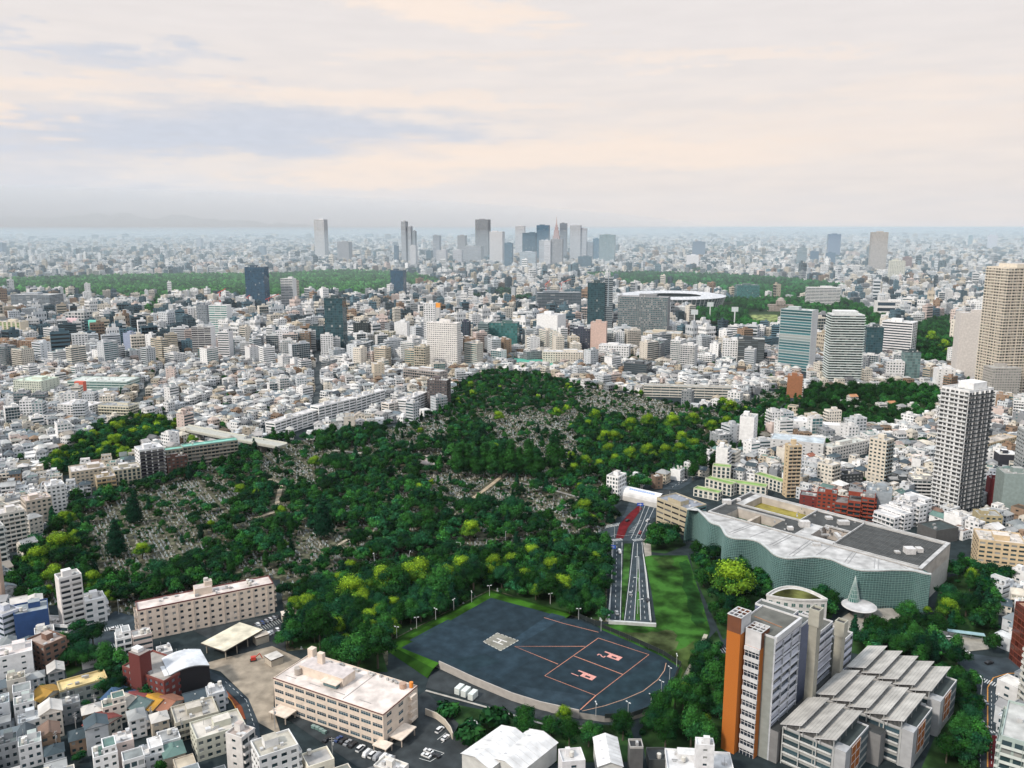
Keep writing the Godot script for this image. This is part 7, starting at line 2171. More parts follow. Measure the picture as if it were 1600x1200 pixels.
	# white warehouses at the lower edge
	for q in [[Vector2(-20, -299), Vector2(-8.5, -289.4), 24.0, "white ridged warehouse roof at the lower edge, left bay", 8.0], [Vector2(-8.2, -296.3), Vector2(3, -287.1), 24.0, "white ridged warehouse roof at the lower edge, right bay", 8.0], [Vector2(33.6, -290.9), Vector2(43.1, -290.9), 18.0, "white flat-roofed long hall below the landing ground", 8.0]]:
		A = along(q[0], q[1], q[2])
		var wh := thing("warehouse", q[3], "warehouse", A[0], A[1])
		var bb := Buf.new()
		var ww: float = A[2]
		bb.box(Vector3(-ww / 2, 0, -q[2] / 2), Vector3(ww / 2, q[4], q[2] / 2), Color(0.6, 0.6, 0.576))
		part("wall", bb, mats.wall, wh)
		var ro := Buf.new()
		var z0: float = q[2] / 2 + 0.6
		var y0: float = q[4] + 0.05
		for s in [-1.0, 1.0]:
			if s < 0: ro.quad(Vector3(-ww / 2 - 0.4, y0, z0), Vector3(0, y0 + 2.0, z0), Vector3(0, y0 + 2.0, -z0), Vector3(-ww / 2 - 0.4, y0, -z0), Color(0.8, 0.8, 0.792))
			else: ro.quad(Vector3(0, y0 + 2.0, z0), Vector3(ww / 2 + 0.4, y0, z0), Vector3(ww / 2 + 0.4, y0, -z0), Vector3(0, y0 + 2.0, -z0), Color(0.744, 0.744, 0.744))
		ro.tri(Vector3(-ww / 2, y0, z0 - 0.6), Vector3(ww / 2, y0, z0 - 0.6), Vector3(0, y0 + 2.0, z0 - 0.6), Color(0.6, 0.6, 0.576))
		ro.tri(Vector3(ww / 2, y0, -z0 + 0.6), Vector3(-ww / 2, y0, -z0 + 0.6), Vector3(0, y0 + 2.0, -z0 + 0.6), Color(0.6, 0.6, 0.576))
		for i in 9:
			ro.beam(Vector3(-ww / 2 - 0.4, y0 + 0.08, -z0 + i * z0 * 0.25), Vector3(0, y0 + 2.08, -z0 + i * z0 * 0.25), 0.12, 0.1, Color(0.66, 0.66, 0.66))
			ro.beam(Vector3(0, y0 + 2.08, -z0 + i * z0 * 0.25), Vector3(ww / 2 + 0.4, y0 + 0.08, -z0 + i * z0 * 0.25), 0.12, 0.1, Color(0.66, 0.66, 0.66))
		part("roof", ro, mats.roof, wh)
		var sk := Buf.new()
		for i in 3:
			var z := -z0 * 0.6 + i * z0 * 0.6
			sk.quad(Vector3(-ww * 0.3, y0 + 0.95, z + 0.5), Vector3(-ww * 0.2, y0 + 1.35, z + 0.5), Vector3(-ww * 0.2, y0 + 1.35, z - 0.5), Vector3(-ww * 0.3, y0 + 0.95, z - 0.5), Color(0.4, 0.4, 0.42))
		part("skylight", sk, mats.plain, wh)
		blocked.append([A[0], 15.0])
	mark(Vector2(-7.9, -309.3), "the white warehouses")
	rows_of([
		["platform_roof", "dark long shed with a ribbed pale gutter beside the white hall", "hall", Vector2(49.1, -297.8), 5.3, 5.3, 12.7, 0, "nnnn", {"wall": Color(0.1, 0.1, 0.1), "roof": Color(0.04, 0.045, 0.05), "cap": Color(0.4, 0.39, 0.37), "ph": 0.0, "junk": 1}],
		["apartment_block", "white three-storey building with roof huts at the lower edge", "building", Vector2(74.2, -296.6), 25.9, 12.9, 5.8, -6, "gggg", {"wall": Color(0.768, 0.768, 0.768), "roof": Color(0.72, 0.72, 0.72), "junk": 14, "mark": "the white roof-hut building"}],
		["stair_house", "tall white stair house with a zigzag stair at the lower edge", "stair house", Vector2(74.5, -290), 6.8, 4.8, 18.6, -6, "sgnn", {"wall": Color(0.792, 0.792, 0.8), "roof": Color(0.72, 0.72, 0.72), "junk": 3}],
		["building", "small white building with grey corners below the landing ground", "building", Vector2(23.4, -293.1), 9.1, 8.2, 10.8, 8, "sgnn", {"wall": Color(0.744, 0.732, 0.744), "roof": Color(0.672, 0.66, 0.648), "ph": 0.2, "junk": 2}],
		["building", "dark flat-roofed low building right of the white hall", "building", Vector2(59.1, -303.3), 8.3, 8.3, 4.1, 0, "nnnn", {"wall": Color(0.06, 0.07, 0.07), "roof": Color(0.05, 0.055, 0.06), "ph": 0.0, "junk": 1}],
		["building", "white low building beside the cream office canopy at the lower edge", "building", Vector2(-46.9, -289.4), 11.6, 7, 9.1, -28, "gsnn", {"wall": Color(0.72, 0.696, 0.648), "roof": Color(0.66, 0.636, 0.6), "ph": 0.25, "junk": 6}],
	])


# ------------------------------------------------------------------ towers of the middle and far distance
func towers() -> void:
	var white := Color(0.8, 0.8, 0.8)
	var navy := Color(0.03, 0.06, 0.085)
	var teal := Color(0.03, 0.09, 0.1)
	var glass := {"wall": Color(0.05, 0.08, 0.09), "frame": Color(0.06, 0.1, 0.115), "glass": Color(0.03, 0.075, 0.09), "fh": 4.0, "bay": 3.6, "roof": Color(0.2, 0.22, 0.22)}
	var glass_blue := glass.duplicate(); glass_blue.merge({"frame": Color(0.05, 0.1, 0.15), "glass": Color(0.025, 0.07, 0.12), "wall": Color(0.05, 0.09, 0.13)}, true)
	var glass_green := glass.duplicate(); glass_green.merge({"frame": Color(0.07, 0.15, 0.14), "glass": Color(0.05, 0.16, 0.16), "wall": Color(0.09, 0.16, 0.15)}, true)
	var pale := {"wall": Color(0.66, 0.66, 0.66), "fh": 3.8, "bay": 4.0, "roof": Color(0.6, 0.6, 0.6)}
	var rib := {"wall": Color(0.696, 0.696, 0.696), "fh": 3.9, "bay": 3.5, "hf": 0.5, "roof": Color(0.6, 0.6, 0.6)}
	var tone := func(base: Dictionary, c: Color) -> Dictionary:
		var d := base.duplicate()
		d.wall = c
		return d
	rows_of([
		["office_tower", "dark blue glass tower before the wide forest", "office building", Vector2(-628.1, -2062.8), 48.9, 29.3, 115.4, -8, "cccc", glass_blue],
		["office_tower", "white banded tower right of the dark blue glass tower", "office building", Vector2(-566.5, -2119.2), 32.4, 22.7, 83.7, -10, "rnrn", rib],
		["office_tower", "tall dark teal glass tower standing over the houses", "office building", Vector2(-297.2, -1399.2), 31.4, 22, 96.2, -6, "cccc", glass.merged({"mark": "the dark teal tower"})],
		["office_tower", "narrow blue glass tower at the forest's right end", "office building", Vector2(-338.4, -2495.5), 40, 28, 84.9, -14, "cccc", glass_blue],
		["apartment_tower", "white gridded apartment tower over the cemetery wood", "apartment building", Vector2(-103.9, -1261.6), 49.9, 15, 70.5, -20, "gggg", {"wall": Color(0.768, 0.744, 0.72), "bay": 3.2, "wf": 0.6, "hf": 0.4, "fh": 3.2, "roof": Color(0.66, 0.636, 0.624), "mark": "the white gridded tower"}],
		["apartment_tower", "slim white tower behind the white gridded one", "apartment building", Vector2(-146, -1474.6), 20.4, 14.2, 79.8, 0, "gggg", tone.call(pale, white)],
		["office_block", "green glass office left of the pink slab", "office building", Vector2(-13.4, -1444.2), 49.6, 24.8, 49.8, -10, "cccc", glass_green],
		["office_block", "darker banded wing of the green glass office", "office building", Vector2(-48.7, -1422.1), 17.3, 13.8, 50.5, -10, "rrrr", tone.call(rib, Color(0.2, 0.26, 0.27))],
		["office_block", "wide dark curved slab before the far towers", "office building", Vector2(112.2, -2020.4), 107.2, 32.2, 56.8, 6, "rrrr", {"wall": Color(0.2, 0.23, 0.26), "fh": 3.6, "hf": 0.6, "roof": Color(0.4, 0.42, 0.43)}],
		["office_tower", "green-black glass tower with a mast, left of the grey gridded slab", "office building", Vector2(167.4, -1656.7), 34.2, 30.8, 105, -6, "cccc", glass.merged({"mark": "the green-black glass tower"})],
		["office_tower", "grey side tower with mast top beside the green-black glass tower", "office building", Vector2(191.2, -1651.6), 16.3, 19.6, 113.8, -6, "rrrr", tone.call(rib, Color(0.28, 0.31, 0.34))],
		["office_block", "wide grey gridded slab before the white stadium", "office building", Vector2(242.4, -1527.5), 91.3, 27.4, 87.6, -20, "gngn", {"wall": Color(0.22, 0.23, 0.24), "glass": Color(0.05, 0.12, 0.13), "bay": 3.0, "wf": 0.72, "hf": 0.6, "fh": 3.6, "roof": Color(0.4, 0.4, 0.4), "mark": "the grey gridded slab"}],
		["office_tower", "blank pink slab tower", "office building", Vector2(147.3, -1402.3), 26.4, 18.5, 54.9, -12, "nsnn", {"wall": Color(0.58, 0.42, 0.36), "blank": Color(0.6, 0.44, 0.38), "roof": Color(0.55, 0.45, 0.4), "mark": "the blank pink slab tower"}],
		["office_block", "white office with a black gridded left face", "office building", Vector2(70.5, -1489.4), 41.8, 33.4, 59.3, -30, "nnvg", {"wall": white, "blank": white, "alt": {"blank": white}, "roof": Color(0.6, 0.6, 0.6)}],
		["office_block", "dark blue-black block left of the pink slab", "office building", Vector2(120.3, -1418.5), 28.7, 23, 43, -10, "gggg", tone.call(pale, Color(0.06, 0.07, 0.1))],
		["office_tower", "white blank tower with a black banded left half", "office building", Vector2(-516.6, -1384.4), 33.4, 16.7, 49.2, -6, "rnnn", {"wall": Color(0.6, 0.6, 0.6), "blank": Color(0.792, 0.78, 0.78), "hf": 0.7, "glass": Color(0.015, 0.02, 0.03), "mark": "the black banded white tower"}],
		["office_tower", "white tower with green glass bands in its middle", "office building", Vector2(-565.3, -1610.2), 36.2, 21.7, 64.2, -6, "rnnn", {"wall": Color(0.744, 0.756, 0.756), "glass": Color(0.05, 0.2, 0.18), "fh": 4.2, "roof": Color(0.6, 0.6, 0.6)}],
		["apartment_tower", "grey gridded tower beside the white green-banded tower", "apartment building", Vector2(-632.4, -1704), 22, 17.6, 56.3, -6, "gggg", tone.call(pale, Color(0.25, 0.28, 0.31))],
		["office_block", "white block with slot windows below the green-banded tower", "office building", Vector2(-467.6, -1347.6), 19.1, 15.3, 45.3, -8, "rnnr", tone.call(rib, Color(0.744, 0.732, 0.744))],
		["office_block", "white gridded office left of the dark teal tower", "office building", Vector2(-391, -1418.2), 24.7, 17.3, 38.6, -8, "gggg", tone.call(pale, Color(0.744, 0.744, 0.768))],
		["office_block", "white narrow block left of the white gridded office", "office building", Vector2(-418.6, -1435.8), 11.8, 11.8, 42.3, -8, "rnnn", tone.call(rib, white)],
		["office_block", "black block with small lit-looking windows right of the teal tower", "office building", Vector2(-277.8, -1536.6), 28.7, 20.1, 39.1, -6, "gggg", {"wall": Color(0.03, 0.04, 0.045), "glass": Color(0.3, 0.33, 0.33), "bay": 4.0, "wf": 0.25, "hf": 0.25}],
		["office_block", "dark low wide office with ribbon windows right of the teal tower", "office building", Vector2(-253, -1386.5), 38.8, 23.3, 24.9, -6, "rrrr", {"wall": Color(0.16, 0.19, 0.2), "fh": 4.0, "hf": 0.6, "roof": Color(0.504, 0.504, 0.504)}],
		["office_block", "beige gridded office with deep windows", "office building", Vector2(-224.2, -1457.2), 33.8, 20.3, 31.4, -8, "vvvv", {"wall": Color(0.48, 0.45, 0.34), "bay": 4.0, "roof": Color(0.6, 0.576, 0.552)}],
		["office_block", "white blank block right of the beige gridded office", "office building", Vector2(-196.3, -1478.2), 23.2, 18.6, 46.2, -8, "nsnn", tone.call(pale, white)],
		["office_tower", "dark slim block right of the white gridded tower", "office building", Vector2(-78.5, -1421.3), 13.1, 13.1, 53.9, -8, "vvvv", tone.call(pale, Color(0.05, 0.055, 0.09))],
		["office_block", "grey framed block with big square windows in the left quarter", "office building", Vector2(-831.9, -1594.4), 40.1, 24.1, 52.6, -10, "gggg", {"wall": Color(0.504, 0.516, 0.516), "bay": 7.0, "fh": 6.0, "wf": 0.7, "hf": 0.6}],
		["office_block", "cream block with a green glass middle at the left edge", "office building", Vector2(-892.9, -1484.2), 42.8, 21.4, 46.9, -8, "vnnn", {"wall": Color(0.696, 0.624, 0.504), "glass": Color(0.16, 0.25, 0.1), "bay": 9.0, "mark": "the cream-green block"}],
		["office_block", "dark glazed hall with pale top in the left quarter", "office building", Vector2(-1153, -2024.4), 101.8, 50.9, 51.8, -8, "rrrr", {"wall": Color(0.35, 0.38, 0.41), "hf": 0.6, "glass": Color(0.02, 0.05, 0.07)}],
		["office_block", "blue balconied block in the left quarter", "apartment building", Vector2(-645.3, -1405), 23.3, 18.6, 35.9, -25, "nbgn", {"wall": Color(0.3, 0.35, 0.48), "rail": Color(0.3, 0.35, 0.45)}],
		["apartment_tower", "white slim block left of the blue balconied one", "apartment building", Vector2(-602.4, -1379.7), 14.3, 12.9, 37.1, -20, "sbnn", tone.call(pale, white)],
		["office_tower", "glass office with a blank white right side, left of the balconied tower", "office building", Vector2(432.9, -1251.7), 49.2, 22.2, 91.1, -42, "rnnn", {"wall": Color(0.4, 0.46, 0.47), "blank": Color(0.72, 0.72, 0.72), "glass": Color(0.04, 0.13, 0.15), "fh": 4.2, "hf": 0.68, "bay": 9.0, "roof": Color(0.6, 0.6, 0.6), "mark": "the white-sided glass office"}],
		["apartment_tower", "white tower ringed with green glass balconies", "apartment building", Vector2(457.9, -1138.5), 42.4, 29.7, 96, -8, "bbbb", {"wall": Color(0.6, 0.624, 0.624), "bwf": 0.98, "rail": Color(0.72, 0.8, 0.78), "glass": Color(0.025, 0.05, 0.055), "reach": 1.8, "bay": 4.0, "fh": 3.4, "ph": 0.7, "roof": Color(0.72, 0.72, 0.72), "mark": "the ringed balcony tower"}],
		["office_block", "white office with black ribbon windows right of the ringed tower", "office building", Vector2(656.3, -1402.4), 49.1, 29.4, 56.2, -40, "rvnn", {"wall": Color(0.792, 0.792, 0.792), "glass": Color(0.02, 0.03, 0.045), "fh": 4.2, "bay": 9.0, "roof": Color(0.72, 0.72, 0.72)}],
		["office_block", "dark glass block between the ringed tower and the white office", "office building", Vector2(592.8, -1355.6), 26.2, 20.9, 52.7, -10, "crrc", glass],
		["apartment_block", "white gridded block in front of the white office", "apartment building", Vector2(539.8, -1159.3), 23.9, 14.3, 27.1, -8, "gggg", tone.call(pale, Color(0.768, 0.768, 0.768))],
		["office_block", "grey glass block behind the white gridded block", "office building", Vector2(562.5, -1159.4), 21.6, 15.1, 40.8, -8, "cccc", glass.merged({"frame": Color(0.2, 0.26, 0.26), "glass": Color(0.12, 0.2, 0.2)}, true)],
		["apartment_block", "white block at the wood beside the pale beige tower", "apartment building", Vector2(572.8, -1086), 22.5, 15.7, 29.4, -10, "sggn", tone.call(pale, white)],
		["apartment_block", "brick tower striped with white floors beside the avenue", "apartment building", Vector2(360.9, -1042.9), 18.4, 16.6, 27.8, -20, "nbnn", {"wall": Color(0.32, 0.14, 0.07), "blank": Color(0.32, 0.14, 0.07), "rail": Color(0.72, 0.696, 0.672), "roof": Color(0.35, 0.2, 0.14), "mark": "the striped brick tower"}],
		["office_block", "cream stepped block with square windows right of the grey slab", "office building", Vector2(262.1, -1434.9), 63.7, 38.2, 33.7, -18, "gggg", {"wall": Color(0.56, 0.49, 0.38), "bay": 4.5, "mark": "the cream stepped block"}],
		["office_block", "dark modern block with light bands right of the cream stepped block", "office building", Vector2(375.2, -1293.6), 39.9, 27.9, 41.8, -16, "rrrr", {"wall": Color(0.05, 0.06, 0.07), "glass": Color(0.12, 0.14, 0.15)}],
		["office_block", "white gridded block left of the dark modern block", "office building", Vector2(349.9, -1314.6), 27.1, 19, 37.2, -16, "gggg", tone.call(pale, white)],
		["school", "long low block with glass front at the cemetery's far edge", "school", Vector2(223.7, -1044.9), 109.2, 13.1, 13.9, -8, "rggn", {"wall": Color(0.6, 0.576, 0.516), "roof": Color(0.38, 0.38, 0.36), "ph": 0.0, "mark": "the long low school"}],
		["office_block", "dark stepped modern building at the cemetery's far edge", "office building", Vector2(181.9, -1186.7), 34, 27.2, 21.1, -25, "rrrr", {"wall": Color(0.09, 0.1, 0.11), "roof": Color(0.14, 0.15, 0.16)}],
		["office_block", "white wide low office above the dark stepped building", "office building", Vector2(171, -1372.2), 49.9, 25, 20.4, -15, "gggg", tone.call(pale, white)],
		["office_block", "cream low school beside the green sports ground", "school", Vector2(82.2, -1318.8), 64.1, 25.6, 17.7, -6, "gggg", tone.call(pale, Color(0.72, 0.66, 0.576))],
		["apartment_block", "brown grey tower pair at the end of the white rows", "apartment building", Vector2(-87.4, -978.7), 24.3, 17, 34.3, -12, "gvgg", {"wall": Color(0.12, 0.1, 0.1), "bay": 3.0, "mark": "the dark cemetery tower"}],
		["apartment_block", "cream balconied block before the white gridded tower", "apartment building", Vector2(-134.8, -1233.2), 18.3, 14.7, 38.4, -20, "bggg", tone.call(pale, Color(0.55, 0.5, 0.4))],
		["apartment_block", "long grey range of flats below the white gridded tower", "apartment building", Vector2(-122.2, -1155.9), 63.8, 19.1, 16.2, -32, "bgbg", tone.call(pale, Color(0.38, 0.34, 0.32))],
		["office_block", "grey-green apartment mass behind the houses", "apartment building", Vector2(-209.6, -1318.5), 27.5, 19.2, 26.1, -12, "gbgg", tone.call(pale, Color(0.2, 0.25, 0.27))],
		["office_block", "dark green glass block with flat top left of the teal tower", "office building", Vector2(-346.4, -1478.9), 26, 18.2, 40, -8, "cccc", glass],
		["office_block", "low green banded dark block at the far left forest edge", "office building", Vector2(-878.2, -2168.1), 32.7, 22.9, 31.4, -8, "cccc", glass],
		["office_block", "teal boxed block right of the stadium", "office building", Vector2(679.2, -2414.4), 63.5, 38.1, 47.5, -4, "cccc", glass_green],
		["hospital", "long white banded range in front of the right towers", "hospital", Vector2(840.5, -2256.7), 86.3, 25.9, 51.4, -10, "rrrr", rib],
		["hall", "white hall with one wide black window right of the park", "hall", Vector2(904.1, -1976.2), 76.3, 30.5, 39.1, -10, "rnnn", {"wall": Color(0.768, 0.756, 0.744), "glass": Color(0.02, 0.04, 0.06), "fh": 12.0, "hf": 0.6, "bay": 60.0}],
	])
	# signs on roofs in the middle distance
	for q in [[Vector2(-152, -1693.2), 52.0, 12.0, 9.0, Color(0.75, 0.3, 0.04), "plain orange sign box on a roof right of the slim white tower"], [Vector2(-836.3, -1577), 34.0, 24.0, 9.0, Color(0.75, 0.55, 0.58), "pale pink sign panel on a roof in the left quarter"], [Vector2(-782.8, -1550.3), 24.0, 18.0, 18.0, Color(0.2, 0.6, 0.5), "mint sign box on a roof in the left quarter"], [Vector2(-540.7, -1023.8), 12.0, 12.0, 12.0, Color(0.5, 0.12, 0.08), "red tiled tower roof behind the white gridded block"]]:
		var sg := thing("roof_sign", q[5], "sign", q[0], -8.0)
		var pb := Buf.new()
		pb.cbox(0, 0, 0, q[2] * 0.9, q[1], 8.0, Color(0.55, 0.55, 0.55))
		part("base", pb, mats.wall, sg)
		var sb := Buf.new()
		sb.cbox(0, q[1], 0, q[2], q[3], 6.0, q[4])
		part("panel", sb, mats.plain, sg)
		blocked.append([q[0], 9.0])
	# masts and cranes
	for q in [[Vector2(186.3, -1613.9), 128.0, "thin grey mast above the green-black glass tower", Color(0.3, 0.36, 0.4), 62.0], [Vector2(-651.6, -2120.3), 6.0, "", white, 0.0]]:
		if q[2] == "": continue
		var mt := thing("mast", q[2], "mast", q[0])
		var mb := Buf.new()
		mb.cyl(Vector3(0, q[4], 0), 1.6, 0.5, q[1] - q[4], q[3], 6)
		part("pole", mb, mats.metal, mt)
	var ck := ["beside the dark blue glass tower", "left of the dark blue glass tower", "over the left quarter roofs", "before the far spired tower", "left of the spired tower's crane"]
	for i in 5:
		var p: Vector2 = [Vector2(-596.7, -2042.5), Vector2(-647.1, -2042.5), Vector2(-675.9, -1929.1), Vector2(146.5, -2477.3), Vector2(99.1, -2434.3)][i]
		var cr := thing("crane", "red and white tower crane " + ck[i], "crane", p, [30.0, 70.0, -40.0, 20.0, 60.0][i], "tower cranes")
		var cb := Buf.new()
		var hh: float = [38.0, 42.0, 62.0, 46.0, 46.0][i]
		for k in 8:
			cb.cbox(0, hh * k / 8.0, 0, 1.8, hh / 8.0, 1.8, Color(0.6, 0.07, 0.05) if k % 2 else Color(0.78, 0.72, 0.696))
		part("tower", cb, mats.metal, cr)
		var jb := Buf.new()
		jb.beam(Vector3(-8, hh, 0), Vector3(26, hh + 12, 0), 1.5, 1.5, Color(0.6, 0.09, 0.06))
		part("jib", jb, mats.metal, cr)
	# far towers: picture survey gave width and height; each stands on its own ground
	var far := [
		["white slab tower with a dark strip, leftmost of the far towers", Vector2(-1187.4, -5258.1), 76.2, 38.1, 253.5, -25, "rvnn", Color(0.744, 0.744, 0.756), Color(0.1, 0.13, 0.16)],
		["grey broad block right of the leftmost far tower", Vector2(-972.6, -4899.5), 76.6, 38.3, 124.2, -20, "vvvv", Color(0.32, 0.33, 0.36), Color(0.2, 0.2, 0.22)],
		["tallest part of the three-stepped far tower", Vector2(-590, -4648.4), 27, 32.4, 238.9, -20, "rvrv", Color(0.504, 0.516, 0.54), Color(0.1, 0.14, 0.18)],
		["middle part of the three-stepped far tower", Vector2(-559.3, -4643.4), 19.7, 23.6, 211.4, -20, "rvrv", Color(0.504, 0.516, 0.54), Color(0.1, 0.14, 0.18)],
		["lowest part of the three-stepped far tower", Vector2(-536.2, -4642.3), 16.2, 22.7, 187.3, -20, "rvrv", Color(0.38, 0.4, 0.42), Color(0.1, 0.14, 0.18)],
		["small blue far tower left of the stepped one", Vector2(-669.5, -4880.3), 22.7, 20.5, 102.3, -20, "cccc", Color(0.1, 0.16, 0.22), Color(0.04, 0.09, 0.15)],
		["pale block in front of the stepped far tower", Vector2(-501.6, -4297), 32.5, 22.7, 115.9, -20, "gggg", Color(0.6, 0.6, 0.624), Color(0.2, 0.24, 0.28)],
		["dark round-topped far tower", Vector2(-478.3, -4885.1), 31.6, 28.5, 73.1, -20, "cccc", Color(0.08, 0.14, 0.18), Color(0.04, 0.09, 0.13)],
		["grey far tower with a tapering top", Vector2(-449.2, -5061), 40, 36, 158.6, -15, "rrrr", Color(0.35, 0.37, 0.42), Color(0.14, 0.18, 0.22)],
		["low pale far block, left of two", Vector2(-380.4, -4577.9), 54.7, 32.8, 85.6, -15, "rrrr", Color(0.576, 0.576, 0.6), Color(0.24, 0.26, 0.3)],
		["low pale far block, right of two", Vector2(-293, -4575.3), 48.8, 29.3, 85.6, -15, "rrrr", Color(0.576, 0.576, 0.6), Color(0.24, 0.26, 0.3)],
		["brown-grey far tower between the low pale blocks and the wide one", Vector2(-327.7, -5553.6), 52.6, 42, 153.1, -15, "vvvv", Color(0.3, 0.29, 0.3), Color(0.16, 0.18, 0.2)],
		["wide grey far block", Vector2(-218.8, -4744.1), 107.2, 53.6, 102.5, -15, "rrrr", Color(0.4, 0.42, 0.45), Color(0.2, 0.23, 0.27)],
		["square brown-grey high far tower", Vector2(-180.3, -5260), 82.3, 57.6, 253.5, -15, "vvvv", Color(0.3, 0.31, 0.33), Color(0.12, 0.15, 0.18)],
		["white far tower with a stepped crown", Vector2(-83.1, -4738.3), 74.6, 52.2, 183.3, -15, "gggg", Color(0.672, 0.66, 0.672), Color(0.3, 0.32, 0.35)],
		["blue far block right of the white stepped one", Vector2(-16.9, -4431.3), 41.9, 29.3, 126, -12, "cccc", Color(0.1, 0.18, 0.24), Color(0.05, 0.11, 0.17)],
		["white twin-topped far tower, left of the blue one", Vector2(58.4, -5894.5), 63.9, 44.7, 214.8, -12, "rrrr", Color(0.696, 0.696, 0.72), Color(0.25, 0.28, 0.32)],
		["dark blue stepped far tower", Vector2(99.3, -4735.7), 74.1, 51.9, 176.3, -12, "cccc", Color(0.06, 0.13, 0.18), Color(0.03, 0.08, 0.13)],
		["blue glass far tower with flat top", Vector2(180.9, -4894.8), 70.5, 49.3, 218.4, -12, "cccc", Color(0.12, 0.2, 0.27), Color(0.06, 0.13, 0.2)],
		["pale blue-grey far block before the blue glass tower", Vector2(158.7, -4428.5), 29.5, 26.6, 139.2, -12, "rrrr", Color(0.6, 0.624, 0.66), Color(0.22, 0.27, 0.32)],
		["white far slab, left of the near far pair", Vector2(179.2, -4232.6), 31.2, 28.1, 142.6, -12, "rnrn", Color(0.744, 0.744, 0.768), Color(0.3, 0.32, 0.36)],
		["grey banded far slab, right of the near far pair", Vector2(226.4, -4237.8), 59.5, 35.7, 148.9, -12, "vvvv", Color(0.36, 0.36, 0.38), Color(0.18, 0.2, 0.23)],
		["dark grey far tower behind the spire", Vector2(319.4, -5242.6), 43.1, 34.5, 230.3, -12, "rrrr", Color(0.26, 0.28, 0.32), Color(0.12, 0.16, 0.2)],
		["pale high far tower right of the spire", Vector2(395.7, -5248.9), 66, 46.2, 218.7, -12, "vvvv", Color(0.624, 0.636, 0.672), Color(0.24, 0.28, 0.32)],
		["pale narrow far tower joined to the pale high one", Vector2(443.4, -5244.1), 43.2, 38.9, 199.3, -12, "rrrr", Color(0.54, 0.552, 0.6), Color(0.24, 0.28, 0.32)],
		["grey low far tower left of the teal slab", Vector2(479.4, -5245.3), 51.2, 41, 113.6, -12, "rrrr", Color(0.33, 0.36, 0.4), Color(0.16, 0.2, 0.25)],
		["blue narrow far tower beside the teal slab", Vector2(522.9, -5240.8), 36.4, 32.8, 137, -12, "cccc", Color(0.1, 0.2, 0.28), Color(0.06, 0.14, 0.22)],
		["teal grey far slab with bright edge", Vector2(535.5, -4730.3), 84.9, 42.4, 165.8, -14, "vrvr", Color(0.3, 0.38, 0.4), Color(0.12, 0.2, 0.24)],
		["teal and white far block under the dark blue stepped tower", Vector2(86.4, -4440.2), 84.5, 42.2, 79.7, -12, "rrrr", Color(0.54, 0.576, 0.624), Color(0.15, 0.24, 0.3)],
		["dark low far block right of the far pair", Vector2(374, -4300.3), 68.2, 34.1, 61.2, -12, "cccc", Color(0.08, 0.14, 0.18), Color(0.05, 0.1, 0.14)],
		["blue-grey slab tower standing alone right of the far cluster", Vector2(1229.1, -5547.9), 82.5, 41.2, 111.8, -10, "nvnv", Color(0.13, 0.19, 0.27), Color(0.1, 0.15, 0.2)],
		["white block at the foot of the lone blue-grey slab", Vector2(923.2, -4298.4), 60.8, 36.5, 67.7, -10, "nnnn", Color(0.744, 0.744, 0.768), Color(0.3, 0.3, 0.3)],
		["blue slab tower of the right distance", Vector2(2117, -5550.5), 78.2, 39.1, 161.3, -10, "nrnr", Color(0.14, 0.21, 0.32), Color(0.1, 0.16, 0.24)],
		["grey teal tower left of the blue slab", Vector2(1574.3, -4572.9), 47.5, 33.2, 95.9, -10, "rrrr", Color(0.25, 0.32, 0.36), Color(0.12, 0.18, 0.22)],
		["navy block left of the blue slab's foot", Vector2(1697.1, -4721.9), 42.2, 29.6, 74.3, -10, "nnnn", Color(0.07, 0.14, 0.22), Color(0.05, 0.1, 0.16)],
		["navy block before the blue slab", Vector2(1759.1, -4647.5), 47.6, 33.3, 69.6, -10, "nnnn", Color(0.07, 0.14, 0.22), Color(0.05, 0.1, 0.16)],
		["beige gridded tall tower of the right distance", Vector2(1669.8, -3842.1), 69.9, 41.9, 186.5, -14, "gggg", Color(0.46, 0.43, 0.4), Color(0.22, 0.22, 0.22)],
		["pale yellow-grey block right of the beige tall tower", Vector2(1480.7, -3230.1), 54, 32.4, 82.7, -14, "gnrn", Color(0.624, 0.624, 0.54), Color(0.22, 0.24, 0.24)],
		["brown block right of the pale yellow-grey one", Vector2(1878.8, -3994.9), 38.1, 26.7, 69, -14, "gggg", Color(0.26, 0.18, 0.17), Color(0.15, 0.12, 0.12)],
		["thin teal tower far at the right", Vector2(4478.3, -8247.2), 30.4, 27.4, 122.8, -10, "nnnn", Color(0.2, 0.32, 0.38), Color(0.1, 0.2, 0.26)],
		["pale tower far at the right edge", Vector2(4217.8, -7410.5), 66.7, 46.7, 137.8, -10, "nnnn", Color(0.6, 0.636, 0.72), Color(0.3, 0.33, 0.4)],
		["blue-grey block cut by the left edge", Vector2(-3579.1, -5897.6), 62.6, 43.8, 96.7, -10, "vvvv", Color(0.16, 0.23, 0.3), Color(0.1, 0.16, 0.22)],
		["grey block standing above the far left roofs", Vector2(-2889.2, -7809.4), 46.7, 37.3, 98.8, -10, "nnnn", Color(0.32, 0.36, 0.42), Color(0.2, 0.24, 0.3)],
		["grey-blue block at the left of the dark blue glass tower", Vector2(-1743.8, -5890.6), 42.8, 34.2, 74.7, -10, "nnnn", Color(0.2, 0.27, 0.33), Color(0.15, 0.2, 0.26)],
	]
	for f in far:
		building("far_tower", f[0], "tower", f[1], f[2], f[3], f[4], f[5], f[6], {"wall": f[7], "glass": f[8], "frame": f[7], "fh": 4.5, "bay": 6.0, "wf": 0.6, "hf": 0.5, "roof": f[7], "ph": 0.4, "junk": 2}, "far towers on the horizon")
	# the stepped tower with a spire
	var sp: Vector2 = Vector2(251.7, -4785.6)
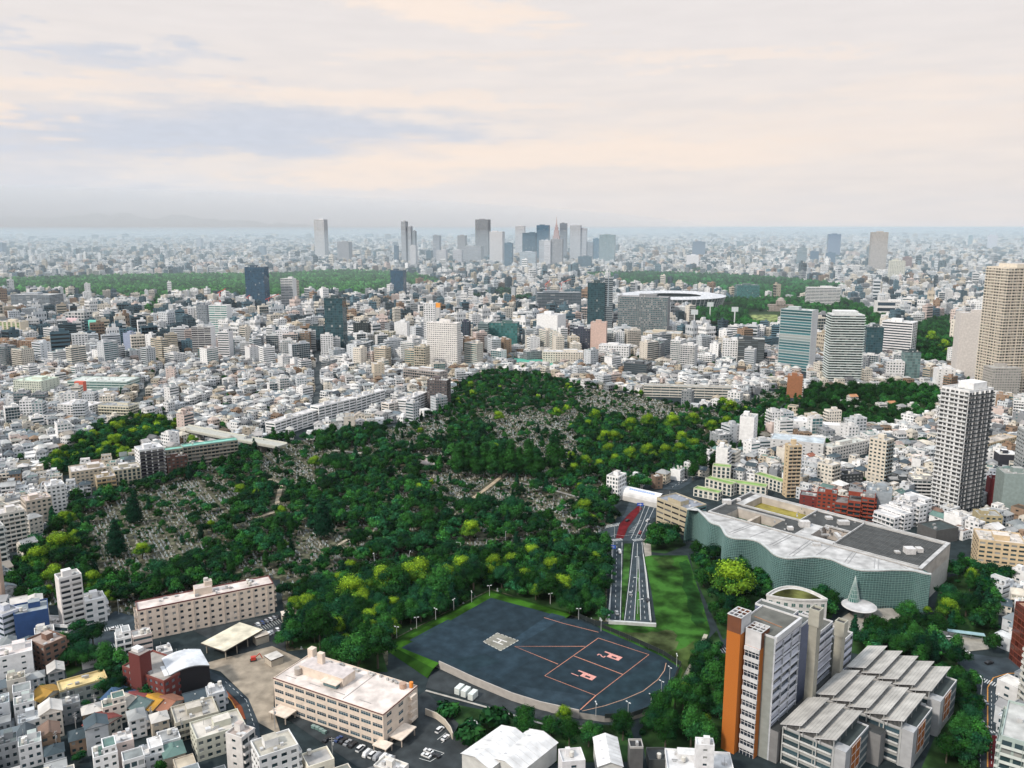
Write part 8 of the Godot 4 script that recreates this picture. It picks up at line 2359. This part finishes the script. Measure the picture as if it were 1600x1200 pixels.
	var st := thing("spired_tower", "pinkish stepped far tower ending in a thin spire", "tower", sp, -12.0)
	var pink := Color(0.56, 0.42, 0.41)
	start_bufs()
	var y := 0.0
	for s in [[46.0, 110.0], [38.0, 160.0], [28.0, 190.0], [19.0, 208.0], [11.0, 222.0]]:
		block(s[0], s[0] * 0.8, y, s[1], "vvvv", {"wall": pink, "glass": Color(0.3, 0.24, 0.26), "fh": 5.0, "bay": 5.0, "roof": pink, "par": 0.4})
		y = s[1]
	EQ.cyl(Vector3(0, 222, 0), 3.5, 0.4, 50.0, pink, 8)
	finish(st)
	blocked.append([sp, 26.0])
	# the stadium
	var so: Vector2 = Vector2(432.4, -2275.9)
	var sd := thing("stadium", "white oval stadium with an open dark centre behind the grey gridded slab", "stadium", so, 8.0)
	var rx := 150.0
	var rz := 135.0
	var ro := Buf.new()
	var wa := Buf.new()
	var seats := Buf.new()
	for i in 72:
		var a := TAU * i / 72.0
		var b := TAU * (i + 1) / 72.0
		var e := func(t: float, k: float, yy: float) -> Vector3: return Vector3(cos(t) * rx * k, yy, -sin(t) * rz * k)
		ro.quad(e.call(a, 1.0, 29.0), e.call(b, 1.0, 29.0), e.call(b, 0.8, 34.0), e.call(a, 0.8, 34.0), Color(0.64, 0.65, 0.67))
		ro.quad(e.call(a, 0.8, 34.0), e.call(b, 0.8, 34.0), e.call(b, 0.55, 29.0), e.call(a, 0.55, 29.0), Color(0.64, 0.65, 0.67))
		ro.quad(e.call(a, 1.0, 27.6), e.call(b, 1.0, 27.6), e.call(b, 1.0, 29.0), e.call(a, 1.0, 29.0), Color(0.64, 0.65, 0.67))
		for lv in 3:
			wa.quad(e.call(a, 0.95 - 0.02 * (2 - lv), 6.0 + lv * 7.0), e.call(b, 0.95 - 0.02 * (2 - lv), 6.0 + lv * 7.0), e.call(b, 0.97 - 0.02 * (2 - lv), 8.5 + lv * 7.0), e.call(a, 0.97 - 0.02 * (2 - lv), 8.5 + lv * 7.0), Color(0.36, 0.42, 0.4))
		wa.quad(e.call(a, 0.9, 0.0), e.call(b, 0.9, 0.0), e.call(b, 0.97, 28.4), e.call(a, 0.97, 28.4), Color(0.11, 0.17, 0.19))
		seats.quad(e.call(b, 0.88, 27.0), e.call(a, 0.88, 27.0), e.call(a, 0.5, 6.0), e.call(b, 0.5, 6.0), Color(0.12, 0.16, 0.17))
		seats.tri(Vector3(0, 6, 0), e.call(a, 0.5, 6.0), e.call(b, 0.5, 6.0), Color(0.05, 0.14, 0.05))
		var rb := Buf.new()
		rb.beam(e.call(a, 0.93, 2.0), e.call(a, 0.99, 28.0), 1.4, 1.4, Color(0.696, 0.696, 0.696))
		part("rib", rb, mats.wall, sd)
	part("roof", ro, mats.roof, sd)
	part("wall", wa, mats.wall, sd)
	part("seating", seats, mats.plain, sd, true)
	for q in [[-90, 0], [0, 0], [90, 0], [-50, -60], [50, -60], [-50, 60], [50, 60]]:
		blocked.append([so + Vector2(q[0], q[1]), 90.0])
	# domed gallery and a ball ground beside the park
	var dm := thing("domed_gallery", "brown stone gallery with a small dome in the park", "museum", Vector2(689.4, -2136.5), -12.0)
	start_bufs()
	block(62.0, 18.0, 0, 16.0, "gggg", {"wall": Color(0.38, 0.32, 0.28), "roof": Color(0.4, 0.36, 0.34)})
	block(22.0, 22.0, 16.0, 26.0, "gggg", {"wall": Color(0.38, 0.32, 0.28), "roof": Color(0.4, 0.36, 0.34)})
	ball(RF, Vector3(0, 27, 0), 10.0, Color(0.42, 0.37, 0.34))
	finish(dm)
	blocked.append([Vector2(689.4, -2136.5), 36.0])
	var bg := thing("ball_ground", "ball ground with blue seats, red stands and light pylons beside the stadium", "ball ground", Vector2(383.3, -1803.7))
	var bs := Buf.new()
	for i in 24:
		var a := PI * 0.75 + PI * 1.1 * i / 24.0
		var b := PI * 0.75 + PI * 1.1 * (i + 1) / 24.0
		for lv in 4:
			var r0 := 62.0 + lv * 10.0
			var c: Color = [Color(0.25, 0.06, 0.05), Color(0.1, 0.16, 0.32), Color(0.12, 0.2, 0.36), Color(0.35, 0.38, 0.42)][lv]
			bs.quad(Vector3(cos(a) * r0, 1 + lv * 5, -sin(a) * r0), Vector3(cos(a) * (r0 + 10), 6 + lv * 5, -sin(a) * (r0 + 10)), Vector3(cos(b) * (r0 + 10), 6 + lv * 5, -sin(b) * (r0 + 10)), Vector3(cos(b) * r0, 1 + lv * 5, -sin(b) * r0), c)
	part("stand", bs, mats.plain, bg)
	var fl := Buf.new()
	fl.cyl(Vector3(0, 0.2, 0), 62, 62, 0.3, Color(0.05, 0.16, 0.1), 24)
	part("pitch", fl, mats.grass, bg)
	for i in 5:
		var py := Buf.new()
		var a := TAU * i / 5.0 + 0.4
		py.cbox(cos(a) * 98, 0, sin(a) * 98, 2.0, 44, 2.0, Color(0.72, 0.744, 0.744))
		py.cbox(cos(a) * 98, 36, sin(a) * 98, 14.0, 10, 1.0, Color(0.66, 0.72, 0.72))
		part("pylon", py, mats.metal, bg)
	blocked.append([Vector2(383.3, -1803.7), 95.0])
	# green sports courts by the cemetery and pale playing field in the park
	sheet_of("sports_court", [Vector2(0, -1358.1), Vector2(70.9, -1338.1), Vector2(65.4, -1269.5), Vector2(2, -1293.7)], 0.4, Color(0.06, 0.3, 0.22), "plain")
	keep_out.append(PackedVector2Array([Vector2(0, -1358.1), Vector2(70.9, -1338.1), Vector2(64.8, -1257.8), Vector2(2, -1275.5)]))
	sheet_of("playing_field", [Vector2(582.5, -2042.5), Vector2(651.8, -2042.5), Vector2(580.8, -1780.5), Vector2(536.5, -1827.5)], 0.4, Color(0.3, 0.36, 0.14), "grass")
	bare.append(PackedVector2Array([Vector2(591.7, -2104.3), Vector2(680.9, -2104.3), Vector2(577.7, -1757.8), Vector2(519.4, -1792)]))
	keep_out.append(bare[-1])


# ------------------------------------------------------------------ vehicles and small things
var car_proto: Array = []


func make_car(shape: int, col: Color) -> Node3D:
	var root := Node3D.new()
	var l: float = [4.3, 4.7, 5.2][shape]
	var hh: float = [1.0, 1.0, 1.15][shape]
	var b := Buf.new()
	b.box(Vector3(-l / 2, 0.3, -0.86), Vector3(l / 2, hh, 0.86), col)
	var top: float = [1.45, 1.85, 2.2][shape]
	var x0: float = [-1.5, -2.2, -2.4][shape]
	var x1: float = [0.8, 1.3, 2.0][shape]
	b.quad(Vector3(x0 + 0.4, top, 0.7), Vector3(x1 - 0.5, top, 0.7), Vector3(x1 - 0.5, top, -0.7), Vector3(x0 + 0.4, top, -0.7), col)
	part("body", b, mats.metal, root)
	var g := Buf.new()
	var p := [Vector3(x0, hh, 0.84), Vector3(x1 + 0.3, hh, 0.84), Vector3(x1 + 0.3, hh, -0.84), Vector3(x0, hh, -0.84), Vector3(x0 + 0.4, top, 0.7), Vector3(x1 - 0.5, top, 0.7), Vector3(x1 - 0.5, top, -0.7), Vector3(x0 + 0.4, top, -0.7)]
	var gc := Color(0.02, 0.025, 0.03) if shape < 2 else col
	g.quad(p[0], p[1], p[5], p[4], gc); g.quad(p[2], p[3], p[7], p[6], gc)
	g.quad(p[1], p[2], p[6], p[5], Color(0.02, 0.025, 0.03)); g.quad(p[3], p[0], p[4], p[7], gc)
	part("cabin", g, mats.glass, root)
	for x in [-l * 0.31, l * 0.31]:
		for z in [-0.8, 0.8]:
			var w := Buf.new()
			w.cyl(Vector3(0, -0.1, 0), 0.32, 0.32, 0.2, Color(0.015, 0.015, 0.015), 8)
			var m := part("wheel", w, mats.plain, root)
			m.rotation.x = PI / 2
			m.position = Vector3(x, 0.32, z)
	return root


func park(p: Vector2, yaw: float, shape: int, tone: int, where: String, group: String, y := 0.15) -> void:
	if car_proto.is_empty():
		for s in 3:
			for t in 5:
				car_proto.append(make_car(s, [Color(0.744, 0.744, 0.744), Color(0.02, 0.022, 0.026), Color(0.32, 0.33, 0.35), Color(0.05, 0.08, 0.2), Color(0.3, 0.03, 0.03)][t]))
	var o: Node3D = car_proto[shape * 5 + tone].duplicate()
	o.name = numbered(["parked_car", "minivan", "van"][shape])
	o.position = Vector3(p.x, y, p.y)
	o.rotation.y = deg_to_rad(yaw)
	add_child(o)
	tag(o, "%s %s %s" % [["white", "black", "silver grey", "dark blue", "red"][tone], ["car", "minivan", "delivery van"][shape], where], ["car", "minivan", "van"][shape], group)


func utility_poles() -> void:
	var up: Node3D = null
	var k := 0
	for q in [Vector2(-231.6, -352.1), Vector2(-216.8, -347.9), Vector2(-200.6, -342.7), Vector2(-185.5, -336.7), Vector2(-171.7, -332.8), Vector2(-156.3, -327.1), Vector2(-140, -318.9), Vector2(-186.7, -322.5), Vector2(-203, -327.1), Vector2(-211.4, -322.5), Vector2(-172.5, -315.8), Vector2(-158.4, -311.4), Vector2(-144.7, -307.2), Vector2(-187.9, -309.3), Vector2(-198.6, -307.2), Vector2(-125.9, -313.6), Vector2(-102.9, -327.1), Vector2(-73.2, -305.1)]:
		k += 1
		var label: String = "grey utility pole with crossarms, %s counted from the brown brick block" % nth(k)
		if up == null:
			up = thing("utility_pole", label, "utility pole", q, 20.0, "utility poles in the low quarter")
			var pl := Buf.new()
			pl.cyl(Vector3.ZERO, 0.2, 0.14, 11.0, Color(0.36, 0.36, 0.35), 6)
			part("pole", pl, mats.wall, up)
			for y in [9.4, 10.4]:
				var cr := Buf.new()
				cr.cbox(0, y, 0, 2.2, 0.15, 0.15, Color(0.3, 0.3, 0.3))
				part("crossarm", cr, mats.metal, up)
			var tr := Buf.new()
			tr.cyl(Vector3(0.45, 7.6, 0), 0.35, 0.35, 1.0, Color(0.45, 0.46, 0.46), 8)
			part("transformer", tr, mats.metal, up)
		else:
			dup(up, "utility_pole", q, rng.randf_range(0, 90), label, "utility poles in the low quarter")


func small_things() -> void:
	utility_poles()
	# cars in a line before the cream office
	var line := [[Vector2(-73.8, -319.3), 0, 3], [Vector2(-71.6, -318), 0, 1], [Vector2(-69.4, -316.7), 0, 2], [Vector2(-67, -315.3), 0, 1], [Vector2(-63.3, -312.7), 1, 0], [Vector2(-59.8, -309.3), 2, 0], [Vector2(-57.5, -308.5), 1, 0], [Vector2(-55.2, -307.2), 2, 2], [Vector2(-52.5, -306.4), 2, 0], [Vector2(-50.2, -305.1), 2, 0]]
	for i in line.size():
		park(line[i][0], 62.0, line[i][1], line[i][2], "parked %s from the bin end under the cream office" % nth(i + 1), "cars parked under the cream office")
	for q in [[Vector2(-78.6, -318.9), 60.0, 0, 1, "driving past the rubbish bins by the cream office"], [Vector2(-31.3, -325.7), 58.0, 1, 0, "parked nearest the curved yard wall"], [Vector2(-28.4, -320.2), 58.0, 0, 0, "parked in the marked bay by the curved wall"], [Vector2(-35.3, -308.1), 150.0, 0, 0, "parked at the lower side of the dark yard bay"], [Vector2(-34.6, -311), 150.0, 0, 0, "parked at the upper side of the dark yard bay"], [Vector2(-31.4, -308.1), 150.0, 0, 1, "parked in the dark yard bay beside two white cars"], [Vector2(-124.4, -607), 0.0, 0, 0, "standing among the graves"]]:
		park(q[0], q[1], q[2], q[3], q[4], "cars in the office yard")
	for i in 12:      # the parking lot by the barracks
		var f := i / 11.0
		park(Vector2(-140.3, -421).lerp(Vector2(-131.4, -431.6), f), 118.0, 0, [1, 2, 0, 1, 3, 1, 2, 1, 0, 1, 2, 1][i], "parked %s in the upper row of the lot by the barracks" % nth(i + 1), "cars in the barracks lot")
		if i < 8:
			park(Vector2(-134.6, -406.7).lerp(Vector2(-126.5, -416.6), i / 7.0), 118.0, 0, [0, 2, 0, 1, 0, 2, 1, 0][i], "parked %s in the lower row of the lot by the barracks" % nth(i + 1), "cars in the barracks lot")
	# moving traffic
	var road := [[Vector2(59.1, -436.2), 92.0, 0, 2, "on the left sunken carriageway, close to the tunnel lip"], [Vector2(71.9, -525.9), 92.0, 2, 0, "on the left sunken carriageway below the zebra crossing"], [Vector2(100.4, -586), 60.0, 0, 0, "coming out of the tunnel on the right lanes"], [Vector2(91, -561.2), 70.0, 0, 4, "waiting before the right zebra crossing"], [Vector2(85.3, -586), 55.0, 0, 1, "on the red lane before the tunnel"], [Vector2(79, -452.5), 92.0, 0, 1, "on the right sunken carriageway"], [Vector2(70.2, -461), 92.0, 0, 2, "on the middle of the sunken carriageway"], [Vector2(-79.8, -495.4), 12.0, 0, 1, "on the light road through the trees, by two yellow-green trees"], [Vector2(-114.3, -477.2), 25.0, 0, 1, "on the light road near the barracks trees"], [Vector2(-38.8, -517.1), 10.0, 0, 1, "on the light road under the large domed tree"], [Vector2(-12.8, -525.9), 12.0, 0, 4, "on the light road near the sunken carriageway"], [Vector2(148.1, -684.9), 40.0, 0, 0, "turning at the junction by the tunnel cover"], [Vector2(203.4, -774.9), 40.0, 0, 0, "on the avenue beside the column trees"], [Vector2(162, -711.3), 40.0, 0, 1, "on the avenue near the junction"], [Vector2(238, -381.9), 20.0, 0, 1, "turning at the junction below the rust coloured building"], [Vector2(231.6, -392), 150.0, 0, 0, "leaving the plaza by the junction"], [Vector2(216.2, -346.8), 92.0, 0, 2, "driving up the road with the amber line"], [Vector2(-341.2, -579.3), 48.0, 0, 0, "on the left cemetery road near the white block"], [Vector2(-331.6, -544.2), 48.0, 0, 2, "on the left cemetery road in its middle"], [Vector2(-319.1, -500.4), 48.0, 1, 0, "on the left cemetery road near the edge"], [Vector2(-215.4, -417.4), 20.0, 0, 0, "at the crossing by the slender corner tower"], [Vector2(230.7, -406.7), 10.0, 1, 0, "standing on the pale plaza"]]
	for q in road:
		park(q[0], q[1], q[2], q[3], q[4], "traffic on the roads", 0.4)
	# three white tanks beside the ramp, bins, huts
	for i in 3:
		var tk := thing("storage_tank", "white boxy tank on the bank beside the ramp, " + ["next to the dark pile", "between the other two", "closest to the shrubs"][i], "tank", [Vector2(-24.6, -356.4), Vector2(-21.5, -354.2), Vector2(-18.1, -351.5)][i], -28.0, "white tanks beside the ramp")
		var tb := Buf.new()
		tb.cbox(0, 0.3, 0, 2.6, 3.0, 5.0, Color(0.672, 0.72, 0.696))
		part("body", tb, mats.metal, tk)
		var ft := Buf.new()
		for z in [-1.8, 1.8]: ft.cbox(0, 0, z, 2.4, 0.35, 0.4, Color(0.25, 0.25, 0.25))
		part("foot", ft, mats.plain, tk)
	for i in 4:
		var bn := thing("bin", "green rubbish container before the cream office, " + ["farthest from the door", "second along the row", "third along the row", "closest to the door"][i], "container", [Vector2(-86.4, -328.1), Vector2(-84.5, -327.1), Vector2(-82.6, -325.7), Vector2(-80.9, -324.3)][i], -28.0, "rubbish containers by the cream office")
		var bb := Buf.new()
		bb.cbox(0, 0.2, 0, 1.8, 1.1, 1.3, Color(0.16, 0.26, 0.24))
		part("body", bb, mats.metal, bn)
		var ld := Buf.new()
		ld.cbox(0, 1.3, 0, 1.9, 0.15, 1.4, Color(0.25, 0.34, 0.32))
		part("lid", ld, mats.metal, bn)
	# end wall of the sunken road, and the railing before it
	var e0: Vector2 = Vector2(53.2, -425.5)
	var e1: Vector2 = Vector2(78.7, -421.8)
	var hw := thing("tunnel_lip", "pale concrete lip where the sunken road runs under the grass", "wall", e0)
	var hb := Buf.new()
	hb.beam(Vector3(0, 0.9, 0), Vector3(e1.x - e0.x, 0.9, e1.y - e0.y), 1.6, 1.8, Color(0.504, 0.516, 0.504))
	part("wall", hb, mats.wall, hw)
	var sl := Buf.new()
	for s in [[Vector2(76.7, -427), Vector2(84, -488.6), Vector2(87.1, -521.5)], [Vector2(53, -427), Vector2(61.8, -483.8), Vector2(69, -544.2)]]:
		for i in 2:
			var p: Vector2 = s[i] - e0
			var q: Vector2 = s[i + 1] - e0
			sl.beam(Vector3(p.x, 0.6, p.y), Vector3(q.x, 0.6, q.y), 0.5, 1.0, Color(0.54, 0.552, 0.54))
	part("side_wall", sl, mats.wall, hw)
	# gantry signs and lamps over the road
	for i in 2:
		var sg := thing("direction_sign", ["blue direction sign over the tunnel mouth", "blue direction sign beside the left carriageway"][i], "sign", [Vector2(97.9, -607), Vector2(66.3, -521.5)][i], -5.0)
		var sb := Buf.new()
		sb.cbox(0, 0, 0, 0.3, 6.0, 0.3, Color(0.4, 0.42, 0.42))
		part("pole", sb, mats.metal, sg)
		var pn := Buf.new()
		pn.box(Vector3(-2.4, 5.0, 0.2), Vector3(2.4, 7.4, 0.35), Color(0.02, 0.08, 0.4))
		pn.box(Vector3(-1.5, 6.0, 0.36), Vector3(1.5, 6.3, 0.38), Color(0.72, 0.72, 0.72))
		pn.box(Vector3(-0.15, 5.3, 0.36), Vector3(0.15, 6.9, 0.385), Color(0.72, 0.72, 0.72))
		part("panel", pn, mats.plain, sg)
	var lp: Node3D = null
	var spots := [Vector2(70.7, -436.2), Vector2(75.4, -465.4), Vector2(80.3, -498.4), Vector2(71.9, -553.8), Vector2(94.8, -556.2), Vector2(-65.2, -743.9), Vector2(-86, -743.9), Vector2(-65.8, -503.5), Vector2(-88.6, -504.5), Vector2(-34, -521.5), Vector2(-4.4, -539.5), Vector2(152.4, -692.3), Vector2(182.9, -739.7), Vector2(225.3, -810.9), Vector2(278, -902.4), Vector2(217.4, -352.1), Vector2(219.1, -341.7), Vector2(198.8, -318), Vector2(-221.4, -436.2), Vector2(-190.5, -445.9)]
	var at := ["in the narrow median near the tunnel lip", "midway along the narrow median", "at the far end of the narrow median", "left of the red lane", "right of the zebra crossing", "at the right of the cemetery plaza", "at the left of the cemetery plaza", "on the light road beyond the cream office", "on the light road near its left bend", "on the light road under the domed tree", "on the light road by the tall trees", "at the junction by the tunnel cover", "on the avenue beside the column trees", "midway along the avenue", "far along the avenue", "on the left of the amber-lined road", "on the right of the amber-lined road", "on the amber-lined road near the lower edge", "at the zebra crossing by the slender tower", "behind the long barracks"]
	for i in spots.size():
		if lp == null:
			lp = thing("street_lamp", "", "street lamp", spots[i], 0.0, "street lamps")
			var pl := Buf.new()
			pl.cyl(Vector3.ZERO, 0.16, 0.1, 9.0, Color(0.576, 0.6, 0.6), 6)
			part("pole", pl, mats.metal, lp)
			var am := Buf.new()
			am.beam(Vector3(0, 8.9, 0), Vector3(2.2, 9.3, 0), 0.12, 0.12, Color(0.576, 0.6, 0.6))
			part("arm", am, mats.metal, lp)
			var hd := Buf.new()
			hd.box(Vector3(1.8, 9.2, -0.2), Vector3(3.0, 9.45, 0.2), Color(0.72, 0.744, 0.744))
			part("lamp_head", hd, mats.metal, lp)
			lp.set_meta("label", "grey street lamp " + at[i])
		else:
			dup(lp, "street_lamp", spots[i], rng.randf_range(0, 360), "grey street lamp " + at[i], "street lamps")
	# bus stop roof by the plaza
	var bs := thing("bus_shelter", "long pale blue shelter roof by the plaza trees", "shelter", Vector2(240.2, -408.1), -17.0)
	var rb := Buf.new()
	rb.box(Vector3(-9, 3.4, -1.6), Vector3(9, 3.7, 1.6), Color(0.3, 0.45, 0.48))
	part("roof", rb, mats.metal, bs)
	for i in 4:
		var p := Buf.new()
		p.cbox(-8 + i * 5.3, 0, 0, 0.25, 3.4, 0.25, Color(0.3, 0.32, 0.32))
		part("post", p, mats.metal, bs)
	# marked bays in the yards
	var bay := Buf.new()
	for i in 7:
		dashes(bay, Vector2(102.1, -392).lerp(Vector2(110.3, -398.6), i / 6.0), Vector2(102.8, -386.9).lerp(Vector2(110.9, -393.3), i / 6.0), 6.0, 1.0, 0.2, Color(0.66, 0.66, 0.636))
	for e in [[Vector2(-38.1, -306.8), Vector2(-33.4, -304.7)], [Vector2(-33.4, -304.7), Vector2(-28.1, -310.2)], [Vector2(-34.2, -313.2), Vector2(-28.1, -310.2)], [Vector2(-31.8, -319.3), Vector2(-28.4, -324.3)], [Vector2(-29.8, -317.1), Vector2(-26.3, -321.6)]]:
		dashes(bay, e[0], e[1], 30.0, 1.0, 0.25, Color(0.66, 0.66, 0.636))
	for i in 12:
		dashes(bay, Vector2(-140.1, -418.1).lerp(Vector2(-130.2, -430), i / 11.0), Vector2(-136.7, -413.8).lerp(Vector2(-126.9, -425.5), i / 11.0), 8.0, 1.0, 0.2, Color(0.6, 0.6, 0.576))
	lone("bay_lines", bay, mats.paint, "white parking bay lines in the yards and lots", "", "stuff")
	sheet_of("yard", [Vector2(99.8, -390.7), Vector2(110.3, -401.3), Vector2(111.2, -392), Vector2(101.3, -383.1)], 0.35, Color(0.04, 0.05, 0.055), "asphalt")
	bare.append(PackedVector2Array([Vector2(99.8, -390.7), Vector2(110.3, -401.3), Vector2(111.2, -392), Vector2(101.3, -383.1)]))
	# curved yard wall
	var cw := thing("yard_wall", "cream curved wall round the yard beside the large office", "wall", Vector2(-31, -331.9))
	var co: Vector2 = Vector2(-31, -331.9)
	var cp := [Vector2(-38.7, -338.2), Vector2(-33.5, -334.8), Vector2(-29.4, -329.9), Vector2(-26.5, -324.3), Vector2(-25.3, -319.8)]
	var cb := Buf.new()
	for i in 4:
		var p: Vector2 = cp[i] - co
		var q: Vector2 = cp[i + 1] - co
		cb.beam(Vector3(p.x, 1.6, p.y), Vector3(q.x, 1.6, q.y), 0.5, 3.2, Color(0.55, 0.49, 0.4))
	part("wall", cb, mats.wall, cw)
	# digger and heaps on the sandy ground
	var dg := thing("digger", "small red digger on the sandy yard", "digger", Vector2(-130, -385), 20.0)
	var db := Buf.new()
	db.cbox(0, 0.9, 0, 2.4, 1.6, 1.9, Color(0.55, 0.05, 0.03))
	part("cab", db, mats.metal, dg)
	var tr := Buf.new()
	tr.box(Vector3(-1.6, 0.2, -1.1), Vector3(1.6, 0.9, -0.5), Color(0.03, 0.03, 0.03))
	tr.box(Vector3(-1.6, 0.2, 0.5), Vector3(1.6, 0.9, 1.1), Color(0.03, 0.03, 0.03))
	part("track", tr, mats.plain, dg)
	var arm := Buf.new()
	arm.beam(Vector3(1.0, 2.0, 0), Vector3(3.2, 3.6, 0), 0.3, 0.4, Color(0.5, 0.06, 0.03))
	arm.beam(Vector3(3.2, 3.6, 0), Vector3(4.4, 0.8, 0), 0.3, 0.35, Color(0.5, 0.06, 0.03))
	part("arm", arm, mats.metal, dg)
	# houses among the trees right of the avenue
	for i in 7:
		start_bufs()
		house_shape(10.0, 9.0, 2 + i % 2, i % 3, Color(0.7, 0.69, 0.66), [Color(0.6, 0.6, 0.6), Color(0.5, 0.24, 0.12), Color(0.3, 0.3, 0.3)][i % 3], true)
		var hp: Vector2 = [Vector2(403.4, -989.7), Vector2(419.5, -1004.6), Vector2(418.5, -975.3), Vector2(436.2, -961.2), Vector2(455.4, -978.8), Vector2(454.1, -947.5), Vector2(477.3, -968.2)][i]
		finish(thing("house", "pale house in the wood right of the avenue, %s counted from the avenue" % nth(i + 1), "house", hp, 12.0, "dense houses between the landmarks"))
		blocked.append([hp, 12.0])
	# coloured roofs among the low houses
	for q in [[Vector2(-178.1, -344.2), 33.0, Color(0.05, 0.11, 0.22), "blue sheet-roofed house under the maroon block"], [Vector2(-171.6, -340.7), 33.0, Color(0.5, 0.46, 0.4), "pale gabled house beside the blue sheet roof"], [Vector2(-168.4, -340.7), 33.0, Color(0.26, 0.06, 0.06), "red-brown gabled house between pale and grey roofs"], [Vector2(-163.6, -337.7), 33.0, Color(0.1, 0.15, 0.15), "dark green gabled house left of the orange roof"], [Vector2(-159.2, -338.7), 33.0, Color(0.5, 0.26, 0.03), "orange sheet-roofed house beside the dark green roof"], [Vector2(-153, -337.7), 33.0, Color(0.3, 0.13, 0.08), "brown tiled house right of the orange roof"], [Vector2(-211.8, -345.8), 33.0, Color(0.4, 0.23, 0.04), "orange-decked house left of the yellow building"], [Vector2(-176.1, -324.3), 33.0, Color(0.22, 0.05, 0.04), "house with a red gabled roof in the low quarter"]]:
		start_bufs()
		house_shape(9.0, 12.0, 2, 1, Color(0.45, 0.43, 0.38), q[2], true)
		finish(thing("house", q[3], "house", q[0], q[1] - 60.0, "dense houses between the landmarks"))
		blocked.append([q[0], 5.5])
